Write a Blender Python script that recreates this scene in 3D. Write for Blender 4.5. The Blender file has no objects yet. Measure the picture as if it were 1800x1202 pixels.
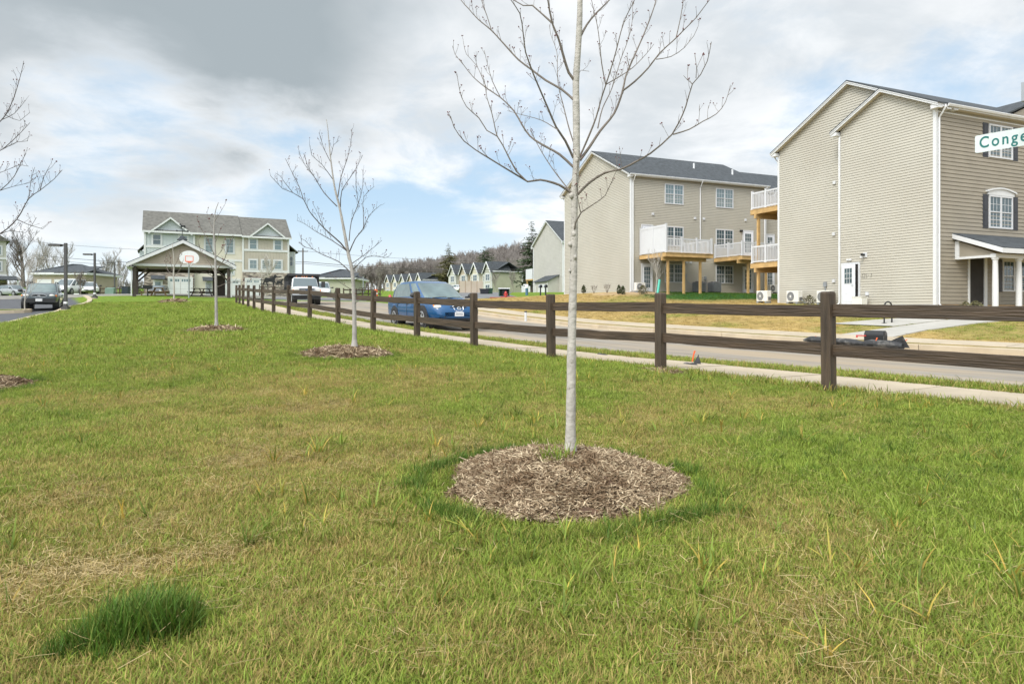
import bpy, bmesh, math, random
import numpy as np
from mathutils import Vector, Matrix

random.seed(7)
SC = bpy.context.scene
COL = SC.collection
E = 0.9                     # eye height above the lawn at the photographer's feet
F = 1200.0                  # focal length in pixels of the 1800-wide photograph (24 mm lens)
HZ = 545.0                  # horizon row
R = math.radians

# ------------------------------------------------------------------ camera
cam_d = bpy.data.cameras.new("camera")
cam = bpy.data.objects.new("camera", cam_d)
COL.objects.link(cam)
cam.location = (0, 0, E)
cam.rotation_euler = (R(90), 0, 0)
cam_d.lens = 24
cam_d.sensor_width = 36
cam_d.sensor_fit = 'HORIZONTAL'
cam_d.shift_y = -(601 - HZ) / 1800
cam_d.clip_start = 0.05
cam_d.clip_end = 3000
SC.camera = cam

# ------------------------------------------------------------------ sky
SUN_EL, SUN_AZ = R(46), R(218)     # azimuth clockwise from +Y: behind the camera, to the left
W = bpy.data.worlds.new("World")
SC.world = W
W.use_nodes = True
wn, wl = W.node_tree.nodes, W.node_tree.links
wn.clear()


def wnode(t, **kw):
    n = wn.new(t)
    for k, v in kw.items():
        setattr(n, k, v)
    return n


def wmath(op, a, b=None, c=None, clamp=False):
    n = wn.new('ShaderNodeMath')
    n.operation = op
    n.use_clamp = clamp
    for i, s in enumerate((a, b, c)):
        if s is None:
            continue
        if isinstance(s, (int, float)):
            n.inputs[i].default_value = s
        else:
            wl.new(s, n.inputs[i])
    return n.outputs[0]


def wramp(fac, lo, hi):
    n = wn.new('ShaderNodeMapRange')
    n.interpolation_type = 'SMOOTHSTEP'
    wl.new(fac, n.inputs[0])
    n.inputs[1].default_value = lo
    n.inputs[2].default_value = hi
    return n.outputs[0]


def wmix(fac, a, b):
    n = wn.new('ShaderNodeMix')
    n.data_type = 'RGBA'
    if isinstance(fac, float):
        n.inputs[0].default_value = fac
    else:
        wl.new(fac, n.inputs[0])
    for i, s in ((6, a), (7, b)):
        if isinstance(s, tuple):
            n.inputs[i].default_value = (*s, 1)
        else:
            wl.new(s, n.inputs[i])
    return n.outputs[2]


sky = wnode('ShaderNodeTexSky', sky_type='NISHITA', sun_disc=False, sun_elevation=SUN_EL,
            sun_rotation=SUN_AZ, altitude=150, air_density=1.0, dust_density=1.2, ozone_density=1.0)
tc = wnode('ShaderNodeTexCoord')
sep = wnode('ShaderNodeSeparateXYZ')
wl.new(tc.outputs['Generated'], sep.inputs[0])
dz = sep.outputs[2]
den = wmath('ADD', wmath('MAXIMUM', dz, 0.0), 0.22)
cx_ = wmath('DIVIDE', sep.outputs[0], den)
cy_ = wmath('DIVIDE', sep.outputs[1], den)
comb = wnode('ShaderNodeCombineXYZ')
wl.new(cx_, comb.inputs[0])
wl.new(cy_, comb.inputs[1])


def wnoise(scale, detail, rough, off, dist=0.0):
    mp = wnode('ShaderNodeMapping')
    mp.inputs['Location'].default_value = off
    wl.new(comb.outputs[0], mp.inputs['Vector'])
    n = wnode('ShaderNodeTexNoise')
    n.inputs['Scale'].default_value = scale
    n.inputs['Detail'].default_value = detail
    n.inputs['Roughness'].default_value = rough
    n.inputs['Distortion'].default_value = dist
    wl.new(mp.outputs[0], n.inputs['Vector'])
    return n.outputs[0]


def wdir(px, py, c0, c1):
    """soft lobe of cloud (0..1) around the direction of one photo pixel"""
    d = Vector(((px - 900) / F, 1.0, (HZ - py) / F)).normalized()
    n = wnode('ShaderNodeVectorMath', operation='DOT_PRODUCT')
    wl.new(tc.outputs['Generated'], n.inputs[0])
    n.inputs[1].default_value = d
    return wramp(n.outputs['Value'], c0, c1)


base_n = wnoise(0.95, 7, 0.56, (3.1, 0.7, 0), 0.15)
fine_n = wnoise(2.6, 6, 0.6, (1.3, 5.2, 0), 0.3)
shade_n = wnoise(0.7, 5, 0.55, (9.1, 2.4, 0), 0.1)
cover = wmath('ADD', wmath('MULTIPLY', base_n, 0.8), wmath('MULTIPLY', fine_n, 0.32))
gap1 = wdir(740, 290, 0.958, 0.999)       # the blue gap in the middle of the view
gap2 = wdir(1010, 190, 0.985, 0.9995)
gap3 = wdir(1330, 140, 0.985, 0.9995)
gap4 = wdir(260, 370, 0.955, 0.998)
bank1 = wdir(230, 10, 0.925, 0.995)        # the dark bank top left
bank2 = wdir(1150, 330, 0.96, 0.998)
cover = wmath('ADD', cover, wmath('MULTIPLY', gap1, -0.125))
cover = wmath('ADD', cover, wmath('MULTIPLY', gap2, -0.08))
cover = wmath('ADD', cover, wmath('MULTIPLY', gap3, -0.07))
cover = wmath('ADD', cover, wmath('MULTIPLY', gap4, -0.20))
bank3 = wdir(620, 30, 0.955, 0.998)
cover = wmath('ADD', cover, wmath('MULTIPLY', bank3, 0.12))
cover = wmath('ADD', cover, wmath('MULTIPLY', bank1, 0.16))
cover = wmath('ADD', cover, wmath('MULTIPLY', bank2, 0.10))
mask = wramp(cover, 0.38, 0.57)
dark = wmath('ADD', wmath('MULTIPLY', wramp(shade_n, 0.40, 0.70), 0.42),
             wmath('ADD', wmath('MULTIPLY', bank1, 0.8), wmath('MULTIPLY', bank3, 0.22)), clamp=True)
dark = wmath('MULTIPLY', dark, wramp(cover, 0.46, 0.66))
lit = wramp(fine_n, 0.36, 0.66)
cl_col = wmix(lit, (4.8, 5.1, 5.35), (6.8, 6.9, 7.0))
cl_col = wmix(dark, cl_col, (2.6, 2.95, 3.15))
blue = wmix(0.7, sky.outputs[0], (3.6, 4.9, 6.1))
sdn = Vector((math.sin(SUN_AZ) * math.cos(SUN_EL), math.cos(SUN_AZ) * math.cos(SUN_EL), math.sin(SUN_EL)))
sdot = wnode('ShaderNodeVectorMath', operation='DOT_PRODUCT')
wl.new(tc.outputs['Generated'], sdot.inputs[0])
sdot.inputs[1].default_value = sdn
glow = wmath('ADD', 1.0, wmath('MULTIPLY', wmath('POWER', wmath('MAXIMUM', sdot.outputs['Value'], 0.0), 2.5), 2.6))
vs_ = wnode('ShaderNodeVectorMath', operation='SCALE')      # cloud glow round the veiled sun, added out of view to lift the scene light
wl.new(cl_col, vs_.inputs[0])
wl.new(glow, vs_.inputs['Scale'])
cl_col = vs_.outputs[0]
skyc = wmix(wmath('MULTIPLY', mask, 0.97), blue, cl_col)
haze_f = wmath('SUBTRACT', 1.0, wramp(dz, 0.0, 0.17))
skyc = wmix(wmath('MULTIPLY', haze_f, 0.85), skyc, (6.3, 6.7, 6.9))
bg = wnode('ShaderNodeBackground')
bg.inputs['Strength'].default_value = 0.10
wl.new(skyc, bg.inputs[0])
wo = wnode('ShaderNodeOutputWorld')
wl.new(bg.outputs[0], wo.inputs[0])

# ------------------------------------------------------------------ sun behind thin cloud
sl = bpy.data.lights.new("sun", 'SUN')
sl.energy = 1.5
sl.angle = R(22)
sl.color = (1.0, 0.95, 0.87)
sun = bpy.data.objects.new("sun", sl)
COL.objects.link(sun)
sd = Vector((math.sin(SUN_AZ) * math.cos(SUN_EL), math.cos(SUN_AZ) * math.cos(SUN_EL), math.sin(SUN_EL)))
sun.rotation_euler = sd.to_track_quat('Z', 'Y').to_euler()
sun.location = (-20, -20, 40)

SC.view_settings.view_transform = 'Standard'
SC.view_settings.look = 'None'
SC.view_settings.gamma = 1
SC.view_settings.use_curve_mapping = False
SC.view_settings.exposure = 0.70
SC.cycles.max_bounces = 6
SC.cycles.transparent_max_bounces = 8


# ------------------------------------------------------------------ helpers
def P(px, py, Y):
    """photo pixel + distance -> world point"""
    return Vector(((px - 900) / F * Y, Y, E + (HZ - py) / F * Y))


def PX(px, Y):
    return (px - 900) / F * Y


def lin(r, g_, b):
    def c(v):
        v /= 255
        return v / 12.92 if v <= 0.04045 else ((v + 0.055) / 1.055) ** 2.4
    return (c(r), c(g_), c(b))


class MB:
    def __init__(self):
        self.v, self.f, self.mi, self.attr = [], [], [], []

    def add(self, vs, fs, mi=0):
        o = len(self.v)
        self.v.extend(tuple(q) for q in vs)
        for q in fs:
            self.f.append(tuple(i + o for i in q))
            self.mi.append(mi)
        return self

    def quad(self, a, b, c, d, mi=0):
        return self.add((a, b, c, d), ((0, 1, 2, 3),), mi)

    def box(self, c, s, M=None, mi=0):
        x, y, z = s[0] / 2, s[1] / 2, s[2] / 2
        vs = [Vector(q) for q in ((-x, -y, -z), (x, -y, -z), (x, y, -z), (-x, y, -z),
                                  (-x, -y, z), (x, -y, z), (x, y, z), (-x, y, z))]
        if M is not None:
            vs = [M @ q for q in vs]
        c = Vector(c)
        return self.add([q + c for q in vs], ((0, 3, 2, 1), (4, 5, 6, 7), (0, 1, 5, 4),
                                              (1, 2, 6, 5), (2, 3, 7, 6), (3, 0, 4, 7)), mi)

    def bb(self, x0, x1, y0, y1, z0, z1, mi=0):
        return self.box(((x0 + x1) / 2, (y0 + y1) / 2, (z0 + z1) / 2), (x1 - x0, y1 - y0, z1 - z0), None, mi)

    def tube(self, pts, rad, n=6, mi=0, cap=True):
        pts = [Vector(p) for p in pts]
        if isinstance(rad, (int, float)):
            rad = [rad] * len(pts)
        vs, fs = [], []
        t0 = (pts[1] - pts[0]).normalized()
        ref = Vector((0, 0, 1)) if abs(t0.z) < 0.9 else Vector((1, 0, 0))
        a = t0.cross(ref).normalized()
        for i, p in enumerate(pts):
            t = (pts[min(i + 1, len(pts) - 1)] - pts[max(i - 1, 0)])
            if t.length < 1e-9:
                t = t0
            t.normalize()
            a = (a - t * a.dot(t))
            if a.length < 1e-6:
                a = t.orthogonal()
            a.normalize()
            b = t.cross(a)
            for k in range(n):
                w = 2 * math.pi * k / n
                vs.append(p + (a * math.cos(w) + b * math.sin(w)) * rad[i])
        for i in range(len(pts) - 1):
            for k in range(n):
                k2 = (k + 1) % n
                fs.append((i * n + k, i * n + k2, (i + 1) * n + k2, (i + 1) * n + k))
        if cap:
            fs.append(tuple(range(n))[::-1])
            fs.append(tuple((len(pts) - 1) * n + k for k in range(n)))
        return self.add(vs, fs, mi)

    def prism(self, poly, d0, d1, M=None, mi=0):
        """polygon in (x, z), extruded along y from d0 to d1"""
        n = len(poly)
        vs = [Vector((p[0], d0, p[1])) for p in poly] + [Vector((p[0], d1, p[1])) for p in poly]
        if M is not None:
            vs = [M @ q for q in vs]
        fs = [tuple(range(n)), tuple(range(2 * n - 1, n - 1, -1))]
        for i in range(n):
            j = (i + 1) % n
            fs.append((i, i + n, j + n, j))
        return self.add(vs, fs, mi)

    def lathe(self, prof, c, axis='z', n=20, mi=0):
        """profile [(r, h)] turned round an axis through c"""
        vs, fs = [], []
        c = Vector(c)
        for r, h in prof:
            for k in range(n):
                w = 2 * math.pi * k / n
                u, v = r * math.cos(w), r * math.sin(w)
                vs.append(c + (Vector((u, v, h)) if axis == 'z' else
                               Vector((u, h, v)) if axis == 'y' else Vector((h, u, v))))
        for i in range(len(prof) - 1):
            for k in range(n):
                k2 = (k + 1) % n
                fs.append((i * n + k, i * n + k2, (i + 1) * n + k2, (i + 1) * n + k))
        fs.append(tuple(range(n))[::-1])
        fs.append(tuple((len(prof) - 1) * n + k for k in range(n)))
        return self.add(vs, fs, mi)

    def loft(self, rings, mi=0, cap=True):
        n = len(rings[0])
        vs = [p for r_ in rings for p in r_]
        fs = []
        for i in range(len(rings) - 1):
            for k in range(n):
                k2 = (k + 1) % n
                fs.append((i * n + k, i * n + k2, (i + 1) * n + k2, (i + 1) * n + k))
        if cap:
            fs.append(tuple(range(n))[::-1])
            fs.append(tuple((len(rings) - 1) * n + k for k in range(n)))
        return self.add(vs, fs, mi)

    def ball(self, c, r, nu=8, nv=5, mi=0):
        if isinstance(r, (int, float)):
            r = (r, r, r)
        vs, fs = [], []
        for j in range(1, nv):
            th = math.pi * j / nv
            for i in range(nu):
                ph = 2 * math.pi * i / nu
                vs.append((c[0] + r[0] * math.sin(th) * math.cos(ph), c[1] + r[1] * math.sin(th) * math.sin(ph), c[2] + r[2] * math.cos(th)))
        t, b = len(vs), len(vs) + 1
        vs += [(c[0], c[1], c[2] + r[2]), (c[0], c[1], c[2] - r[2])]
        for j in range(nv - 2):
            for i in range(nu):
                i2 = (i + 1) % nu
                fs.append((j * nu + i, (j + 1) * nu + i, (j + 1) * nu + i2, j * nu + i2))
        for i in range(nu):
            i2 = (i + 1) % nu
            fs.append((t, i, i2))
            fs.append((b, (nv - 2) * nu + i2, (nv - 2) * nu + i))
        return self.add(vs, fs, mi)

    def mesh(self, name, mats):
        me = bpy.data.meshes.new(name)
        me.from_pydata(self.v, [], self.f)
        for m in (mats if isinstance(mats, (list, tuple)) else [mats]):
            me.materials.append(m)
        if any(self.mi):
            me.polygons.foreach_set('material_index', self.mi)
        return me

    def build(self, name, mats, parent=None, smooth=False, bevel=0.0, kind=None, label=None, fix=False):
        me = self.mesh(name, mats)
        if fix:
            bm = bmesh.new()
            bm.from_mesh(me)
            bmesh.ops.remove_doubles(bm, verts=bm.verts, dist=1e-5)
            bmesh.ops.recalc_face_normals(bm, faces=bm.faces)
            bm.to_mesh(me)
            bm.free()
        if smooth:
            me.polygons.foreach_set('use_smooth', [True] * len(me.polygons))
            try:
                me.set_sharp_from_angle(angle=R(38))
            except Exception:
                pass
        o = bpy.data.objects.new(name, me)
        COL.objects.link(o)
        if parent is not None:
            o.parent = parent
        if bevel:
            b = o.modifiers.new('bevel', 'BEVEL')
            b.width = bevel
            b.segments = 2
            b.limit_method = 'ANGLE'
        if kind:
            o['kind'] = kind
        if label:
            o['label'] = label
        return o


def tag(o, label, cat, group=None):
    o['label'] = label
    o['category'] = cat
    if group:
        o['group'] = group
    return o


def empty(name, loc, rz=0.0, label=None, cat=None, group=None, kind=None):
    o = bpy.data.objects.new(name, None)
    o.empty_display_size = 0.2
    o.location = loc
    o.rotation_euler = (0, 0, rz)
    COL.objects.link(o)
    if label:
        tag(o, label, cat, group)
    if kind:
        o['kind'] = kind
    return o


def kids(o):
    return [c for c in bpy.data.objects if c.parent == o]


def dup(root, loc, rz, label=None, group=None, scale=None):
    def rec(o, par):
        c = o.copy()
        COL.objects.link(c)
        if par is not None:
            c.parent = par
        for ch in list(o.children):
            rec(ch, c)
        return c
    r_ = rec(root, None)
    r_.location = loc
    r_.rotation_euler = (0, 0, rz)
    if scale:
        r_.scale = (scale,) * 3
    if label:
        r_['label'] = label
    if group:
        r_['group'] = group
    return r_


# ------------------------------------------------------------------ materials
def mat(name, col, rough=0.6, var=0.12, scale=6.0, bump=0.0, bscale=None, metal=0.0, spec=0.5, coat=0.0,
        stretch=None, dirt=None, detail=4.0, rotz=0.0):
    m = bpy.data.materials.new(name)
    m.use_nodes = True
    nt = m.node_tree
    b = nt.nodes['Principled BSDF']
    b.inputs['Roughness'].default_value = rough
    b.inputs['Metallic'].default_value = metal
    b.inputs['Specular IOR Level'].default_value = spec
    b.inputs['Coat Weight'].default_value = coat
    b.inputs['Coat Roughness'].default_value = 0.06
    t = nt.nodes.new('ShaderNodeTexCoord')
    mp = nt.nodes.new('ShaderNodeMapping')
    if stretch:
        mp.inputs['Scale'].default_value = stretch
    oi = nt.nodes.new('ShaderNodeObjectInfo')
    ofs = nt.nodes.new('ShaderNodeVectorMath')
    ofs.operation = 'MULTIPLY_ADD'
    nt.links.new(oi.outputs['Random'], ofs.inputs[0])
    ofs.inputs[1].default_value = (37.0, 53.0, 71.0)
    nt.links.new(t.outputs['Object'], ofs.inputs[2])
    vr = nt.nodes.new('ShaderNodeVectorRotate')
    vr.rotation_type = 'Z_AXIS'
    vr.inputs['Angle'].default_value = rotz
    nt.links.new(ofs.outputs[0], vr.inputs['Vector'])
    nt.links.new(vr.outputs[0], mp.inputs['Vector'])
    n = nt.nodes.new('ShaderNodeTexNoise')
    n.inputs['Scale'].default_value = scale
    n.inputs['Detail'].default_value = detail
    n.inputs['Roughness'].default_value = 0.62
    nt.links.new(mp.outputs[0], n.inputs['Vector'])
    rp = nt.nodes.new('ShaderNodeValToRGB')
    rp.color_ramp.elements[0].position = 0.3
    rp.color_ramp.elements[1].position = 0.7
    rp.color_ramp.elements[0].color = (*[max(0, c * (1 - var)) for c in col], 1)
    rp.color_ramp.elements[1].color = (*[min(1, c * (1 + var)) for c in col], 1)
    nt.links.new(n.outputs[0], rp.inputs[0])
    out = rp.outputs[0]
    if dirt:
        dc, ds, lo, hi, amt = dirt
        n2 = nt.nodes.new('ShaderNodeTexNoise')
        n2.inputs['Scale'].default_value = ds
        n2.inputs['Detail'].default_value = 6
        nt.links.new(mp.outputs[0], n2.inputs['Vector'])
        mr = nt.nodes.new('ShaderNodeMapRange')
        mr.inputs[1].default_value = lo
        mr.inputs[2].default_value = hi
        mr.inputs[4].default_value = amt
        nt.links.new(n2.outputs[0], mr.inputs[0])
        mx = nt.nodes.new('ShaderNodeMix')
        mx.data_type = 'RGBA'
        nt.links.new(mr.outputs[0], mx.inputs[0])
        nt.links.new(out, mx.inputs[6])
        mx.inputs[7].default_value = (*dc, 1)
        out = mx.outputs[2]
    nt.links.new(out, b.inputs['Base Color'])
    if bump:
        bn = nt.nodes.new('ShaderNodeTexNoise')
        bn.inputs['Scale'].default_value = bscale or scale * 4
        bn.inputs['Detail'].default_value = 5
        nt.links.new(mp.outputs[0], bn.inputs['Vector'])
        bp = nt.nodes.new('ShaderNodeBump')
        bp.inputs['Strength'].default_value = bump
        bp.inputs['Distance'].default_value = 0.02
        nt.links.new(bn.outputs[0], bp.inputs['Height'])
        nt.links.new(bp.outputs[0], b.inputs['Normal'])
    return m


def glass_mat(name, col, rough=0.06, spec=0.6):
    """a pane that mirrors the sky over a dark room"""
    m = bpy.data.materials.new(name)
    m.use_nodes = True
    b = m.node_tree.nodes['Principled BSDF']
    b.inputs['Base Color'].default_value = (*col, 1)
    b.inputs['Roughness'].default_value = rough
    b.inputs['Specular IOR Level'].default_value = spec
    b.inputs['IOR'].default_value = 1.6
    return m


M = {}
M['white'] = mat('white_trim', (0.61, 0.62, 0.63), 0.45, 0.04, 3)
M['vinyl'] = mat('white_vinyl', (0.57, 0.58, 0.60), 0.35, 0.03, 3)
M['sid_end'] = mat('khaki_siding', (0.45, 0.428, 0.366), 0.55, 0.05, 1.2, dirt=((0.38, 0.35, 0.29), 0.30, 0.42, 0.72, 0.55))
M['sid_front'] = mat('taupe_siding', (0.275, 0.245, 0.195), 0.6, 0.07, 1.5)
M['sid_b2'] = mat('sand_siding', (0.405, 0.378, 0.315), 0.55, 0.05, 1.2, dirt=((0.35, 0.32, 0.25), 0.35, 0.45, 0.75, 0.35))
M['sid_b4'] = mat('grey_taupe_siding', (0.43, 0.415, 0.38), 0.6, 0.06, 1.0)
M['soffit'] = mat('soffit', (0.52, 0.48, 0.40), 0.6, 0.04, 2)
M['shingle'] = mat('asphalt_shingle', (0.050, 0.058, 0.065), 0.9, 0.45, 3.2, 0.5, 14, detail=8)
M['shingle_br'] = mat('weathered_shingle', (0.125, 0.122, 0.108), 0.9, 0.35, 2.2, 0.4, 9, detail=8)
M['found'] = mat('clay_stained_foundation', (0.52, 0.36, 0.20), 0.9, 0.25, 3, 0.3)
M['door'] = mat('door_white', (0.72, 0.74, 0.79), 0.4, 0.03, 3)
M['shutter'] = mat('black_shutter', (0.03, 0.033, 0.042), 0.5, 0.15, 5)
M['pane'] = glass_mat('window_pane', (0.05, 0.085, 0.10), 0.05, 0.9)
M['pane_lt'] = glass_mat('window_pane_light', (0.13, 0.19, 0.21), 0.06, 0.9)
M['dark'] = mat('interior_shade', (0.03, 0.027, 0.026), 0.9, 0.2, 3)  # dark colour standing for shade in the entry and doorway
M['pt'] = mat('new_deck_lumber', (0.50, 0.325, 0.135), 0.7, 0.22, 2.5, 0.25, 12, stretch=(1, 1, 1), dirt=((0.28, 0.17, 0.07), 1.6, 0.5, 0.8, 0.6))
M['fence'] = mat('dark_stained_board', (0.054, 0.034, 0.019), 0.62, 0.55, 5, 0.8, 12, stretch=(0.3, 5, 5),
                 dirt=((0.090, 0.064, 0.041), 1.6, 0.48, 0.74, 0.55))
M['fence_post'] = mat('dark_stained_post', (0.056, 0.037, 0.022), 0.62, 0.55, 5, 0.8, 12, stretch=(5, 5, 0.3),
                      dirt=((0.090, 0.066, 0.044), 1.6, 0.48, 0.74, 0.55))
M['conc'] = mat('pale_concrete', (0.42, 0.355, 0.26), 0.85, 0.13, 1.2, 0.25, 40, dirt=((0.40, 0.30, 0.19), 0.7, 0.5, 0.8, 0.45))
M['conc_new'] = mat('new_concrete', (0.38, 0.365, 0.33), 0.85, 0.10, 1.2, 0.2, 40)
M['kerb'] = mat('kerb_concrete', (0.43, 0.36, 0.26), 0.85, 0.14, 1.5, 0.25, 30, dirt=((0.42, 0.30, 0.17), 0.9, 0.5, 0.75, 0.5))
M['road'] = mat('dusty_asphalt', (0.225, 0.205, 0.175), 0.9, 0.42, 2.6, 0.8, 16, stretch=(.16, 1, 1), rotz=R(-125),
                dirt=((0.34, 0.265, 0.175), 0.9, 0.40, 0.64, 0.85), detail=8)
M['asphalt'] = mat('grey_asphalt', (0.072, 0.075, 0.082), 0.9, 0.2, 1.6, 0.3, 40)
M['street'] = mat('worn_asphalt', (0.15, 0.155, 0.16), 0.9, 0.15, 1.0, 0.3, 30)
M['bark'] = mat('pale_maple_bark', (0.40, 0.375, 0.335), 0.85, 0.15, 9, 0.5, 26, stretch=(1.3, 1.3, 1.6), dirt=((0.17, 0.14, 0.11), 16, 0.58, 0.72, 0.3))
M['bark2'] = mat('grey_maple_bark', (0.33, 0.31, 0.285), 0.8, 0.2, 9, 0.4, 30)
M['limb'] = mat('grey_brown_limb', (0.155, 0.13, 0.11), 0.8, 0.25, 12, 0.3, 30)
M['limb2'] = mat('backlit_limb', (0.085, 0.072, 0.066), 0.8, 0.25, 12, 0.3, 30)  # limb colour darkened to read as backlit against the sky
M['bud'] = mat('red_bud', (0.13, 0.035, 0.035), 0.7, 0.3, 20)
M['farbark'] = mat('far_bark', (0.25, 0.225, 0.205), 0.9, 0.3, 0.6)
M['farbark2'] = mat('far_bark_dark', (0.125, 0.105, 0.092), 0.9, 0.3, 0.6)
M['pine'] = mat('pine_needles', (0.050, 0.075, 0.034), 0.8, 0.45, 0.9)
M['pine2'] = mat('olive_needles', (0.105, 0.098, 0.040), 0.8, 0.4, 0.9)
M['mulch'] = mat('mulch', (0.09, 0.052, 0.030), 0.95, 0.5, 14, 0.8, 60)
M['black'] = mat('black_paint', (0.012, 0.013, 0.014), 0.4, 0.2, 6)
M['tyre'] = mat('tyre_rubber', (0.022, 0.022, 0.023), 0.85, 0.2, 8)
M['rim'] = mat('alloy_rim', (0.55, 0.56, 0.58), 0.3, 0.05, 6, metal=0.7)
M['chrome'] = mat('chrome', (0.75, 0.76, 0.78), 0.15, 0.03, 6, metal=0.9)
M['plastic'] = mat('dark_plastic', (0.028, 0.029, 0.031), 0.55, 0.15, 8)
M['cargl'] = mat('car_glass', (0.12, 0.165, 0.165), 0.05, 0.28, 1.4, spec=.9, detail=2)
M['cargl_dk'] = glass_mat('car_glass_dark', (0.06, 0.09, 0.10), 0.05, 0.9)
M['lamp'] = glass_mat('lamp_lens', (0.62, 0.62, 0.58), 0.12, 0.8)
M['amber'] = mat('amber_lens', (0.75, 0.22, 0.03), 0.25, 0.05, 6)
M['yellow'] = mat('yellow_lens', (0.75, 0.55, 0.02), 0.25, 0.05, 6)
M['redlens'] = mat('red_lens', (0.5, 0.04, 0.04), 0.25, 0.05, 6)
M['plate'] = mat('number_plate', (0.75, 0.76, 0.78), 0.45, 0.05, 8)
M['blue'] = mat('blue_car_paint', (0.003, 0.066, 0.185), 0.35, 0.05, 4, spec=.25, coat=.9)
M['green'] = mat('dark_green_paint', (0.040, 0.058, 0.066), 0.3, 0.06, 4, coat=0.9)
M['carwhite'] = mat('white_car_paint', (0.74, 0.75, 0.75), 0.3, 0.03, 4, coat=0.7)
M['cargrey'] = mat('grey_car_paint', (0.26, 0.28, 0.30), 0.3, 0.05, 4, coat=0.7)
M['carblack'] = mat('black_car_paint', (0.022, 0.025, 0.035), 0.28, 0.05, 4, coat=0.9)
M['metal'] = mat('grey_metal', (0.30, 0.32, 0.34), 0.45, 0.1, 5, metal=0.4)
M['pole'] = mat('bronze_pole', (0.060, 0.058, 0.056), 0.5, 0.1, 5)
M['acwhite'] = mat('ac_casing', (0.68, 0.67, 0.63), 0.5, 0.05, 3)
M['acgrey'] = mat('ac_grille', (0.12, 0.12, 0.118), 0.6, 0.1, 3)
M['fan'] = mat('fan_grille', (0.33, 0.34, 0.35), 0.5, 0.1, 6)
M['orange'] = mat('orange_plastic', (0.75, 0.13, 0.035), 0.5, 0.08, 6)
M['red'] = mat('red_paint', (0.50, 0.045, 0.035), 0.5, 0.15, 5)
M['teal'] = mat('teal_tube', (0.10, 0.50, 0.40), 0.5, 0.06, 5)
M['signw'] = mat('sign_face', (0.60, 0.65, 0.64), 0.4, 0.04, 8, stretch=(1, 1, 8))
M['signg'] = mat('sign_lettering', (0.0, 0.135, 0.125), 0.5, 0.05, 8)
M['silt'] = mat('silt_fabric', (0.030, 0.031, 0.033), 0.7, 0.4, 9, 0.8, 20, dirt=((0.24, 0.23, 0.21), 4, 0.52, 0.70, 0.7))
M['tanwood'] = mat('weathered_picnic_wood', (0.24, 0.155, 0.095), 0.8, 0.3, 5, 0.3, 20)
M['brownwood'] = mat('brown_timber', (0.062, 0.048, 0.040), 0.7, 0.3, 4, 0.3, 20)
M['pavsid'] = mat('pavilion_siding', (0.42, 0.355, 0.30), 0.65, 0.08, 2)
M['stone'] = None
M['b3gr'] = mat('grey_blue_siding', (0.47, 0.51, 0.53), 0.6, 0.05, 1)
M['b3cr'] = mat('cream_siding', (0.60, 0.565, 0.48), 0.6, 0.05, 1)
M['b3tp'] = mat('taupe_board', (0.43, 0.39, 0.335), 0.6, 0.05, 1)
M['sage'] = mat('sage_siding', (0.43, 0.43, 0.375), 0.65, 0.07, 0.8)
M['sage2'] = mat('moss_siding', (0.37, 0.37, 0.285), 0.65, 0.07, 0.8)
M['tan'] = mat('tan_siding', (0.42, 0.355, 0.28), 0.65, 0.07, 0.8)
M['cream'] = mat('pale_cream_siding', (0.58, 0.54, 0.44), 0.65, 0.05, 0.8)
M['shrub'] = mat('shrub_leaf', (0.045, 0.060, 0.018), 0.8, 0.4, 6)
M['gravel'] = mat('gravel', (0.43, 0.33, 0.215), 0.95, 0.3, 5, 0.9, 22)
M['rust'] = mat('rust_cone', (0.4, 0.1, 0.04), 0.7, 0.2, 5)


def stone_mat():
    m = bpy.data.materials.new('ledge_stone')
    m.use_nodes = True
    nt = m.node_tree
    b = nt.nodes['Principled BSDF']
    b.inputs['Roughness'].default_value = 0.9
    t = nt.nodes.new('ShaderNodeTexCoord')
    mp = nt.nodes.new('ShaderNodeMapping')
    mp.inputs['Scale'].default_value = (1.9, 1.9, 5.5)
    nt.links.new(t.outputs['Object'], mp.inputs[0])
    v = nt.nodes.new('ShaderNodeTexVoronoi')
    v.inputs['Scale'].default_value = 1.0
    nt.links.new(mp.outputs[0], v.inputs['Vector'])
    r_ = nt.nodes.new('ShaderNodeValToRGB')
    r_.color_ramp.elements[0].color = (*lin(88, 82, 80), 1)
    r_.color_ramp.elements[1].color = (*lin(186, 176, 166), 1)
    e = r_.color_ramp.elements.new(0.5)
    e.color = (*lin(140, 128, 120), 1)
    s = nt.nodes.new('ShaderNodeSeparateColor')
    nt.links.new(v.outputs['Color'], s.inputs[0])
    nt.links.new(s.outputs[0], r_.inputs[0])
    nt.links.new(r_.outputs[0], b.inputs['Base Color'])
    bp = nt.nodes.new('ShaderNodeBump')
    bp.inputs['Strength'].default_value = 0.8
    bp.inputs['Distance'].default_value = 0.05
    nt.links.new(v.outputs['Distance'], bp.inputs['Height'])
    bp.invert = True
    nt.links.new(bp.outputs[0], b.inputs['Normal'])
    return m


M['stone'] = stone_mat()
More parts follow.
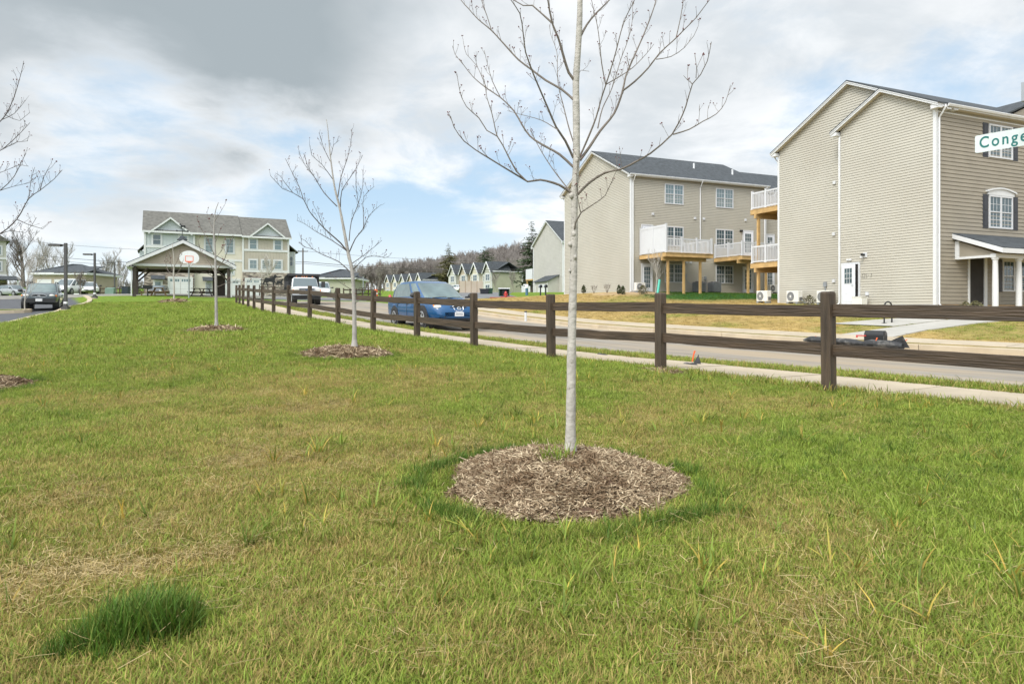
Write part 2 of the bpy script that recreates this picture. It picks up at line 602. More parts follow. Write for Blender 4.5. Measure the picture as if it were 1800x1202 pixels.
# ------------------------------------------------------------------ terrain
POSTS = [(3.461 - 1.402 * i, 7.456 + 1.997 * i) for i in range(8)]
POSTS += [(-7.68, 23.48), (-8.93, 25.57), (-10.13, 27.70), (-11.28, 29.85), (-12.38, 32.03),
          (-13.48, 34.21), (-14.53, 36.41), (-15.58, 38.60)]
POSTG = [-.876, -.827, -.811, -.746, -.655, -.57, -.45, -.30, -.235, -.17, -.09, -.01, .10, .18, .26, .33]
CT = [(0, 0, -.9), (0, 2, -.9), (-3, 2, -.9), (3, 2, -.92), (.35, 4.15, -.9), (-2, 4, -.88), (-6, 3, -.87),
      (2.5, 4.5, -.90), (6.5, 3.5, -.93), (9, 0, -1.0), (-2.8, 12.2, -.63), (-5.8, 7.2, -.82), (-8, 18, -.42),
      (-20.3, 41, .46), (-16.5, 22, -.47), (-21.4, 31, -.18), (-24.3, 37, .06), (-28.75, 46, .47),
      (-23.5, 36, -.04), (-32.4, 53, .87), (-43.7, 75, 1.72), (-30, 22, -.52), (-38, 36, -.0), (-60, 40, .2),
      (-26.8, 39, .12), (-48, 75, 1.56), (-30.65, 55.4, 1.12), (-24.3, 58.6, 1.04), (-49.5, 92, 1.9), (-33, 100, 1.95),
      (-14.8, 50, .46), (-2.8, 23.6, -.56), (9.86, 18.4, -.93), (2.7, 28.6, -.60), (-1.5, 34.5, -.25), (-7, 40, .1),
      (11.0, 19.5, -.86), (15.3, 25.0, -.44), (18.81, 30.3, .12), (29, 34.7, .1), (15.45, 39.6, .42), (24, 50, 1.0),
      (8.97, 51.5, 1.37), (20.7, 56.6, 1.40), (12.5, 44, .55), (4.7, 61.4, 1.30), (4, 48, .85), (3.7, 75, 1.27), (4.2, 129, 3.2),
      (8.8, 118, 3.1), (-4, 160, 4.0), (-12, 180, 4.3), (-30, 215, 4.85), (-32, 110, 2.9), (-70, 105, 2.5),
      (-81, 110, 3.4), (0, 240, 5.2), (100, 120, 3), (60, 35, 0), (45, 8, -1.3), (-45, 5, -1.0), (100, -10, -2),
      (-100, -10, -2), (-150, 120, 3.5), (16, 10, -1.02), (10, 9, -1.0), (-20, 8, -.85), (0, -15, -1.0), (60, 90, 2)]
CT += [(p[0], p[1], z) for p, z in zip(POSTS, POSTG)]
_c = np.array(CT)


def _tps(r2):
    return np.where(r2 > 1e-9, r2 * np.log(np.maximum(r2, 1e-9)), 0.0)


_n = len(_c)
_S = 20.0
_cx = _c[:, :2] / _S
_A = np.zeros((_n + 3, _n + 3))
_d2 = ((_cx[:, None, :] - _cx[None, :, :]) ** 2).sum(-1)
_A[:_n, :_n] = _tps(_d2) + np.eye(_n) * 0.012
_A[:_n, _n] = 1
_A[:_n, _n + 1:] = _cx
_A[_n:, :_n] = _A[:_n, _n:].T
_w = np.linalg.solve(_A, np.concatenate([_c[:, 2], np.zeros(3)]))


def gv(x, y):
    """terrain height (world), arrays"""
    x = np.asarray(x, float)
    y = np.asarray(y, float)
    sh = x.shape
    xx = np.clip(x.ravel(), -170, 130) / _S
    yy = np.clip(y.ravel(), -20, 260) / _S
    out = np.empty(len(xx))
    for a in range(0, len(xx), 20000):
        sl_ = slice(a, a + 20000)
        d2 = (xx[sl_, None] - _cx[None, :, 0]) ** 2 + (yy[sl_, None] - _cx[None, :, 1]) ** 2
        out[sl_] = _tps(d2) @ _w[:_n] + _w[_n] + xx[sl_] * _w[_n + 1] + yy[sl_] * _w[_n + 2]
    out = out.reshape(sh)
    t = np.clip((y - 235) / 130, 0, 1)
    t = t * t * (3 - 2 * t)
    out = out + 20.5 * t * np.exp(-((x - 35) / 85) ** 2)
    return out + E


def g(x, y):
    return float(gv(np.array([x]), np.array([y]))[0])


# value noise for placing wear and colour of the lawn
_rs = np.random.RandomState(5)
_tab = _rs.rand(256, 256)


def vnoise(x, y, s, o=0):
    x = np.asarray(x, float) / s + 37.3 * (o + 1)
    y = np.asarray(y, float) / s + 11.7 * (o + 1)
    xi, yi = np.floor(x).astype(int), np.floor(y).astype(int)
    fx, fy = x - xi, y - yi
    fx, fy = fx * fx * (3 - 2 * fx), fy * fy * (3 - 2 * fy)
    a, b = _tab[xi % 256, yi % 256], _tab[(xi + 1) % 256, yi % 256]
    c, d = _tab[xi % 256, (yi + 1) % 256], _tab[(xi + 1) % 256, (yi + 1) % 256]
    return (a * (1 - fx) + b * fx) * (1 - fy) + (c * (1 - fx) + d * fx) * fy


def fbm(x, y, s, o=0):
    return (vnoise(x, y, s, o) * .5 + vnoise(x, y, s / 2.1, o + 1) * .28 + vnoise(x, y, s / 4.3, o + 2) * .22)


# ------------------------------------------------------------------ the street line (the fence line, smoothed)
def catmull(pts, step):
    out = []
    p = [np.array(q, float) for q in pts]
    p = [2 * p[0] - p[1]] + p + [2 * p[-1] - p[-2]]
    for i in range(1, len(p) - 2):
        n = max(1, int(np.linalg.norm(p[i + 1] - p[i]) / step))
        for k in range(n):
            t = k / n
            out.append(.5 * (2 * p[i] + (p[i + 1] - p[i - 1]) * t + (2 * p[i - 1] - 5 * p[i] + 4 * p[i + 1] - p[i + 2]) * t * t
                             + (3 * p[i] - p[i - 1] - 3 * p[i + 1] + p[i + 2]) * t ** 3))
    out.append(p[-2])
    return np.array(out)


base = [(3.461 + 1.402 * i, 7.456 - 1.997 * i) for i in range(14, 0, -1)] + POSTS[::2]
base += [(-17.6, 43.0), (-19.6, 47.6), (-21.6, 52.5), (-23.4, 57.5)]
CURVE = catmull(base, 0.5)
_t = np.gradient(CURVE, axis=0)
_t /= np.linalg.norm(_t, axis=1)[:, None]
CN = np.stack([_t[:, 1], -_t[:, 0]], 1)          # towards the street
CT_ = _t
CS = np.concatenate([[0], np.cumsum(np.linalg.norm(np.diff(CURVE, axis=0), axis=1))])


def at_s(s):
    return (np.array([np.interp(s, CS, CURVE[:, k]) for k in (0, 1)]), np.array([np.interp(s, CS, CN[:, k]) for k in (0, 1)]))


def lateral(x, y, curve=None, nrm=None):
    """signed distance from the fence line (+ towards the street) and arc position"""
    curve = CURVE if curve is None else curve
    nrm = CN if nrm is None else nrm
    x, y = np.asarray(x, float).ravel(), np.asarray(y, float).ravel()
    out, idx = np.empty(len(x)), np.empty(len(x), int)
    for a in range(0, len(x), 8000):
        sl_ = slice(a, a + 8000)
        d = (x[sl_, None] - curve[None, :, 0]) ** 2 + (y[sl_, None] - curve[None, :, 1]) ** 2
        j = d.argmin(1)
        out[sl_] = (x[sl_] - curve[j, 0]) * nrm[j, 0] + (y[sl_] - curve[j, 1]) * nrm[j, 1]
        idx[sl_] = j
    return out, idx


KERBL = catmull([(-3, -14), (-9.5, 5), (-13.2, 14), (-16.5, 22), (-21.2, 31), (-24.6, 37.4), (-28.75, 46), (-32.5, 52.5), (-37, 59)], 0.5)
_tk = np.gradient(KERBL, axis=0)
_tk /= np.linalg.norm(_tk, axis=1)[:, None]
KNL = np.stack([-_tk[:, 1], _tk[:, 0]], 1)       # towards the parking lot (left)
XSTREET = catmull([(-62, 49), (-42, 58.5), (-24, 67.2), (3.5, 80.0), (30, 92), (70, 110)], 1.0)
_tx = np.gradient(XSTREET, axis=0)
_tx /= np.linalg.norm(_tx, axis=1)[:, None]
XN = np.stack([-_tx[:, 1], _tx[:, 0]], 1)


def sstep(a, b, x):
    t = np.clip((x - a) / (b - a), 0, 1)
    return t * t * (3 - 2 * t)


def drop(x, y):
    """how far the bare ground is dug out under pavements"""
    sh = np.shape(x)
    l, _ = lateral(x, y)
    d = sstep(.45, 1.2, l) * (1 - sstep(13.0, 13.7, l))
    k, ik = lateral(x, y, KERBL, KNL)
    d2 = sstep(.05, .3, k) * (1 - sstep(26, 28, k)) * (ik < len(KERBL) - 2)
    q, iq = lateral(x, y, XSTREET, XN)
    d3 = (1 - sstep(3.2, 4.2, np.abs(q))) * (iq > 1) * (iq < len(XSTREET) - 2)
    return (0.19 * np.maximum(np.maximum(d, d2), d3)).reshape(sh)


def strip(name, curve, nrm, offs, m, parent=None, i0=0, i1=None, step=1, kind='structure'):
    """a paved strip: offs = [(offset, height above terrain)], swept along the line"""
    i1 = len(curve) if i1 is None else i1
    ii = list(range(i0, i1, step))
    n = len(offs)
    X = np.array([[curve[i, 0] + nrm[i, 0] * o for o, _ in offs] for i in ii])
    Y = np.array([[curve[i, 1] + nrm[i, 1] * o for o, _ in offs] for i in ii])
    Z = gv(X, Y) + np.array([z for _, z in offs])[None, :]
    mb = MB()
    vs = np.stack([X, Y, Z], -1).reshape(-1, 3)
    fs = []
    for a in range(len(ii) - 1):
        for b in range(n - 1):
            fs.append((a * n + b, a * n + b + 1, (a + 1) * n + b + 1, (a + 1) * n + b))
    mb.add(vs, fs)
    o = mb.build(name, m, parent, kind=kind)
    me = o.data
    if len(me.polygons) and sum(p.normal.z for p in me.polygons) < 0:
        me.flip_normals()
    return o


# ------------------------------------------------------------------ ground
def axis(lo, hi, c0, c1, fine, grow):
    a = list(np.arange(c0, c1, fine))
    s, x = fine, c1
    while x < hi:
        a.append(x)
        s = min(s * grow, 14)
        x += s
    a.append(hi)
    s, x, left = fine, c0, []
    while x > lo:
        s = min(s * grow, 14)
        x -= s
        left.append(max(x, lo))
    return np.array(sorted(set(left)) + a)


GX = axis(-420, 420, -9, 9, 0.16, 1.035)
GY = axis(-22, 700, 1.0, 16, 0.16, 1.035)
gx, gy = np.meshgrid(GX, GY)
rough_amp = np.exp(-np.hypot(gx, gy - 4) / 14)
gz = gv(gx, gy) - drop(gx, gy)
gz += rough_amp * (0.035 * (vnoise(gx, gy, .55, 3) - .5) + 0.05 * (vnoise(gx, gy, 1.7, 4) - .5))


def patch(x, y, px, py, rx, ry, ang=0.0):
    """soft ellipse on the lawn around the spot seen at a photo pixel"""
    Yc = E * F / (py - HZ)
    Xc = (px - 900) / F * Yc
    dx, dy = x - Xc, y - Yc
    c, s = math.cos(ang), math.sin(ang)
    u, v = (dx * c + dy * s) / rx, (-dx * s + dy * c) / ry
    return np.exp(-(u * u + v * v))


MOUND = [(PX(988, 3.5), 3.46, 0.625, .175), (PX(609, 10.6), 10.6, 0.69, .11), (PX(381, 15.8), 15.8, 0.62, .10),
         (PX(306, 41.0), 41.0, 0.75, .12), (-5.80, 7.05, 0.66, .12)]


def dryness(x, y):
    """0 lush green .. 1 straw; the worn and the lush places seen in the photograph"""
    x, y = np.asarray(x, float), np.asarray(y, float)
    d = 0.29 + 1.15 * (fbm(x, y, 1.3, 7) - .5) + 0.75 * (fbm(x, y, .36, 9) - .5)
    d -= .16 * sstep(7.5, 13, y)
    d -= .20 * sstep(.7, 2.0, x) * sstep(5.2, 2.6, y)
    d -= .16 * sstep(1.0, 3.0, x)
    d += .30 * patch(x, y, 370, 715, 1.3, .8) + .22 * patch(x, y, 500, 690, .8, .6)
    d += .40 * patch(x, y, 400, 970, .42, .09, .25) + .34 * patch(x, y, 170, 1000, .30, .12)
    d += .45 * patch(x, y, 1310, 765, .35, .22) + .30 * patch(x, y, 1240, 800, .25, .15)
    d += .14 * patch(x, y, 560, 840, 1.0, .6) + .12 * patch(x, y, 720, 1120, .7, .35)
    d -= .7 * patch(x, y, 235, 1105, .13, .10)
    d -= .30 * patch(x, y, 1420, 790, .45, .25) + .35 * patch(x, y, 60, 735, .8, .35)
    for mx, my, mr, _ in MOUND:
        r = np.hypot(x - mx, y - my) / mr
        d -= .30 * np.exp(-((r - 1.12) / .16) ** 2) * (.2 + 1.0 * (vnoise(x, y, .4, 12))) * np.clip(.55 + .6 * (x - mx) / mr - .6 * (y - my) / mr, .1, 1.2)
    l, _i = lateral(x, y)
    l = l.reshape(np.shape(x))
    d -= .22 * np.exp(-((l + .25) / .45) ** 2)
    return np.clip(d, 0, 1)


C_GREEN = np.array((0.115, 0.165, 0.022))
C_STRAW = np.array((0.215, 0.165, 0.060))
C_LUSH = np.array((0.075, 0.135, 0.018))


def ground_col(x, y):
    d = dryness(x, y)[..., None]
    c = C_GREEN * (1 - d) + C_STRAW * d * .75
    l, il = lateral(x, y)
    l = l.reshape(x.shape)
    farm = sstep(9, 16, y)[..., None]
    n = fbm(x, y, 5, 2)[..., None]
    cf = np.array((0.150, 0.225, 0.032)) * (.8 + .4 * n) + np.array((.05, .02, .0)) * np.clip(d - .25, 0, 1)
    c = c * (1 - farm) + cf * farm
    # the strawed yard across the street
    yard = sstep(13.2, 13.9, l)[..., None] * sstep(70, 60, y)[..., None]
    n2 = fbm(x, y, 2.6, 5)[..., None]
    cy = np.array((0.40, 0.285, 0.110)) * (.78 + .44 * n2)
    gmask = np.clip((fbm(x, y, 3.4, 8)[..., None] - .50) * 5, 0, 1) * .55
    cy = cy * (1 - gmask) + np.array((0.17, 0.19, 0.045)) * gmask
    c = c * (1 - yard) + cy * yard
    hillm = (sstep(238, 270, y) * np.exp(-((x - 35) / 110) ** 2))[..., None]
    c = c * (1 - hillm) + np.array((.11, .085, .06)) * hillm
    # new sod behind the second house
    sod = (np.exp(-(((x - 15.5) / 6.2) ** 4 + ((y - 49.5) / 4.6) ** 4)))[..., None]
    sod = np.clip(sod * 1.6, 0, 1)
    c = c * (1 - sod) + np.array((0.030, 0.095, 0.022)) * (.7 + .6 * n2) * sod
    bed = np.clip(1.5 * np.exp(-(((x - 8.6) / 2.6) ** 4 + ((y - 50.4) / 1.6) ** 4)), 0, 1)[..., None]
    c = c * (1 - bed) + np.array((0.43, 0.31, 0.18)) * (.75 + .5 * n2) * bed
    return c


gc = ground_col(gx, gy)
nx_, ny_ = len(GX), len(GY)
me = bpy.data.meshes.new('ground')
idx = np.arange(nx_ * ny_).reshape(ny_, nx_)
quads = np.stack([idx[:-1, :-1], idx[:-1, 1:], idx[1:, 1:], idx[1:, :-1]], -1).reshape(-1, 4)
me.from_pydata(np.stack([gx, gy, gz], -1).reshape(-1, 3).tolist(), [], quads.tolist())
ca = me.color_attributes.new('Col', 'FLOAT_COLOR', 'POINT')
ca.data.foreach_set('color', np.concatenate([gc.reshape(-1, 3), np.ones((nx_ * ny_, 1))], 1).astype(np.float32).ravel())
me.polygons.foreach_set('use_smooth', [True] * len(me.polygons))


def ground_mat():
    m = bpy.data.materials.new('lawn_soil')
    m.use_nodes = True
    nt = m.node_tree
    b = nt.nodes['Principled BSDF']
    b.inputs['Roughness'].default_value = 0.95
    b.inputs['Specular IOR Level'].default_value = 0.1
    a = nt.nodes.new('ShaderNodeAttribute')
    a.attribute_name = 'Col'
    geo = nt.nodes.new('ShaderNodeNewGeometry')
    n = nt.nodes.new('ShaderNodeTexNoise')
    n.inputs['Scale'].default_value = 3.2
    n.inputs['Detail'].default_value = 12
    n.inputs['Roughness'].default_value = 0.75
    nt.links.new(geo.outputs['Position'], n.inputs['Vector'])
    mr = nt.nodes.new('ShaderNodeMapRange')
    mr.inputs[1].default_value = .25
    mr.inputs[2].default_value = .75
    mr.inputs[3].default_value = .45
    mr.inputs[4].default_value = 1.5
    nt.links.new(n.outputs[0], mr.inputs[0])
    mx = nt.nodes.new('ShaderNodeMix')
    mx.data_type = 'RGBA'
    mx.blend_type = 'MULTIPLY'
    mx.inputs[0].default_value = 1
    nt.links.new(a.outputs['Color'], mx.inputs[6])
    nt.links.new(mr.outputs[0], mx.inputs[7])
    nt.links.new(mx.outputs[2], b.inputs['Base Color'])
    n2 = nt.nodes.new('ShaderNodeTexNoise')
    n2.inputs['Scale'].default_value = 22
    n2.inputs['Detail'].default_value = 6
    nt.links.new(geo.outputs['Position'], n2.inputs['Vector'])
    bp = nt.nodes.new('ShaderNodeBump')
    bp.inputs['Strength'].default_value = 0.9
    bp.inputs['Distance'].default_value = 0.06
    nt.links.new(n2.outputs[0], bp.inputs['Height'])
    nt.links.new(bp.outputs[0], b.inputs['Normal'])
    return m


me.materials.append(ground_mat())
ground = bpy.data.objects.new('ground', me)
COL.objects.link(ground)
ground['kind'] = 'structure'

# ------------------------------------------------------------------ street, kerbs, pavements
NEND = len(CURVE)
i_road_end = int(np.argmin(np.hypot(CURVE[:, 0] + 21.6, CURVE[:, 1] - 52.5)))
strip('road', CURVE, CN, [(2.45, -.13), (2.6, -.085), (4.5, -.065), (6.8, -.03), (9.2, -.065), (11.35, -.095), (11.5, -.16)], M['road'], i1=i_road_end + 8)
strip('verge', CURVE, CN, [(1.74, -.06), (1.76, -.004), (2.1, .0), (2.45, -.03), (2.75, -.13)], ground.data.materials[0], i1=i_road_end)
strip('verge', CURVE, CN, [(11.74, .02), (12.0, .035), (12.45, .02), (12.5, -.08)], ground.data.materials[0], i1=i_road_end - 12)
for o in COL.objects:
    if o.name.startswith('verge'):
        far_v = o.name != 'verge'
        vv = np.array([v.co[:] for v in o.data.vertices])
        n = fbm(vv[:, 0], vv[:, 1], .8, 3)[:, None]
        if far_v:
            cc = np.array((0.34, 0.235, 0.095)) * (1 - n) * 1.2 + np.array((0.14, 0.15, 0.04)) * n
        else:
            cc = np.array((0.09, 0.13, 0.022)) * (.7 + .6 * n)
        ca = o.data.color_attributes.new('Col', 'FLOAT_COLOR', 'POINT')
        ca.data.foreach_set('color', np.concatenate([cc, np.ones((len(vv), 1))], 1).astype(np.float32).ravel())
strip('gutter_pan', CURVE, CN, [(11.05, -.15), (11.06, -.083), (11.5, -.088), (11.56, -.15)], M['kerb'], i1=i_road_end - 14)


def slabs(root_name, o0, o1, top, thick, length, m, s0, s1, gap=.018, sub=3):
    root = bpy.data.objects.new(root_name, None)
    COL.objects.link(root)
    root['kind'] = 'structure'
    s = s0
    part = {'sidewalk': 'slab', 'kerb': 'kerb_stone'}[root_name.split('.')[0]]
    while s < s1:
        rows = []
        jit = random.uniform(-.006, .006)
        for k in range(sub + 1):
            ss = s + gap / 2 + (length - gap) * k / sub
            p, n = at_s(ss)
            row = []
            for o in (o0, o1):
                q = p + n * o
                z = g(q[0], q[1]) + top + jit
                row.append((q[0], q[1], z))
            rows.append(row)
        mb = MB()
        b = .012
        vs, fs = [], []
        for (l_, r_) in rows:
            nn = Vector((r_[0] - l_[0], r_[1] - l_[1], 0)).normalized()
            lv, rv = Vector(l_), Vector(r_)
            vs += [lv - Vector((0, 0, thick)), lv - Vector((0, 0, b)), lv + nn * b, rv - nn * b,
                   rv - Vector((0, 0, b)), rv - Vector((0, 0, thick))]
        for k in range(sub):
            for j in range(5):
                fs.append((k * 6 + j, (k + 1) * 6 + j, (k + 1) * 6 + j + 1, k * 6 + j + 1))
        fs.append((0, 1, 2, 3, 4, 5))
        e = sub * 6
        fs.append((e + 5, e + 4, e + 3, e + 2, e + 1, e))
        mb.add(vs, fs)
        o = mb.build(part, m, root)
        if sum(pp.normal.z * pp.area for pp in o.data.polygons) < 0:
            o.data.flip_normals()
        s += length
    return root


s_end = float(CS[i_road_end])
slabs('sidewalk', .22, 1.72, .012, .14, 1.52, M['conc'], 17.0, s_end - 2)
slabs('sidewalk', 12.5, 13.75, .035, .14, 1.52, M['conc'], 14.0, s_end - 8)
slabs('kerb', 11.5, 11.72, .055, .26, 3.05, M['kerb'], 14.0, s_end - 8)

# private walk from the far pavement up to the corner house
walk = MB()


def drape(poly_l, poly_r, name, m, lift=.03, skirt=.14, n=14):
    mb = MB()
    vs, fs = [], []
    L_ = catmull(poly_l, 10) if False else np.array(poly_l, float)
    R_ = np.array(poly_r, float)
    for k in range(n + 1):
        t = k / n * (len(L_) - 1)
        i = min(int(t), len(L_) - 2)
        a = L_[i] + (L_[i + 1] - L_[i]) * (t - i)
        b = R_[i] + (R_[i + 1] - R_[i]) * (t - i)
        row = [a + (b - a) * j / 3 for j in range(4)]
        zs = [g(*q) + lift for q in row]
        vs.append((*row[0], zs[0] - skirt))
        for q, z in zip(row, zs):
            vs.append((*q, z))
        vs.append((*row[-1], zs[-1] - skirt))
    for k in range(n):
        for j in range(5):
            fs.append((k * 6 + j, (k + 1) * 6 + j, (k + 1) * 6 + j + 1, k * 6 + j + 1))
    mb.add(vs, fs)
    o = mb.build(name, m, kind='structure')
    if sum(p.normal.z * p.area for p in o.data.polygons) < 0:
        o.data.flip_normals()
    return o


drape([(9.05, 20.6), (12.6, 23.2), (15.6, 25.0), (21.5, 27.6)], [(10.3, 19.4), (13.4, 22.2), (16.2, 23.9), (22.2, 26.3)], 'front_walk', M['conc_new'])
drape([(11.9, 25.6), (13.6, 26.2), (15.9, 26.6)], [(13.3, 23.85), (14.6, 24.6), (16.4, 25.5)], 'walk_pad', M['conc_new'], lift=.028)

# parking lot on the left
strip('parking_lot', KERBL, KNL, [(.14, -.25), (.15, -.13), (3, -.12), (7, -.11), (12, -.11), (18, -.11), (26, -.11)], M['asphalt'])
kr = strip('kerb', KERBL, KNL, [(-.18, -.1), (-.17, .045), (-.02, .05), (.0, .045), (.13, .03), (.15, -.16)], M['kerb'])
# the tree island of the lot, with its rounded kerb
isl = [(-33.5, 34.2), (-29.6, 35.0), (-27.4, 35.45), (-26.2, 35.9), (-25.75, 36.5), (-26.3, 37.2), (-27.6, 37.3), (-30, 37.0), (-33.6, 36.6)]


def island(pts, name):
    p = catmull(pts + [pts[0]], .35)[:-1]
    c = p.mean(0)
    inn = c + (p - c) * 0.0
    d = c - p
    inn = p + d / np.linalg.norm(d, axis=1)[:, None] * .17
    n = len(p)
    mb = MB()
    zs = gv(p[:, 0], p[:, 1])
    zi = gv(inn[:, 0], inn[:, 1])
    vs = [(*p[k], zs[k] - .16) for k in range(n)] + [(*p[k], zs[k] + .05) for k in range(n)] + \
         [(*inn[k], zi[k] + .055) for k in range(n)] + [(*inn[k], zi[k] + .01) for k in range(n)]
    fs = []
    for a in range(3):
        for k in range(n):
            k2 = (k + 1) % n
            fs.append((a * n + k, a * n + k2, (a + 1) * n + k2, (a + 1) * n + k))
    mb.add(vs, fs)
    mb.build(name, M['kerb'], kind='structure', fix=True)
    m2 = MB()
    m2.add([(*inn[k], zi[k] + .035) for k in range(n)] + [(*c, g(*c) + .10)], [(k, (k + 1) % n, n) for k in range(n)])
    o = m2.build('island_turf', ground.data.materials[0], kind='structure', fix=True)
    ca = o.data.color_attributes.new('Col', 'FLOAT_COLOR', 'POINT')
    ca.data.foreach_set('color', np.tile(np.array((.085, .12, .025, 1), np.float32), n + 1))
    return c


ISL_C = island(isl, 'kerb')
# the cross street in front of the far buildings
strip('cross_street', XSTREET, XN, [(-3.6, -.2), (-3.5, -.06), (0, -.02), (3.5, -.06), (3.6, -.2)], M['street'])
strip('kerb', XSTREET, XN, [(3.5, -.15), (3.51, .06), (3.68, .06), (3.7, -.1)], M['conc_new'])
strip('kerb', XSTREET, XN, [(-3.7, -.1), (-3.68, .06), (-3.51, .06), (-3.5, -.15)], M['conc_new'], i0=57)
strip('kerb', XSTREET, XN, [(-3.7, -.1), (-3.68, .06), (-3.51, .06), (-3.5, -.15)], M['conc_new'], i1=42)
# the strip of drive between the two rows, seen right of the hydrant
drape([(-2.5, 62), (-6.0, 78), (-8.5, 100), (-9, 128)], [(4.2, 62.6), (1.5, 79), (-.5, 100), (.5, 128)], 'side_road', M['street'], lift=.035, n=24)
drape([(-13.2, 41.2), (-15.2, 45.5), (-13.5, 49.4)], [(-11.2, 40.4), (-12.6, 45.2), (-11.6, 50.0)], 'corner_walk', M['conc'], lift=-.01) if False else None

# ------------------------------------------------------------------ fence
fence = empty('board_fence', (POSTS[0][0], POSTS[0][1], g(*POSTS[0])), 0,
              'long dark brown two-rail board fence along the pavement', 'fence')
FO = Vector(fence.location)
PH = 1.081
pts_f = [(3.461 + 1.402 * i, 7.456 - 1.997 * i) for i in (3, 2, 1)] + POSTS
tops = []
for i, (x, y) in enumerate(pts_f):
    z = g(x, y)
    j, k = max(i - 1, 0), min(i + 1, len(pts_f) - 1)
    t = Vector((pts_f[k][0] - pts_f[j][0], pts_f[k][1] - pts_f[j][1], 0)).normalized()
    ang = math.atan2(t.y, t.x)
    h = PH + random.uniform(-.012, .012)
    mb = MB()
    s = .0575
    lean = (random.uniform(-.012, .012), random.uniform(-.012, .012))
    rot = Matrix.Rotation(ang + random.uniform(-.04, .04), 3, 'Z')
    vs = []
    for zz, sc_ in ((-.12, 1), (h - .022, 1), (h, .86)):
        for a, b in ((-1, -1), (1, -1), (1, 1), (-1, 1)):
            q = rot @ Vector((a * s * sc_, b * s * sc_, 0))
            f_ = zz / h
            vs.append((q.x + lean[0] * f_, q.y + lean[1] * f_, zz))
    fs = [(0, 3, 2, 1), (8, 9, 10, 11)]
    for a in (0, 4):
        for k2 in range(4):
            fs.append((a + k2, a + (k2 + 1) % 4, a + 4 + (k2 + 1) % 4, a + 4 + k2))
    mb.add([Vector(q) + Vector((x, y, z)) - FO for q in vs], fs)
    o = mb.build('post', M['fence_post'], fence, bevel=.005)
    tops.append((x, y, z, h))
for i in range(len(tops) - 1):
    a, b = tops[i], tops[i + 1]
    for dz_, hh in ((.215, .137), (.635, .132)):
        za, zb = a[2] + PH - dz_ + random.uniform(-.012, .012), b[2] + PH - dz_ + random.uniform(-.012, .012)
        A, B = Vector((a[0], a[1], za)), Vector((b[0], b[1], zb))
        t = (B - A).normalized()
        A2, B2 = A + t * .05, B - t * .05
        nrm = Vector((t.y, -t.x, 0)).normalized()
        mb = MB()
        c0 = (A2 + B2) / 2
        L = (B2 - A2).length
        xax = t
        zax = xax.cross(nrm).normalized()
        if zax.z < 0:
            zax = -zax
        Mx = Matrix((xax, zax.cross(xax), zax)).transposed()
        rings_ = []
        for q_ in range(9):
            xx_ = -L / 2 + L * q_ / 8
            jy, jz, jh = random.uniform(-.004, .004), random.uniform(-.004, .004) - .008 * math.sin(math.pi * q_ / 8) * random.random(), hh / 2 + random.uniform(-.003, .003)
            rings_.append([Vector((xx_, sy * .019 + jy, sz * jh + jz)) for sy, sz in ((-1, -1), (1, -1), (1, 1), (-1, 1))])
        mb.loft(rings_)
        o = mb.build('rail', M['fence'], fence, bevel=.004)
        o.location = c0 - FO
        o.rotation_euler = Mx.to_euler()
# ------------------------------------------------------------------ buildings: shared builders (local x along the row, y into depth, z up)
def siding(mb, o, a, n, z0, z1, ext, exp, dep, mi=0):
    """lapped boards: o origin, a along, n outward, ext(z) -> (left, right)"""
    o, a, n = Vector(o), Vector(a), Vector(n)
    z = z0
    up = Vector((0, 0, 1))
    while z < z1 - 1e-4:
        zt = min(z + exp, z1)
        l0, r0 = ext(z)
        l1, r1 = ext(zt)
        if r0 - l0 > .02:
            if r1 < l1:
                l1 = r1 = (l1 + r1) / 2
            gp = min(.10 * exp, .02)
            A, B = o + a * l0 + n * dep + up * (z + gp), o + a * r0 + n * dep + up * (z + gp)
            C_, D = o + a * r1 + n * .003 + up * zt, o + a * l1 + n * .003 + up * zt
            mb.quad(A, B, C_, D, mi)
            mb.quad(o + a * l0 - n * .03 + up * (z + gp), o + a * r0 - n * .03 + up * (z + gp), B, A, mi)
            mb.quad(o + a * l0 - n * .03 + up * zt, o + a * r0 - n * .03 + up * zt, C_, D, mi)
        z = zt
    return mb


def fix_normals(o):
    bm = bmesh.new()
    bm.from_mesh(o.data)
    bmesh.ops.recalc_face_normals(bm, faces=bm.faces)
    bm.to_mesh(o.data)
    bm.free()


def frame_box(mb, o, a, n, x0, x1, z0, z1, d0, d1, mi=0):
    """box on a wall: along a from x0..x1, up z0..z1, outward d0..d1"""
    o, a, n = Vector(o), Vector(a), Vector(n)
    up = Vector((0, 0, 1))
    vs = []
    for d in (d0, d1):
        for (x, z) in ((x0, z0), (x1, z0), (x1, z1), (x0, z1)):
            vs.append(o + a * x + n * d + up * z)
    mb.add(vs, ((0, 1, 2, 3), (7, 6, 5, 4), (0, 4, 5, 1), (1, 5, 6, 2), (2, 6, 7, 3), (3, 7, 4, 0)), mi)


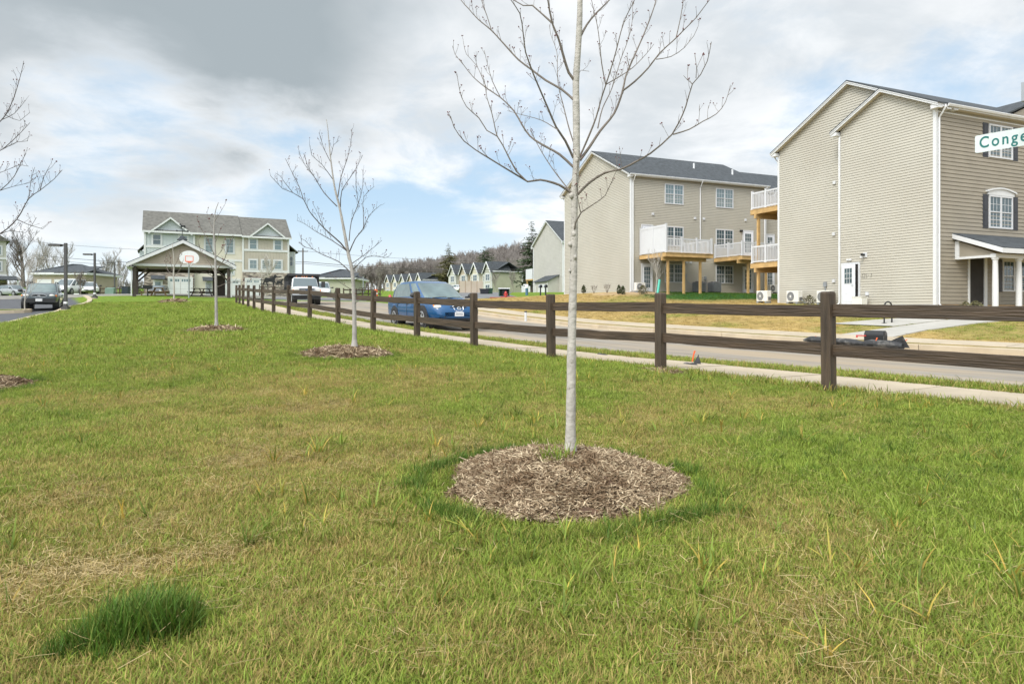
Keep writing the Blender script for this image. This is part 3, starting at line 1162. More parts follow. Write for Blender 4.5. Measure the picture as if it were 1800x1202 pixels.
def window(par, o, a, n, x0, x1, z0, z1, twin=True, grid=(3, 2), fw=.075, pane='pane', double=True, trim=0.0, muntin=.018, label=None):
    """window > pane, grille"""
    mb = MB()
    fb = lambda *q: frame_box(mb, o, a, n, *q)
    fb(x0, x1, z0, z0 + fw, .002, .062)
    fb(x0, x1, z1 - fw, z1, .002, .062)
    fb(x0, x0 + fw, z0 + fw, z1 - fw, .002, .06)
    fb(x1 - fw, x1, z0 + fw, z1 - fw, .002, .06)
    if trim:
        fb(x0 - trim, x1 + trim, z0 - trim, z0, .002, .042)
        fb(x0 - trim, x1 + trim, z1, z1 + trim, .002, .042)
        fb(x0 - trim, x0, z0, z1, .002, .04)
        fb(x1, x1 + trim, z0, z1, .002, .04)
    cells = []
    if twin:
        mid = (x0 + x1) / 2
        fb(mid - .055, mid + .055, z0 + fw, z1 - fw, .002, .058)
        cells = [(x0 + fw, mid - .055), (mid + .055, x1 - fw)]
    else:
        cells = [(x0 + fw, x1 - fw)]
    zm = (z0 + z1) / 2
    for (l_, r_) in cells:
        if double:
            fb(l_, r_, zm - .024, zm + .024, .002, .05)
    w = mb.build('window', M['vinyl'], par, label=label)
    fix_normals(w)
    for (l_, r_) in cells:
        halves = [(z0 + fw, zm - .024, .018), (zm + .024, z1 - fw, .03)] if double else [(z0 + fw, z1 - fw, .025)]
        for (b_, t_, d) in halves:
            pm = MB()
            frame_box(pm, o, a, n, l_ + .001, r_ - .001, b_ + .001, t_ - .001, .004, d)
            p = pm.build('pane', M[pane], w)
            fix_normals(p)
        if grid:
            gm = MB()
            for (b_, t_, d) in halves:
                for i in range(1, grid[0]):
                    x = l_ + (r_ - l_) * i / grid[0]
                    frame_box(gm, o, a, n, x - muntin / 2, x + muntin / 2, b_ + .002, t_ - .002, d - .004, d + .008)
                for i in range(1, grid[1]):
                    z = b_ + (t_ - b_) * i / grid[1]
                    frame_box(gm, o, a, n, l_ + .002, r_ - .002, z - muntin / 2, z + muntin / 2, d - .005, d + .007)
            q = gm.build('grille', M['vinyl'], w)
            fix_normals(q)
    return w


def door(par, o, a, n, x0, x1, z0, z1, glass='half', name='door', m='door', handle=1, label=None):
    """door > frame, pane, handle; glass: 'half' or 'full' """
    mb = MB()
    frame_box(mb, o, a, n, x0 + .09, x1 - .09, z0 + .03, z1 - .09, .004, .03)
    if glass == 'half':
        cols = [(x0 + .19, (x0 + x1) / 2 - .04), ((x0 + x1) / 2 + .04, x1 - .19)]
        for (l_, r_) in cols:
            for (b_, t_) in ((z0 + .18, z0 + .55), (z0 + .62, z0 + .95)):
                frame_box(mb, o, a, n, l_, r_, b_, t_, .03, .038)
    d = mb.build(name, M[m], par, label=label)
    fix_normals(d)
    fm = MB()
    frame_box(fm, o, a, n, x0, x0 + .085, z0, z1, .002, .055)
    frame_box(fm, o, a, n, x1 - .085, x1, z0, z1, .002, .055)
    frame_box(fm, o, a, n, x0 + .085, x1 - .085, z1 - .085, z1, .002, .055)
    f_ = fm.build('frame', M['vinyl'], d)
    fix_normals(f_)
    gl = (x0 + .24, x1 - .24, z0 + 1.1, z1 - .27) if glass == 'half' else (x0 + .25, x1 - .25, z0 + .30, z1 - .27)
    pm = MB()
    frame_box(pm, o, a, n, *gl, .026, .034)
    p = pm.build('pane', M['pane'], d)
    fix_normals(p)
    gm = MB()
    rows = 3 if glass == 'half' else 5
    for i in range(0, 4):
        x = gl[0] + (gl[1] - gl[0]) * i / 3
        frame_box(gm, o, a, n, x - .014, x + .014, gl[2] - .014, gl[3] + .014, .031, .042)
    for i in range(0, rows + 1):
        z = gl[2] + (gl[3] - gl[2]) * i / rows
        frame_box(gm, o, a, n, gl[0], gl[1], z - .014, z + .014, .0312, .0415)
    q = gm.build('grille', M['vinyl'], d)
    fix_normals(q)
    hx = x1 - .16 if handle > 0 else x0 + .16
    hm = MB()
    c = Vector(o) + Vector(a) * hx + Vector(n) * .06 + Vector((0, 0, z0 + .98))
    hm.tube([c - Vector(n) * .03, c, c - Vector(a) * .11 * handle], .014, 6)
    hm.build('handle', M['metal'], d)
    return d


def slab(mb, A, B, C_, D, th, mi=0):
    """roof slab from eave A-B up to ridge D-C, thickness th downwards"""
    A, B, C_, D = map(Vector, (A, B, C_, D))
    dn = Vector((0, 0, -th))
    mb.add([A, B, C_, D, A + dn, B + dn, C_ + dn, D + dn],
           ((0, 1, 2, 3), (7, 6, 5, 4), (0, 4, 5, 1), (1, 5, 6, 2), (2, 6, 7, 3), (3, 7, 4, 0)), mi)


def gable_roof(par, x0, x1, y0, y1, ze, pitch, ohx0, ohx1, ohy, m='shingle', th=.07, rake=.20, gutter=True, box=True, returns=True, soffit='soffit'):
    """ridge along x. ze: height of the roof top at the wall line minus overhang drop"""
    yc = (y0 + y1) / 2
    hw = (y1 - y0) / 2 + ohy
    zr = ze + pitch * hw
    X0, X1 = x0 - ohx0, x1 + ohx1
    Y0, Y1 = y0 - ohy, y1 + ohy
    mb = MB()
    slab(mb, (X0 - .02, Y0 - .03, ze - .03 * pitch), (X1 + .02, Y0 - .03, ze - .03 * pitch), (X1 + .02, yc, zr), (X0 - .02, yc, zr), th)
    slab(mb, (X1 + .02, Y1 + .03, ze - .03 * pitch), (X0 - .02, Y1 + .03, ze - .03 * pitch), (X0 - .02, yc, zr + .001), (X1 + .02, yc, zr + .001), th)
    roof = mb.build('roof', M[m], par, fix=False)
    fix_normals(roof)
    wb = MB()
    # rake boards on both gable ends, in two steps
    for (xx, s) in ((X0, 1), (X1, -1)):
        for sg, ya in ((1, Y0), (-1, Y1)):
            for (dd, z_top, z_bot) in ((.0, th * .9, rake), (.028, th, rake * .55)):
                xa, xb = (xx - dd * s, xx + .03 * s)
                vs = []
                for x in (xa, xb):
                    vs += [(x, ya, ze - z_bot), (x, yc, zr - z_bot), (x, yc, zr - z_top), (x, ya, ze - z_top)]
                wb.add(vs, ((0, 1, 2, 3), (7, 6, 5, 4), (0, 4, 5, 1), (1, 5, 6, 2), (2, 6, 7, 3), (3, 7, 4, 0)))
    # fascia along the eaves
    for ya, s in ((Y0, 1), (Y1, -1)):
        wb.bb(X0 + .03, X1 - .03, min(ya, ya + .03 * s), max(ya, ya + .03 * s), ze - rake, ze - th)
    if returns:
        for xx, s in ((X0, 1), (X1, -1)):
            for ya, yb in ((Y0, y0 + .06), (y1 - .06, Y1)):
                xa, xb = sorted((xx + .031 * s, xx + (ohx0 + .015) * s))
                wb.bb(xa, xb, ya + .001, yb - .001, ze - rake - .06, ze - th - .02)
    fo = wb.build('rake_board', M['white'], roof)
    fix_normals(fo)
    sb = MB()
    for ya, yb in ((Y0 + .03, y0), (y1, Y1 - .03)):
        sb.bb(X0 + .05, X1 - .05, ya, yb, ze - rake + .004, ze - rake + .02)
    for (xx, s, oh) in ((X0, 1, ohx0), (X1, -1, ohx1)):
        if oh < .05:
            continue
        for ya in (Y0, Y1):
            vs = []
            zz = rake - .03
            for dz2 in (0, .015):
                vs += [(xx + .03 * s, ya, ze - zz + dz2), (xx + oh * s, ya, ze - zz + dz2), (xx + oh * s, yc, zr - zz + dz2), (xx + .03 * s, yc, zr - zz + dz2)]
            sb.add(vs, ((0, 1, 2, 3), (7, 6, 5, 4), (0, 4, 5, 1), (1, 5, 6, 2), (2, 6, 7, 3), (3, 7, 4, 0)))
    so = sb.build('soffit', M[soffit], roof)
    fix_normals(so)
    if gutter:
        for ya, s in ((Y0, -1), (Y1, 1)):
            gmb = MB()
            prof = [(0, 0), (.10, -.0), (.11, -.03), (.075, -.11), (0, -.115)]
            vs = []
            for x in (X0 + .02, X1 - .02):
                for (u, v) in prof:
                    vs.append((x, ya + s * (u + .002), ze - th + .035 + v))
            k = len(prof)
            fs = [tuple(range(k)), tuple(range(2 * k - 1, k - 1, -1))] + [(i, (i + 1) % k, (i + 1) % k + k, i + k) for i in range(k)]
            gmb.add(vs, fs)
            go = gmb.build('gutter', M['white'], par)
            fix_normals(go)
    return roof, zr


def downspout(par, x, y, ztop, zbot, n, off=.32):
    """from the gutter back to the wall and down; n = outward"""
    n = Vector(n)
    p = Vector((x, y, 0))
    mb = MB()
    mb.tube([p + n * (off + .03) + Vector((0, 0, ztop)), p + n * (off + .03) + Vector((0, 0, ztop - .10)), p + n * .06 + Vector((0, 0, ztop - .52)),
             p + n * .06 + Vector((0, 0, zbot + .12)), p + n * .16 + Vector((0, 0, zbot + .03))], .047, 4)
    o = mb.build('downspout', M['white'], par)
    return o


def vent(par, o, a, n, x, z, s=.16, name='wall_vent'):
    mb = MB()
    frame_box(mb, o, a, n, x - s / 2, x + s / 2, z - s / 2, z + s / 2, .002, .09)
    q = mb.build(name, M['vinyl'], par, bevel=.012)
    fix_normals(q)
    return q


def corner_boards(par, pts, z0, z1, w=.11):
    mb = MB()
    for (x, y, zt) in pts:
        mb.bb(x - .022, x + w, y - .022, y + w, z0, zt if zt else z1)
    o = mb.build('corner_board', M['white'], par)
    return o


AX, AY = (1, 0, 0), (0, 1, 0)
A_B = math.atan(.43)
UV = lambda a: (Vector((math.cos(a), math.sin(a), 0)), Vector((-math.sin(a), math.cos(a), 0)))


def wall_core(par, poly, y0, y1, m, name='wall'):
    """solid block behind the boards: poly in (y, z), extruded along x"""
    mb = MB()
    n = len(poly)
    vs = [(y0, p[0], p[1]) for p in poly] + [(y1, p[0], p[1]) for p in poly]
    fs = [tuple(range(n)), tuple(range(2 * n - 1, n - 1, -1))] + [(i, i + n, (i + 1) % n + n, (i + 1) % n) for i in range(n)]
    mb.add(vs, fs)
    o = mb.build(name, M[m], par)
    fix_normals(o)
    return o


# ------------------------------------------------------------------ house 1: the near corner house on the right
b1z = E + .25
B1 = empty('row_house', (18.81, 30.3, b1z), A_B,
           'nearest three-storey khaki row house with an ajar white side door and black shutters', 'house')
D1, P1, T1 = 9.89, .6, 5.14
ze1 = 8.60
pit = .5
zA = ze1 + .30                       # roof top at the overhang edge
core = wall_core(B1, [(.035, 0), (D1 - .035, 0), (D1 - .035, ze1 + .2), (D1 / 2, ze1 + .5 * D1 / 2 + .22), (.035, ze1 + .2)], P1 + .035, 34, 'sid_end')
wall_core(B1, [(.035, 0), (T1 - .035, 0), (T1 - .035, ze1 + .2), (T1 / 2, ze1 + .5 * T1 / 2 + .22), (.035, ze1 + .2)], .035, P1 + .05, 'sid_end')
wall_core(B1, [(.02, -.45), (D1 - .02, -.45), (D1 - .02, 0), (.02, 0)], P1 + .03, 34, 'found', 'foundation')
wall_core(B1, [(.02, -.45), (T1 - .02, -.45), (T1 - .02, 0), (.02, 0)], .03, P1 + .1, 'found', 'foundation')


def gext(y0, y1, zwall, pitch, mrg=.0):
    yc = (y0 + y1) / 2

    def f(z):
        if z <= zwall:
            return (y0, y1)
        d = (z - zwall) / pitch
        return (y0 + d, y1 - d)
    return f


smb = MB()
siding(smb, (0, 0, 0), AY, (-1, 0, 0), 0, ze1 + .5 * T1 / 2 + .28, gext(.1, T1 - .1, ze1 + .32, .5), .127, .022)
siding(smb, (P1, 0, 0), AY, (-1, 0, 0), 0, ze1 + .5 * D1 / 2 + .28, lambda z: (max(gext(.1, D1 - .1, ze1 + .32, .5)(z)[0], T1 - .0) if z < 9.2 else gext(.1, D1 - .1, ze1 + .32, .5)(z)[0], gext(.1, D1 - .1, ze1 + .32, .5)(z)[1]), .127, .022)
siding(smb, (0, T1, 0), AX, (0, 1, 0), 0, ze1, lambda z: (0.02, P1), .127, .022)
siding(smb, (P1, D1, 0), AX, (0, 1, 0), 0, ze1, lambda z: (.1, 33), .127, .022)
so = smb.build('siding', M['sid_end'], B1, kind='stuff')
fix_normals(so)
smb = MB()
ENT = (2.28, 3.30)
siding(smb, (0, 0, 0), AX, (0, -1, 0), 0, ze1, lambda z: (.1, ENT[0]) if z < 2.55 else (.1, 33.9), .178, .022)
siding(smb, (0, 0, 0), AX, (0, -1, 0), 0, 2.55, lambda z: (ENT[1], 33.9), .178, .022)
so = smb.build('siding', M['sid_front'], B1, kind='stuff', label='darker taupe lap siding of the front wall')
fix_normals(so)
roof1, zr1 = gable_roof(B1, P1, 34, 0, D1, zA, pit, .3, .1, .3)
roofb, zrb = gable_roof(B1, 0, 1.5, 0, T1, zA + .012, pit, .3, -.4, .3, gutter=False)
cbm = MB()
cbm.bb(-.022, .12, -.022, .12, -.02, ze1 + .05)
cbm.bb(-.022, .09, T1 - .1, T1 + .022, -.02, ze1 + .05)
cbm.bb(P1 - .022, P1 + .1, D1 - .1, D1 + .022, -.02, ze1 + .05)
cbm.bb(-.024, .0, .0, T1, -.055, .0)
cbm.bb(P1 - .024, P1, T1, D1, -.055, .0)
cbm.bb(.12, 33, -.03, -.001, ze1 - .06, ze1 + .0)
cbm.build('corner_board', M['white'], B1)
downspout(B1, .14, 0, zA - .1, -.1, (0, -1, 0))
downspout(B1, -.0, T1 - .05, zA - .35, .0, (-1, 0, 0), .02)
downspout(B1, P1 + .05, D1, zA - .1, .0, (0, 1, 0))
# dormer step of the roof at the right edge of the view
dm = MB()
slab(dm, (4.5, -.30, zA + .02), (4.5, 4.2, zA + .02), (7.5, 4.2, zA + 1.25), (7.5, -.30, zA + 1.25), .08)
slab(dm, (10.5, 4.2, zA + .02), (10.5, -.30, zA + .02), (7.5, -.30, zA + 1.251), (7.5, 4.2, zA + 1.251), .08)
fix_normals(dm.build('roof_dormer', M['shingle'], B1))
dm = MB()
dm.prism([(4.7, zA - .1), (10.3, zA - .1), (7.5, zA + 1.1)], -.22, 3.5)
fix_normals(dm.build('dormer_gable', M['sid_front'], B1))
FO_ = (0, 0, 0)
# front windows, shutters and the arched head
for (z0, z1, arch) in ((6.85, 8.40, False), (3.56, 5.10, True)):
    window(B1, FO_, AX, (0, -1, 0), 3.62, 5.36, z0, z1)
    for (l_, r_) in ((3.20, 3.58), (5.40, 5.78)):
        m_ = MB()
        frame_box(m_, FO_, AX, (0, -1, 0), l_, r_, z0 - .02, z1 + .02, .002, .03)
        for (b_, t_) in ((z0 + .08, (z0 + z1) / 2 - .06), ((z0 + z1) / 2 + .06, z1 - .08)):
            frame_box(m_, FO_, AX, (0, -1, 0), l_ + .07, r_ - .07, b_, t_, .03, .042)
        fix_normals(m_.build('shutter', M['shutter'], B1))
    if arch:
        m_ = MB()
        pts = [(3.52, z1 + .005), (5.46, z1 + .005)] + [(5.46 - 1.94 * k / 14, z1 + .13 + .17 * math.sin(math.pi * k / 14)) for k in range(15)]
        m_.prism([(p[0], p[1]) for p in pts], -.07, -.004)
        top = [(5.56 - 2.14 * k / 14, z1 + .13 + .17 * math.sin(math.pi * k / 14)) for k in range(15)]
        m_.prism(top + [(p[0], p[1] + .07) for p in reversed(top)], -.13, -.003)
        fix_normals(m_.build('arched_head', M['white'], B1))
window(B1, FO_, AX, (0, -1, 0), 4.62, 6.36, .62, 2.10)
m_ = MB()
frame_box(m_, FO_, AX, (0, -1, 0), 4.55, 6.43, 2.105, 2.36, .002, .08)
fix_normals(m_.build('window_head', M['white'], B1))
m_ = MB()
frame_box(m_, FO_, AX, (0, -1, 0), 4.2, 4.58, .60, 2.12, .002, .03)
frame_box(m_, FO_, AX, (0, -1, 0), 4.26, 4.52, .72, 1.30, .03, .042)
frame_box(m_, FO_, AX, (0, -1, 0), 4.26, 4.52, 1.42, 2.02, .03, .042)
fix_normals(m_.build('shutter', M['shutter'], B1))
# recessed entry: a flat dark panel stands in for its shade
m_ = MB()
m_.bb(ENT[0] - .12, ENT[0], -.04, .05, -.1, 2.5)
m_.bb(ENT[1], ENT[1] + .20, -.04, .05, -.1, 2.5)
m_.bb(ENT[0], ENT[1], -.03, .05, 2.42, 2.56)
m_.build('entry_trim', M['white'], B1)
core.data.materials.append(M['dark'])
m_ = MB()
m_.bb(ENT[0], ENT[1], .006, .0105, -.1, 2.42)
m_.build('entry_shade', M['dark'], B1)
smb = MB()
siding(smb, (0, 0, 0), AX, (0, -1, 0), 0, 2.4, lambda z: (ENT[0], ENT[1]), .178, -.0)
# porch: shed roof on round columns
PD = 1.9
m_ = MB()
slab(m_, (1.1, -PD - .25, 2.42), (12, -PD - .25, 2.42), (12, 0, 3.22), (1.1, 0, 3.22), .06)
po = m_.build('porch_roof', M['shingle'], B1)
fix_normals(po)
m_ = MB()
for x in (1.07, 12):
    m_.add([(x, -PD - .27, 2.17), (x + .06, -PD - .27, 2.17), (x + .06, -.01, 2.97), (x, -.01, 2.97),
            (x, -PD - .27, 2.37), (x + .06, -PD - .27, 2.37), (x + .06, -.01, 3.17), (x, -.01, 3.17)],
           ((0, 1, 2, 3), (7, 6, 5, 4), (0, 4, 5, 1), (1, 5, 6, 2), (2, 6, 7, 3), (3, 7, 4, 0)))
m_.bb(1.131, 12, -PD - .27, -PD - .22, 2.17, 2.37)
m_.bb(1.25, 12, -PD + .12, -PD + .34, 2.0, 2.166)
m_.bb(1.25, 1.45, -PD + .34, -.02, 2.02, 2.12)
m_.bb(1.25, 1.36, -.2, -.02, 2.12, 2.85)
fb_ = m_.build('porch_beam', M['white'], B1)
fix_normals(fb_)
m_ = MB()
m_.add([(1.30, -PD + .2, 2.12), (1.30, -.02, 2.12), (1.30, -.02, 2.88), (1.30, -PD + .2, 2.2), (1.42, -PD + .2, 2.12), (1.42, -.02, 2.12), (1.42, -.02, 2.88), (1.42, -PD + .2, 2.2)],
       ((0, 1, 2, 3), (7, 6, 5, 4), (0, 4, 5, 1), (1, 5, 6, 2), (2, 6, 7, 3), (3, 7, 4, 0)))
fix_normals(m_.build('porch_gable', M['sid_front'], B1))
for cxp in (1.40, 3.02, 4.64, 6.26):
    m_ = MB()
    prof = [(.17, -.42), (.17, -.36), (.15, -.34), (.125, -.31), (.12, -.2), (.12, .8), (.10, 1.86), (.105, 1.9), (.14, 1.93), (.14, 2.0)]
    m_.lathe(prof, (cxp, -PD + .23, 0), 'z', 16)
    m_.build('porch_column', M['white'], B1, smooth=True)
m_ = MB()
m_.bb(1.1, 12, -PD - .1, -.03, -.55, -.42)
m_.build('porch_floor', M['conc'], B1)
# side door, standing ajar
SO, SA, SN = (0, 0, 0), AY, (-1, 0, 0)
dx0, dx1 = 3.86, 4.96
m_ = MB()
frame_box(m_, SO, SA, SN, dx0, dx0 + .09, -.06, 2.13, .002, .07)
frame_box(m_, SO, SA, SN, dx1 - .09, dx1, -.06, 2.13, .002, .07)
frame_box(m_, SO, SA, SN, dx0 + .09, dx1 - .09, 2.04, 2.13, .002, .07)
frame_box(m_, SO, SA, SN, dx0 + .09, dx1 - .09, -.08, -.02, .002, .10)
df = m_.build('door_frame', M['vinyl'], B1)
fix_normals(df)
m_ = MB()
frame_box(m_, SO, SA, SN, dx0 + .09, dx1 - .09, -.02, 2.04, .018, .022)
fix_normals(m_.build('doorway_shade', M['dark'], B1))  # flat dark panel painted for the unlit room behind the door
hinge = bpy.data.objects.new('door', None)
COL.objects.link(hinge)
hinge.parent = B1
hinge.location = (-.03, dx1 - .09, 0)
hinge['label'] = 'white half-glazed door standing ajar'
hinge.rotation_euler = (0, 0, R(-13))
w_ = dx1 - dx0 - .18
m_ = MB()
m_.bb(-.045, 0, -w_, 0, 0, 2.03)
for ya, yb in ((-w_ + .12, -w_ / 2 - .04), (-w_ / 2 + .04, -.12)):
    for za, zb in ((.15, .5), (.58, .9)):
        m_.bb(-.052, -.0451, ya, yb, za, zb)
m_.build('leaf', M['door'], hinge)
m_ = MB()
m_.bb(-.049, -.0455, -w_ + .17, -.17, 1.08, 1.85)
m_.build('pane', M['pane'], hinge)
m_ = MB()
for k in range(4):
    y = -w_ + .17 + (w_ - .34) * k / 3
    m_.bb(-.056, -.047, y - .013, y + .013, 1.06, 1.87)
    z = 1.08 + .77 * k / 3
    m_.bb(-.0555, -.0475, -w_ + .16, -.16, z - .013, z + .013)
m_.build('grille', M['vinyl'], hinge)
m_ = MB()
m_.tube([(-.05, -w_ + .07, .98), (-.10, -w_ + .07, .98), (-.10, -w_ + .19, .98)], .013, 6)
m_.build('handle', M['metal'], hinge)
# twin floodlight, camera, dryer vent, outlet boxes
m_ = MB()
m_.box((-.03, 4.48, 2.27), (.05, .14, .09))
m_.ball((-.09, 4.38, 2.27), .055)
m_.ball((-.09, 4.57, 2.27), .055)
m_.build('twin_light', M['vinyl'], B1)
m_ = MB()
m_.box((-.03, 3.58, 2.45), (.04, .22, .24), mi=0)
m_.box((-.14, 3.62, 2.47), (.2, .10, .10), mi=1)
m_.box((-.2, 3.66, 2.36), (.10, .09, .10), mi=0)
m_.build('wall_light', [M['vinyl'], M['black']], B1)
for (t, z) in ((5.62, 6.45), (5.66, 3.75), (5.66, 1.28)):
    vent(B1, (P1, 0, 0), AY, (-1, 0, 0), t + .3, z, .17)
vent(B1, SO, SA, SN, 3.45, .55, .16, 'outlet_cover')
# scribbled numerals beside the door
m_ = MB()


def stroke(mb, pts, w=.012, x=-.021):
    for a, b in zip(pts[:-1], pts[1:]):
        a, b = Vector((x, a[0], a[1])), Vector((x, b[0], b[1]))
        d = (b - a).normalized()
        p = Vector((-1, 0, 0)).cross(d) * w
        mb.quad(a - p, b - p, b + p, a + p)


DIG = {'3': [(0, 1), (.7, 1), (.35, .55), (.7, .3), (.5, 0), (0, .05)], '2': [(0, .85), (.35, 1), (.7, .8), (0, 0), (.75, 0)],
       '5': [(.7, 1), (.05, 1), (.05, .55), (.6, .5), (.6, .05), (0, 0)], '7': [(0, 1), (.7, 1), (.3, 0)], '-': [(.1, .5), (.5, .5)]}
yy = 3.80
for ch in '325-7':
    stroke(m_, [(yy - p[0] * .11, 1.33 + p[1] * .20) for p in DIG[ch]], .007)
    yy -= .125
mk = m_.build('wall_writing', M['plastic'], B1, kind='stuff')
# rear decks of the near house (seen past its left corner)


def deck(name, label, wmin, wmax, dep, zf, wall_o, n, posts_z, par_rot, par_loc, screen=None, beam_in=.45, grp=None, ns=None, posts=(.15, .5, .85), side_rails=(True, True), zlow=None):
    """wmin..wmax along the wall, dep outward; n = +1 outward +y, -1 outward -y"""
    root = empty(name, par_loc, par_rot, label, 'deck', grp)
    y = lambda d: wall_o + n * d
    m_ = MB()
    m_.bb(wmin, wmax, min(y(dep - .04), y(dep)), max(y(dep - .04), y(dep)), zf - .30, zf - .03)
    m_.bb(wmin, wmin + .04, min(y(.05), y(dep - .041)), max(y(.05), y(dep - .041)), zf - .30, zf - .03)
    m_.bb(wmax - .04, wmax, min(y(.05), y(dep - .041)), max(y(.05), y(dep - .041)), zf - .30, zf - .03)
    x = wmin + .4
    while x < wmax - .1:
        m_.bb(x - .02, x + .02, min(y(.05), y(dep - .045)), max(y(.05), y(dep - .045)), zf - .26, zf - .035)
        x += .4
    m_.build('frame', M['pt'], root)
    m_ = MB()
    d = .05
    while d < dep - .05:
        m_.bb(wmin - .02, wmax + .02, min(y(d), y(d + .135)), max(y(d), y(d + .135)), zf - .028, zf)
        d += .141
    m_.build('deck_boards', M['pt'], root, kind='stuff')
    m_ = MB()
    yb = y(dep - beam_in)
    m_.bb(wmin - .06, wmax - .35, yb - .07, yb + .07, zf - .56, zf - .303)
    m_.build('beam', M['pt'], root)
    for f in posts:
        xp = wmin + (wmax - wmin) * f
        zg = posts_z(xp, yb)
        m_ = MB()
        m_.bb(xp - .075, xp + .075, yb - .072, yb + .072, zg - .1, zf - .562)
        m_.build('post', M['pt'], root)
    ym, yi = y(dep - .09), y(.10)
    rail = MB()
    bal = MB()
    segs = [((wmin + .09, ym), (wmax - .09, ym))]
    if side_rails[0] and not screen:
        segs.append(((wmin + .09, ym), (wmin + .09, yi)))
    if side_rails[1]:
        segs.append(((wmax - .09, ym), (wmax - .09, yi)))
    npost = set()
    for (a, b) in segs:
        L = math.hypot(b[0] - a[0], b[1] - a[1])
        cx, cy = (a[0] + b[0]) / 2, (a[1] + b[1]) / 2
        hor = abs(b[0] - a[0]) > abs(b[1] - a[1])
        for z, h_ in ((zf + 1.0, .09), (zf + .10, .07)):
            rail.box((cx, cy, z), (L - .1 if hor else .045, .045 if hor else L - .1, h_))
        k = int(L / .125)
        for i in range(1, k):
            t = i / k
            bal.box((a[0] + (b[0] - a[0]) * t, a[1] + (b[1] - a[1]) * t, zf + .55), (.036, .036, .83))
        np_ = max(1, round(L / 1.5))
        for i in range(np_ + 1):
            t = i / np_
            npost.add((round(a[0] + (b[0] - a[0]) * t, 3), round(a[1] + (b[1] - a[1]) * t, 3)))
    rail.build('railing', M['vinyl'], root)
    bal.build('balusters', M['vinyl'], root, kind='stuff')
    for (px_, py_) in sorted(npost):
        if screen and abs(px_ - (wmin + .09)) < .02:
            continue
        m_ = MB()
        m_.box((px_, py_, zf + .56), (.11, .11, 1.12))
        m_.box((px_, py_, zf + 1.135), (.135, .135, .03))
        m_.box((px_, py_, zf + .03), (.15, .15, .06))
        m_.build('newel_post', M['vinyl'], root)
    if screen:
        hs = 2.02
        for i in range(2):
            ya, yb2 = yi + (ym - yi) * i / 2, yi + (ym - yi) * (i + 1) / 2
            m_ = MB()
            lo, hi = min(ya, yb2) + .06, max(ya, yb2) - .06
            m_.bb(wmin + .07, wmin + .11, lo, hi, zf + .06, zf + hs)
            m_.bb(wmin + .05, wmin + .13, lo, hi, zf + hs - .16, zf + hs - .02)
            m_.bb(wmin + .05, wmin + .13, lo, hi, zf + .06, zf + .2)
            m_.build('privacy_panel', M['vinyl'], root)
        for i in range(3):
            ya = yi + (ym - yi) * i / 2
            m_ = MB()
            m_.box((wmin + .09, ya, zf + hs / 2), (.13, .13, hs + .06))
            m_.box((wmin + .09, ya, zf + hs + .045), (.155, .155, .03))
            m_.build('screen_post', M['vinyl'], root)
    return root


def loc_ground(root_loc, a):
    u, v = UV(a)
    return lambda x, y: g(root_loc[0] + u.x * x + v.x * y, root_loc[1] + u.y * x + v.y * y) - root_loc[2]


lg1 = loc_ground(B1.location, A_B)
deck('raised_deck', 'upper timber deck with white railing behind the near house', .78, 4.6, 2.45, 5.88, D1 + .02, 1, lambda x, y: 2.62 + .562 - .5, A_B, B1.location,
     grp='timber decks behind the row houses', posts=(.06, .9))
deck('raised_deck', 'lower timber deck with white railing, directly under another deck behind the near house', .78, 4.6, 2.45, 2.60, D1 + .02, 1, lg1, A_B, B1.location,
     grp='timber decks behind the row houses', posts=(.06, .9))

# ------------------------------------------------------------------ house 2: the row behind, its deck side towards us
b2z = E + 1.40
B2 = empty('row_house', (8.97, 51.5, b2z), A_B,
           'long sand-coloured three-storey row house with decks, standing behind the pale young tree', 'house')
D2 = 10.79
ze2 = 8.58
zA2 = ze2 + .30
wall_core(B2, [(.035, 0), (D2 - .035, 0), (D2 - .035, ze2 + .2), (D2 / 2, ze2 + .5 * D2 / 2 + .22), (.035, ze2 + .2)], .035, 13.18, 'sid_b2')
wall_core(B2, [(.535, 0), (D2 - .5, 0), (D2 - .5, ze2 - .3), (D2 / 2, ze2 + .5 * D2 / 2 - .4), (.535, ze2 - .3)], 13.1, 34, 'sid_b2')
wall_core(B2, [(.03, -.6), (D2 - .03, -.6), (D2 - .03, -.0), (.03, -.0)], .03, 34, 'conc', 'foundation')
smb = MB()
siding(smb, (0, 0, 0), AY, (-1, 0, 0), 0, ze2 + .5 * D2 / 2 + .28, gext(.1, D2 - .1, ze2 + .32, .5), .127, .022)
fix_normals(smb.build('siding', M['sid_end'], B2, kind='stuff'))
smb = MB()
siding(smb, (0, 0, 0), AX, (0, -1, 0), 0, ze2, lambda z: (.1, 13.1), .127, .022)
siding(smb, (0, .5, 0), AX, (0, -1, 0), 0, ze2 - .3, lambda z: (13.2, 34), .127, .022)
fix_normals(smb.build('siding', M['sid_b2'], B2, kind='stuff'))
gable_roof(B2, 0, 13.2, 0, D2, zA2, .5, .3, .12, .3)
gable_roof(B2, 13.35, 34, .5, D2, zA2 - .32, .5, -.0, .1, .3)
cbm = MB()
cbm.bb(-.022, .13, -.022, .13, -.02, ze2 + .05)
cbm.bb(-.022, .11, D2 - .11, D2 + .022, -.02, ze2 + .05)
cbm.bb(13.09, 13.222, -.022, .11, -.02, ze2 + .05)
cbm.bb(-.024, .0, .13, D2 - .11, -.055, .0)
cbm.bb(.13, 13.1, -.024, .0, -.055, .0)
cbm.build('corner_board', M['white'], B2)
downspout(B2, .16, 0, zA2 - .1, .0, (0, -1, 0))
downspout(B2, 6.42, 0, zA2 - .1, .0, (0, -1, 0))
downspout(B2, 13.0, 0, zA2 - .1, .0, (0, -1, 0))
downspout(B2, .1, D2, zA2 - .1, .0, (0, 1, 0))
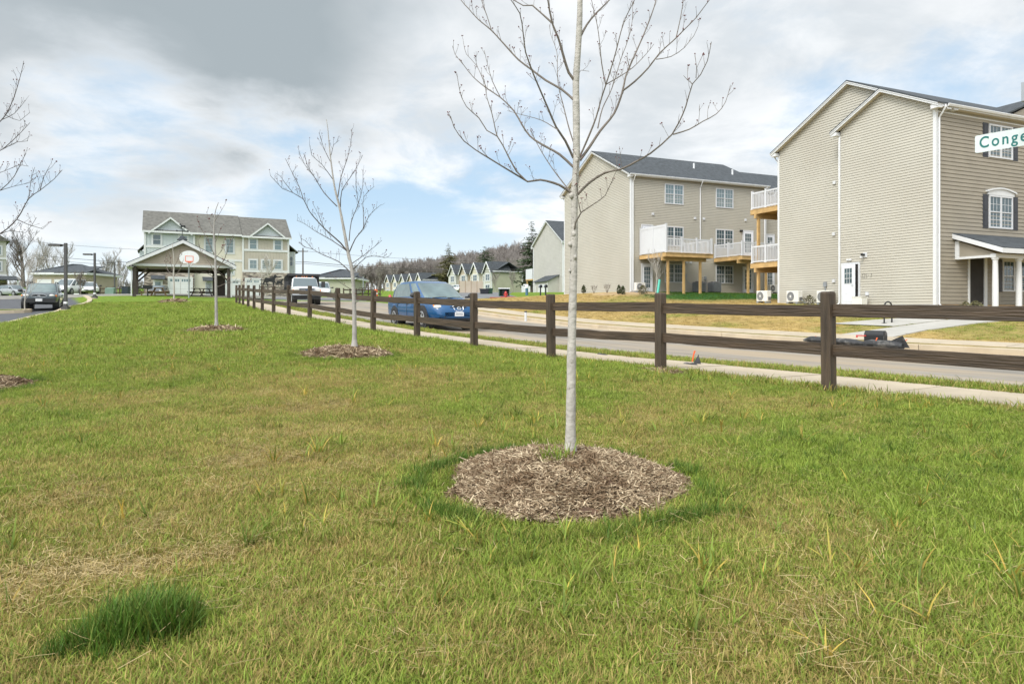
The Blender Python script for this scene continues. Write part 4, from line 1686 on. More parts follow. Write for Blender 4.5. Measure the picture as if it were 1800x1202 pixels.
for ux in (3.05, 7.98):
    window(B2, FO_, AX, (0, -1, 0), ux, ux + 1.76, 6.80, 8.36, pane='pane_lt')
    window(B2, FO_, AX, (0, -1, 0), ux, ux + 1.76, 3.56, 5.08)
    window(B2, FO_, AX, (0, -1, 0), ux, ux + 1.76, .72, 2.20)
door(B2, FO_, AX, (0, -1, 0), .90, 1.96, .0, 2.16, 'full')
door(B2, FO_, AX, (0, -1, 0), .90, 1.96, 3.0, 5.12, 'full')
door(B2, FO_, AX, (0, -1, 0), 10.70, 11.84, 3.0, 5.12, 'full', handle=-1)
door(B2, FO_, AX, (0, -1, 0), 10.70, 11.84, .0, 2.16, 'full', handle=-1)
door(B2, (0, .5, 0), AX, (0, -1, 0), 13.6, 14.6, 2.9, 5.0, 'full')
door(B2, (0, .5, 0), AX, (0, -1, 0), 13.6, 14.6, .0, 2.1, 'full')
for (x, z) in ((1.95, 5.95), (5.92, 5.83), (6.78, 5.83), (11.0, 5.95), (5.1, 2.35), (5.5, 2.35)):
    vent(B2, FO_, AX, (0, -1, 0), x, z, .19)
for (x, y, s) in ((8.2, 3.0, 1), (11.6, 2.2, 1)):
    m_ = MB()
    m_.tube([(x, y, zA2 + .5 * (y + .3) - .1), (x, y, zA2 + .5 * (y + .3) + .42)], .08, 10)
    m_.build('roof_pipe', M['white'], B2)
m_ = MB()
m_.bb(10.42, 10.66, -.14, -.02, 4.98, 5.12)
m_.bb(2.2, 2.42, -.16, -.02, 1.85, 2.1)
m_.build('wall_lantern', M['black'], B2)
lg2 = loc_ground(B2.location, A_B)
deck('raised_deck', 'timber deck with a tall white privacy screen, on three posts', .71, 4.93, 3.38, 2.72, -.02, -1, lg2, A_B, B2.location, screen=True,
     grp='timber decks behind the row houses', posts=(.12, .45, .80))
deck('raised_deck', 'timber deck on the sand house at door height, without a privacy screen', 7.75, 12.2, 3.25, 2.72, -.02, -1, lg2, A_B, B2.location,
     grp='timber decks behind the row houses', posts=(.22, .62, .95))

# ------------------------------------------------------------------ house 4: the next row, a gable end far behind
D4 = 12.2
b4 = Vector((8.85, 118.2, 0))
b4.z = E + 3.05
B4 = empty('row_house', b4, A_B, 'distant grey-taupe gabled house with a small shed by the dark evergreen', 'house')
wall_core(B4, [(.035, -1), (D4 - .035, -1), (D4 - .035, 8.8), (D4 / 2, 8.75 + .66 * D4 / 2), (.035, 8.8)], .035, 20, 'sid_b4')
smb = MB()
siding(smb, (0, 0, 0), AY, (-1, 0, 0), -.8, 8.8 + .66 * D4 / 2, gext(.05, D4 - .05, 8.84, .66), .25, .02)
fix_normals(smb.build('siding', M['sid_b4'], B4, kind='stuff'))
gable_roof(B4, 0, 20, 0, D4, 8.9, .66, .35, .1, .4, rake=.32)
cbm = MB()
cbm.bb(-.03, .2, -.03, .2, -1, 8.6)
cbm.bb(-.03, .2, D4 - .2, D4 + .03, -1, 8.6)
cbm.build('corner_board', M['white'], B4)
m_ = MB()
m_.add([(-2.2, 1.6, -1), (0, 1.6, -1), (0, 6.8, -1), (-2.2, 6.8, -1), (-2.2, 1.6, 2.0), (0, 1.6, 3.0), (0, 6.8, 3.0), (-2.2, 6.8, 2.0)],
       ((3, 2, 1, 0), (4, 5, 6, 7), (0, 1, 5, 4), (1, 2, 6, 5), (2, 3, 7, 6), (3, 0, 4, 7)))
lean = m_.build('lean_to', M['sid_b4'], B4)
fix_normals(lean)
m_ = MB()
slab(m_, (-2.5, 1.3, 2.0), (-2.5, 7.1, 2.0), (0, 7.1, 3.15), (0, 1.3, 3.15), .1)
fix_normals(m_.build('roof', M['shingle'], lean))
m_ = MB()
m_.bb(-2.26, -2.2, 2.6, 5.2, -.9, 1.5)
m_.bb(-2.24, -2.2, 1.6, 1.85, -1, 2.0)
m_.bb(-2.24, -2.2, 6.55, 6.8, -1, 2.0)
m_.build('shed_door', M['white'], lean)
m_ = MB()
m_.bb(-.2, 2.6, D4 + .05, D4 + 3.0, 2.6, 2.85)
m_.build('deck_floor', M['pt'], B4)
m_ = MB()
m_.bb(-.2, -.1, D4 + .05, D4 + 3.0, 2.85, 4.8)
m_.build('deck_screen', M['vinyl'], B4)
m_ = MB()
m_.bb(-.1, .1, D4 + 2.6, D4 + 2.8, -1, 2.6)
m_.build('deck_post', M['pt'], B4)
# ------------------------------------------------------------------ far building on the left with the horse sign
A3 = math.atan(.51)
B3L = Vector((-49.5, 92, E + 1.9))
B3 = empty('town_house_block', B3L, A3, 'three-storey block in grey, cream and taupe with stone base behind the pavilion', 'apartment block')
W1, W2, W3 = 6.14, 12.28, 18.7
D3 = 10.0
ze3 = 8.55


def blk(x0, x1, m, zt=ze3, y0=0.0):
    mb = MB()
    mb.bb(x0, x1, y0, D3, -1.5, zt)
    return mb.build('wall', M[m], B3)


blk(0, W1, 'b3gr')
blk(W1 + .002, W2 - .002, 'b3cr', y0=.35)
blk(W2, W3, 'b3tp')


def battens(x0, x1, z0, z1, y, m, step=.4):
    mb = MB()
    x = x0 + step / 2
    while x < x1:
        mb.bb(x - .025, x + .025, y - .03, y, z0, z1)
        x += step
    return mb.build('battens', M[m], B3, kind='stuff')


battens(0, W1, 3.8, ze3, 0, 'b3gr')
battens(W2, W3, 3.8, ze3, 0, 'b3tp')
smb = MB()
siding(smb, (0, .35, 0), AX, (0, -1, 0), -.5, ze3, lambda z: (W1, W2), .18, .02)
fix_normals(smb.build('siding', M['b3cr'], B3, kind='stuff'))
m_ = MB()
m_.bb(-.08, W1 - .05, -.12, -.001, -1.5, 3.55)
m_.build('stone_base', M['stone'], B3)
m_ = MB()
m_.bb(W2 + .08, W3 + .35, -.12, -.001, -1.5, 3.55)
m_.bb(W3 + .001, W3 + .35, -.002, 3.0, -1.5, 3.0)
m_.build('stone_base', M['stone'], B3)
m_ = MB()
for (x0, x1, y) in ((-.1, W1, -.1), (W2, W3 + .05, -.1)):
    m_.bb(x0, x1, y, y + .099, 3.55, 3.85)
    m_.bb(x0, x1, y + .03, y + .099, 6.55, 6.85)
m_.bb(W1, W2, .27, .349, 5.0, 5.3)
for x in (-.1, W1 - .22, W2 - .02, W3 - .2):
    m_.bb(x, x + .24, -.09, -.001, 3.85, ze3)
m_.build('trim_band', M['white'], B3)
# main roof and the two cross gables
ridge_z = ze3 + .62 * (D3 / 2 + .4) + .25
for (x0, x1, dz_) in ((-.3, W2 - .1, 0), (W2 - .1, W3 + .35, -.12)):
    mb = MB()
    slab(mb, (x0, -.4, ze3 + .22 + dz_), (x1, -.4, ze3 + .22 + dz_), (x1, D3 / 2, ridge_z + dz_), (x0, D3 / 2, ridge_z + dz_), .12)
    slab(mb, (x1, D3 + .4, ze3 + .22 + dz_), (x0, D3 + .4, ze3 + .22 + dz_), (x0, D3 / 2, ridge_z + dz_ + .001), (x1, D3 / 2, ridge_z + dz_ + .001), .12)
    r_ = mb.build('roof', M['shingle_br'], B3)
    fix_normals(r_)
    fm = MB()
    fm.bb(x0, x1, -.5, -.41, ze3 + .0 + dz_, ze3 + .26 + dz_)
    fm.build('fascia', M['white'], r_)
mb = MB()
mb.add([(0, .1, ze3), (0, D3 - .1, ze3), (0, D3 / 2, ridge_z - .2), (.2, .1, ze3), (.2, D3 - .1, ze3), (.2, D3 / 2, ridge_z - .2),
        (W3 - .2, .1, ze3), (W3 - .2, D3 - .1, ze3), (W3 - .2, D3 / 2, ridge_z - .25), (W3, .1, ze3), (W3, D3 - .1, ze3), (W3, D3 / 2, ridge_z - .25)],
       ((0, 1, 2), (3, 5, 4), (0, 2, 5, 3), (1, 4, 5, 2), (6, 7, 8), (9, 11, 10), (6, 8, 11, 9), (7, 10, 11, 8)))
fix_normals(mb.build('gable_wall', M['b3gr'], B3))
for (x0, x1, m1, lab) in ((1.35, 4.9, 'b3gr', 0), (14.0, 17.4, 'b3gr', 0)):
    xc = (x0 + x1) / 2
    hw = (x1 - x0) / 2 + .75
    zt = ze3 + hw * .78 + .15
    dpt = 3.6
    mb = MB()
    mb.prism([(xc - hw, ze3 + .1), (xc + hw, ze3 + .1), (xc, zt - .12)], -.03, 4.2)
    gw = mb.build('cross_gable', M[m1], B3)
    fix_normals(gw)
    smb = MB()
    siding(smb, (0, -.03, 0), AX, (0, -1, 0), ze3 + .12, zt - .2, lambda z: (xc - hw + (z - ze3 - .1) / .78, xc + hw - (z - ze3 - .1) / .78), .18, .02)
    fix_normals(smb.build('siding', M[m1], gw, kind='stuff'))
    mb = MB()
    for s in (-1, 1):
        A, B, C_, D = (xc + s * (hw + .15), -.45, ze3 + .1 - .02), (xc + s * (hw + .15), 5.5, ze3 + .1 - .02), (xc, 5.5, zt + .12), (xc, -.45, zt + .12 + .001 * s)
        slab(mb, A, B, C_, D, .1)
    r2 = mb.build('roof', M['shingle_br'], gw)
    fix_normals(r2)
    mb = MB()
    for s in (-1, 1):
        vs = []
        for y in (-.52, -.44):
            vs += [(xc + s * (hw + .15), y, ze3 - .22), (xc, y, zt - .16), (xc, y, zt + .10), (xc + s * (hw + .15), y, ze3 + .06)]
        mb.add(vs, ((0, 1, 2, 3), (7, 6, 5, 4), (0, 4, 5, 1), (1, 5, 6, 2), (2, 6, 7, 3), (3, 7, 4, 0)))
    fix_normals(mb.build('rake_board', M['white'], gw))
FW = (0, -1, 0)
for x in (.95, 4.2):
    window(B3, (0, -.03, 0), AX, FW, x, x + 1.0, 6.95, 8.35, twin=False, grid=None, fw=.06, pane='pane_lt' if x > 4 else 'pane', trim=.17)
for x in (7.45, 10.15):
    window(B3, (0, .33, 0), AX, FW, x, x + 1.0, 6.2, 8.2, twin=False, grid=(2, 2), fw=.06, pane='pane_lt', trim=.17)
window(B3, (0, .33, 0), AX, FW, 10.15, 11.15, 3.2, 4.85, twin=False, grid=(2, 2), fw=.06, pane='pane_lt', trim=.17)
for x in (13.25, 16.65):
    window(B3, (0, -.03, 0), AX, FW, x, x + 1.0, 6.85, 8.3, twin=False, grid=None, fw=.06, pane='pane_lt', trim=.17)
for x in (13.25, 14.95, 16.65):
    window(B3, (0, -.03, 0), AX, FW, x, x + 1.0, 4.05, 5.3, twin=False, grid=(2, 2), fw=.06, pane='pane_lt', trim=.17)


def garage_door(x0, x1, z0, z1, y, lab=None):
    m_ = MB()
    m_.bb(x0 - .18, x1 + .18, y - .1, y, z1, z1 + .2)
    m_.bb(x0 - .18, x0, y - .1, y, z0, z1)
    m_.bb(x1, x1 + .18, y - .1, y, z0, z1)
    fr = m_.build('garage_door', M['white'], B3)
    n = 4
    for k in range(n):
        for h_ in range(2):
            xa, xb = (x0, (x0 + x1) / 2 - .01) if h_ == 0 else ((x0 + x1) / 2 + .01, x1)
            m_ = MB()
            m_.bb(xa + .005, xb - .005, y - .06, y, z0 + (z1 - z0) * k / n + .01, z0 + (z1 - z0) * (k + 1) / n - .005)
            m_.build('door_panel', M['white'], fr)
            if k == n - 1:
                m2 = MB()
                for c in range(4):
                    w = (xb - xa - .2) / 4
                    m2.bb(xa + .1 + w * c + .03, xa + .1 + w * (c + 1) - .03, y - .066, y - .061, z0 + (z1 - z0) * .84, z0 + (z1 - z0) * .96)
                m2.build('door_glass', M['pane_lt'], fr)
    return fr


garage_door(2.95, 5.7, -.4, 2.45, -.125)
garage_door(9.9, 11.9, -.4, 2.35, .33)
garage_door(12.8, 14.6, -.4, 2.5, -.125)
window(B3, (0, -.125, 0), AX, FW, 1.15, 2.0, .6, 2.0, twin=False, grid=None, fw=.08, pane='pane_lt', trim=.16)
door(B3, (0, .33, 0), AX, FW, 7.45, 8.35, -.3, 2.0, 'half', m='metal')
m_ = MB()
slab(m_, (.75, -1.0, 2.3), (2.45, -1.0, 2.3), (2.45, -.13, 2.8), (.75, -.13, 2.8), .08)
slab(m_, (7.1, -.7, 2.2), (8.75, -.7, 2.2), (8.75, .3, 2.75), (7.1, .3, 2.75), .08)
fix_normals(m_.build('door_canopy', M['shingle'], B3))
# side bays with small roofs
m_ = MB()
m_.bb(W3 + .001, W3 + 1.0, 1.0, 6.5, 2.6, 6.75)
m_.build('side_bay', M['b3gr'], B3)
m_ = MB()
m_.bb(W3 + .9, W3 + 1.08, .9, 1.1, 2.6, 6.75)
m_.build('bay_trim', M['white'], B3)
m_ = MB()
slab(m_, (W3 + 1.45, .6, 6.7), (W3 + 1.45, 7, 6.7), (W3 + .0, 7, 7.9), (W3 + .0, .6, 7.9), .12)
slab(m_, (-.9, 6, 6.2), (-.9, 1.2, 6.2), (0, 1.2, 7.2), (0, 6, 7.2), .12)
fix_normals(m_.build('bay_roof', M['shingle_br'], B3))
m_ = MB()
m_.bb(-.65, -.002, 1.6, 5.6, 4.2, 6.2)
m_.build('side_bay', M['b3gr'], B3)
window(B3, (0, 1.0, 0), AX, FW, W3 + .25, W3 + .75, 4.6, 6.1, twin=False, grid=None, fw=.07, pane='pane')

# ------------------------------------------------------------------ pavilion
u3, v3 = UV(A3)
PV = Vector((-30.65, 55.4, 0))
PV.z = g(PV.x, PV.y)
pav = empty('picnic_pavilion', PV, A3, 'open timber picnic pavilion with siding gable and cupola', 'pavilion')
PW, PD3 = 7.1, 5.6
lgp = loc_ground(PV, A3)
EZ = 2.48
for (x, y) in ((0, 0), (PW, 0), (0, PD3), (PW, PD3)):
    m_ = MB()
    m_.bb(x - .13, x + .13, y - .13, y + .13, lgp(x, y) - .2, EZ - .06)
    m_.build('post', M['brownwood'], pav, bevel=.01)
    for (dx, dy) in ((1 if x == 0 else -1, 0),):
        m_ = MB()
        m_.tube([(x + dx * .1, y + dy * .1, EZ - 1.05), (x + dx * 1.0, y + dy * 1.0, EZ - .15)], .07, 4)
        m_.build('brace', M['brownwood'], pav)
m_ = MB()
m_.bb(-.2, PW + .2, PD3 - .12, PD3 + .12, EZ - .22, EZ + .05)
m_.bb(-.12, .12, .14, PD3 - .121, EZ - .2, EZ + .05)
m_.bb(PW - .12, PW + .12, .14, PD3 - .121, EZ - .2, EZ + .05)
m_.build('beam', M['brownwood'], pav)
m_ = MB()
m_.bb(-.35, PW + .35, .1, PD3 + .3, EZ + .06, EZ + .12)
m_.build('ceiling', M['soffit'], pav)
pz = .50
hw = PW / 2 + .55
zr_p = EZ + .22 + hw * pz
m_ = MB()
m_.prism([(-.3, EZ + .05), (PW + .3, EZ + .05), (PW / 2, EZ + .05 + (PW / 2 + .3) * pz)], -.10, PD3 + .1)
fix_normals(m_.build('gable', M['pavsid'], pav))
smb = MB()
siding(smb, (0, -.1, 0), AX, (0, -1, 0), EZ + .2, EZ + .05 + (PW / 2 + .3) * pz, lambda z: (-.3 + (z - EZ - .05) / pz, PW + .3 - (z - EZ - .05) / pz), .19, .025)
fix_normals(smb.build('siding', M['pavsid'], pav, kind='stuff'))
m_ = MB()
for s in (-1, 1):
    A, B, C_, D = (PW / 2 + s * hw, -.55, EZ + .22), (PW / 2 + s * hw, PD3 + .55, EZ + .22), (PW / 2, PD3 + .55, zr_p), (PW / 2, -.55, zr_p + .001 * s)
    slab(m_, A, B, C_, D, .09)
pr = m_.build('roof', M['shingle'], pav)
fix_normals(pr)
m_ = MB()
for s in (-1, 1):
    vs = []
    for y in (-.62, -.51):
        vs += [(PW / 2 + s * hw, y, EZ - .12), (PW / 2, y, zr_p - .33), (PW / 2, y, zr_p - .06), (PW / 2 + s * hw, y, EZ + .15)]
    m_.add(vs, ((0, 1, 2, 3), (7, 6, 5, 4), (0, 4, 5, 1), (1, 5, 6, 2), (2, 6, 7, 3), (3, 7, 4, 0)))
    m_.bb(*sorted((PW / 2 + s * hw, PW / 2 + s * (hw - .5))), -.50, PD3 + .5, EZ - .12, EZ - .09)
m_.bb(-.3, PW + .3, -.16, -.126, EZ + .0, EZ + .2)
fix_normals(m_.build('rake_board', M['white'], pr))
for x, s in ((-.0, -1), (PW, 1)):
    m_ = MB()
    m_.tube([(x + s * .52, -.3, EZ + .05), (x + s * .45, -.28, EZ - .1), (x + s * .2, -.2, EZ - .35), (x + s * .2, -.2, lgp(x, 0) + .05)], .05, 4)
    m_.build('downspout', M['white'], pav)
# cupola and horse weather vane
cz = zr_p
m_ = MB()
m_.bb(PW / 2 - .27, PW / 2 + .27, 1.73, 2.27, cz - .4, cz + .17)
cup = m_.build('cupola', M['metal'], pav)
m_ = MB()
k = .40
c = (PW / 2, 2.0)
m_.add([(c[0] - k, c[1] - k, cz + .17), (c[0] + k, c[1] - k, cz + .17), (c[0] + k, c[1] + k, cz + .17), (c[0] - k, c[1] + k, cz + .17), (c[0], c[1], cz + .62)],
       ((3, 2, 1, 0), (0, 1, 4), (1, 2, 4), (2, 3, 4), (3, 0, 4)))
m_.build('cap', M['shingle'], cup)
HORSE = [(0, .55), (.02, .72), (.12, .82), (.34, .80), (.55, .80), (.66, .92), (.74, 1.12), (.80, 1.16), (.84, 1.08), (.98, .92), (.96, .85), (.86, .88),
         (.80, .74), (.76, .58), (.80, .40), (.92, .28), (.88, .24), (.74, .34), (.68, .05), (.76, .0), (.62, 0), (.60, .38), (.34, .42), (.22, .34), (.28, .06), (.34, 0),
         (.20, 0), (.14, .3), (.06, .40), (.0, .2), (-.06, .1), (-.12, .14), (-.06, .4)]
vz = zr_p + .74
vane = MB()
vane.tube([(c[0], c[1], cz + .58), (c[0], c[1], vz + .40)], .025, 6)
vane.prism([(c[0] + .25 - p[0] * .5, vz + .36 + p[1] * .42) for p in HORSE], 1.98, 2.02)
vane.tube([(c[0] - .45, 2.0, vz + .2), (c[0] + .45, 2.0, vz + .2)], .02, 6)
vane.box((c[0] + .42, 2.0, vz + .2), (.16, .02, .14))
vane.box((c[0] - .42, 2.0, vz + .2), (.10, .02, .14))
fix_normals(vane.build('weather_vane', M['black'], pav))
# slab under the pavilion
m_ = MB()
zl = min(lgp(0, 0), lgp(PW, 0), lgp(0, PD3), lgp(PW, PD3))
m_.bb(-.2, PW + .2, .3, PD3 + .3, zl - .4, .02)
m_.build('floor_slab', M['conc'], pav)


def on_pav(x, y, z=None):
    p = PV + u3 * x + v3 * y
    return Vector((p.x, p.y, (PV.z + .02) if z is None else z))


# picnic tables
def picnic(loc, rz, m, label):
    t = empty('picnic_table', loc, rz, label, 'picnic table', 'picnic tables under the pavilion')
    for k in range(5):
        b = MB()
        b.bb(-.9, .9, -.38 + .154 * k, -.38 + .154 * k + .145, .70, .74)
        b.build('top_board', M[m], t)
    for s in (-1, 1):
        for k in range(2):
            b = MB()
            y0 = s * .62 + (k - 1) * .15
            b.bb(-.9, .9, y0, y0 + .14, .42, .46)
            b.build('bench_board', M[m], t)
    for x in (-.6, .6):
        for s in (-1, 1):
            b = MB()
            b.tube([(x, s * .62, 0), (x, s * .24, .70)], .055, 4)
            b.build('leg', M[m], t)
        b = MB()
        b.bb(x + .04, x + .08, -.75, .75, .32, .42)
        b.build('cross_beam', M[m], t)
    return t


picnic(on_pav(1.75, 1.2), A3 + R(90), 'tanwood', 'light brown wooden picnic table at the left of the pavilion')
picnic(on_pav(5.05, 1.4), A3 + R(50), 'brownwood', 'nearly black picnic table at the right of the pavilion')
gr = empty('park_grill', on_pav(.95, .5), A3, 'black pedestal charcoal grill beside the left pavilion post', 'grill')
m_ = MB()
m_.tube([(0, 0, -.1), (0, 0, .62)], .05, 8)
m_.build('pedestal', M['black'], gr)
m_ = MB()
m_.bb(-.36, .36, -.22, .22, .62, .66)
for q in ((-.36, -.33, -.22, .22), (.33, .36, -.22, .22), (-.33, .33, .19, .22), (-.33, .33, -.22, -.19)):
    m_.bb(*q, .66, .90)
m_.build('fire_box', M['black'], gr)
m_ = MB()
for k in range(9):
    m_.bb(-.33 + .08 * k, -.31 + .08 * k, -.19, .19, .84, .86)
m_.build('grate', M['metal'], gr)
sh = empty('timber_cabinet', on_pav(6.55, 4.9), A3, 'tall dark timber cabinet with a lantern at the right rear of the pavilion', 'cabinet')
m_ = MB()
m_.bb(-.42, .42, -.3, .3, -.05, 1.95)
m_.build('body', M['brownwood'], sh, bevel=.01)
m_ = MB()
m_.bb(-.5, .5, -.36, .36, 1.95, 2.05)
m_.build('top', M['brownwood'], sh)
m_ = MB()
for k in range(4):
    m_.bb(-.40 + .2 * k, -.215 + .2 * k, -.32, -.301, .05, 1.85)
m_.build('front_boards', M['brownwood'], sh, kind='stuff')
m_ = MB()
m_.tube([(-.1, -.42, -.05), (-.1, -.42, .95)], .03, 6)
m_.ball((-.1, -.42, 1.02), .11)
m_.build('lantern', M['metal'], sh)

# basketball hoop in front of the pavilion
hb = on_pav(3.95, -2.0)
hb.z = g(hb.x, hb.y)
hp = empty('basketball_hoop', hb, A3, 'basketball hoop with fan-shaped white backboard and orange rim', 'basketball hoop')
m_ = MB()
m_.tube([(0, 0, -.2), (0, 0, 2.75), (0, -.15, 3.05), (0, -.75, 3.25)], .06, 10)
m_.build('post', M['metal'], hp, smooth=True)
bz = 3.02
fan = [(-.42, bz - .28), (.42, bz - .28), (.67, bz - .08), (.72, bz + .10)] + [(.72 * math.cos(math.pi * k / 12), bz + .18 + .56 * math.sin(math.pi * k / 12)) for k in range(13)] + [(-.72, bz + .10), (-.67, bz - .08)]
m_ = MB()
m_.prism(fan, -.83, -.78)
fix_normals(m_.build('backboard', M['plate'], hp))
m_ = MB()
for q in ((-.30, -.26, bz - .14, bz + .32), (.26, .30, bz - .14, bz + .32), (-.26, .26, bz + .28, bz + .32), (-.26, .26, bz - .14, bz - .09)):
    m_.bb(q[0], q[1], -.838, -.8305, q[2], q[3])
m_.build('target_square', M['orange'], hp)
m_ = MB()
ring = [(.23 * math.cos(2 * math.pi * k / 16), -1.10 + .23 * math.sin(2 * math.pi * k / 16), bz - .17) for k in range(17)]
m_.tube(ring, .016, 6)
m_.bb(-.10, .10, -.88, -.831, bz - .26, bz - .12)
m_.build('rim', M['orange'], hp)
m_ = MB()
for k in range(12):
    a, b = 2 * math.pi * k / 12, 2 * math.pi * (k + 1) / 12
    for s in (a + .4, a - .4):
        m_.tube([(.22 * math.cos(a), -1.10 + .22 * math.sin(a), bz - .18), (.12 * math.cos(s), -1.10 + .12 * math.sin(s), bz - .58)], .008, 3)
m_.build('net', M['white'], hp)

# horse sign on rails in front of the stone base
hs0 = P(484, 520, 78)
hs0.z = g(hs0.x, hs0.y)
hs = empty('horse_sign', hs0, A3 - R(4), 'black cut-out of a horse and foal on dark rails before the stone wall', 'sign')
zb = P(484, 505, 78).z - hs0.z
k = 78 / F
m_ = MB()
for x in (-26, 20):
    m_.bb(x * k - .06, x * k + .06, .02, .14, -.3, zb + 4 * k)
m_.build('post', M['brownwood'], hs)
for z, x0, x1 in ((0, -27, 28), (5, -27, 28), (12.5, -27, 28), (18, -10, 22)):
    m_ = MB()
    m_.bb(x0 * k * .95, x1 * k * .5, .015, .075, zb + z * k - .03, zb + z * k + .05)
    m_.build('rail', M['black'], hs)
m_ = MB()
m_.prism([((p[0] - .80) * 23 * k, zb + (2 + p[1] * 18.0) * k) for p in HORSE], -.05, .01)
fix_normals(m_.build('horse_cutout', M['black'], hs))
m_ = MB()
m_.prism([((p[0] * 12 + 2.0) * k, zb + (2 + p[1] * 11.5) * k) for p in HORSE], -.08, -.055)
fix_normals(m_.build('foal_cutout', M['black'], hs))
# ------------------------------------------------------------------ trees with bare branches
def smooth_path(pts, step):
    pts = [np.array(p, float) for p in pts]
    if len(pts) < 3:
        return [Vector(p) for p in pts]
    return [Vector(q) for q in catmull(pts, step)]


def twigs_on(mb, bud, path, r0, rng, dens, length, rad, up=.5, start=.25, budp=.8, budr=.004, sub=True):
    """short side shoots with buds along one branch"""
    L = [0]
    for a, b in zip(path[:-1], path[1:]):
        L.append(L[-1] + (b - a).length)
    tot = L[-1]
    n = int(tot * dens)
    for k in range(n):
        s = tot * (start + (1 - start) * (k + rng.random()) / max(n, 1))
        i = min(max(int(np.searchsorted(L, s)) - 1, 0), len(path) - 2)
        f = (s - L[i]) / max(L[i + 1] - L[i], 1e-6)
        p = path[i].lerp(path[i + 1], min(max(f, 0), 1))
        t = (path[i + 1] - path[i]).normalized()
        side = Vector((rng.uniform(-1, 1), rng.uniform(-1, 1), rng.uniform(-.3, 1))).normalized()
        d = (t * .55 + side * .8 + Vector((0, 0, up))).normalized()
        l = length * rng.uniform(.35, 1.2) * (1.1 - .5 * s / tot)
        q1 = p + d * l * .5
        d2 = (d + Vector((0, 0, .35)) + Vector((rng.uniform(-.25, .25), rng.uniform(-.25, .25), 0))).normalized()
        q2 = q1 + d2 * l * .5
        mb.tube([p, q1, q2], [rad, rad * .8, rad * .55], 4, cap=False)
        if rng.random() < budp:
            for w in range(rng.randint(1, 3)):
                o = Vector((rng.uniform(-1, 1), rng.uniform(-1, 1), rng.uniform(-.5, 1))) * budr * 1.8
                bud.ball(q2 + o, budr * rng.uniform(.7, 1.5), 5, 3)
        if sub and l > length * .7:
            for w in range(2):
                d3 = (d2 + Vector((rng.uniform(-.9, .9), rng.uniform(-.9, .9), rng.uniform(-.1, .7)))).normalized()
                pp = p.lerp(q2, rng.uniform(.4, .8))
                e = pp + d3 * l * rng.uniform(.25, .5)
                mb.tube([pp, e], [rad * .7, rad * .45], 3, cap=False)
                if rng.random() < budp:
                    bud.ball(e, budr * rng.uniform(.8, 1.4), 5, 3)


def traced_tree(name, label, cat, trunk, branches, Y, group, rng, scale_px, dens=9, tl=.10, tr=.0017, bark='bark', limb='limb', budr=.004, nt=14, budp=.8, trunk_n=12):
    """trunk / branches: [(px, py)] in the photo, each branch with (w0, w1) in photo px and a depth slope"""
    base = P(trunk[0][0], trunk[0][1], Y)
    root = empty(name, base, 0, label, cat, group)
    k = Y / F / 2
    tp = [P(x, y, Y) - base for (x, y, w) in trunk]
    tpath = smooth_path(tp, .05)
    ws = np.interp(np.linspace(0, 1, len(tpath)), np.linspace(0, 1, len(trunk)), [w for _, _, w in trunk])
    # small knuckles along the trunk
    rad = [w * k * (1 + .035 * math.sin(i * 1.7) + .03 * rng.uniform(-1, 1)) for i, w in enumerate(ws)]
    for i_, q_ in enumerate(tpath):
        dz_ = (q_.z - tpath[0].z) / (ws[0] * k * 2)
        rad[i_] *= 1 + .55 * math.exp(-max(dz_, 0) * 1.3)
    mb = MB()
    mb.tube(tpath, rad, trunk_n)
    mb.build('trunk', M[bark], root, smooth=True)
    bud = MB()
    for (pts, w0, w1, dsl) in branches:
        x0 = pts[0][0]
        # the start of a branch lies at the depth of its parent, given by d0
        d0 = 0.0
        if isinstance(dsl, tuple):
            d0, dsl = dsl
        path = []
        for (x, y) in pts:
            run = math.hypot(x - x0, y - pts[0][1]) * Y / F
            path.append(P(x, y, Y + d0 + dsl * run) - base)
        path = smooth_path(path, .04 * Y / 4)
        n = len(path)
        rr = [(.84 * (w0 + (w1 - w0) * (i / (n - 1)) ** .8) * k) * (1 + .06 * rng.uniform(-1, 1)) for i in range(n)]
        mb = MB()
        mb.tube(path, rr, 7)
        twigs_on(mb, bud, path, rr[0], rng, dens, tl, tr, start=.22, budr=budr, budp=budp)
        mb.build('branch', M[limb], root, smooth=True)
    if bud.v:
        bud.build('buds', M['bud'], root, kind='stuff')
    return root


def c1(pts):
    return [(760 + x / 2.5036, y / 2.5036) for x, y in pts]


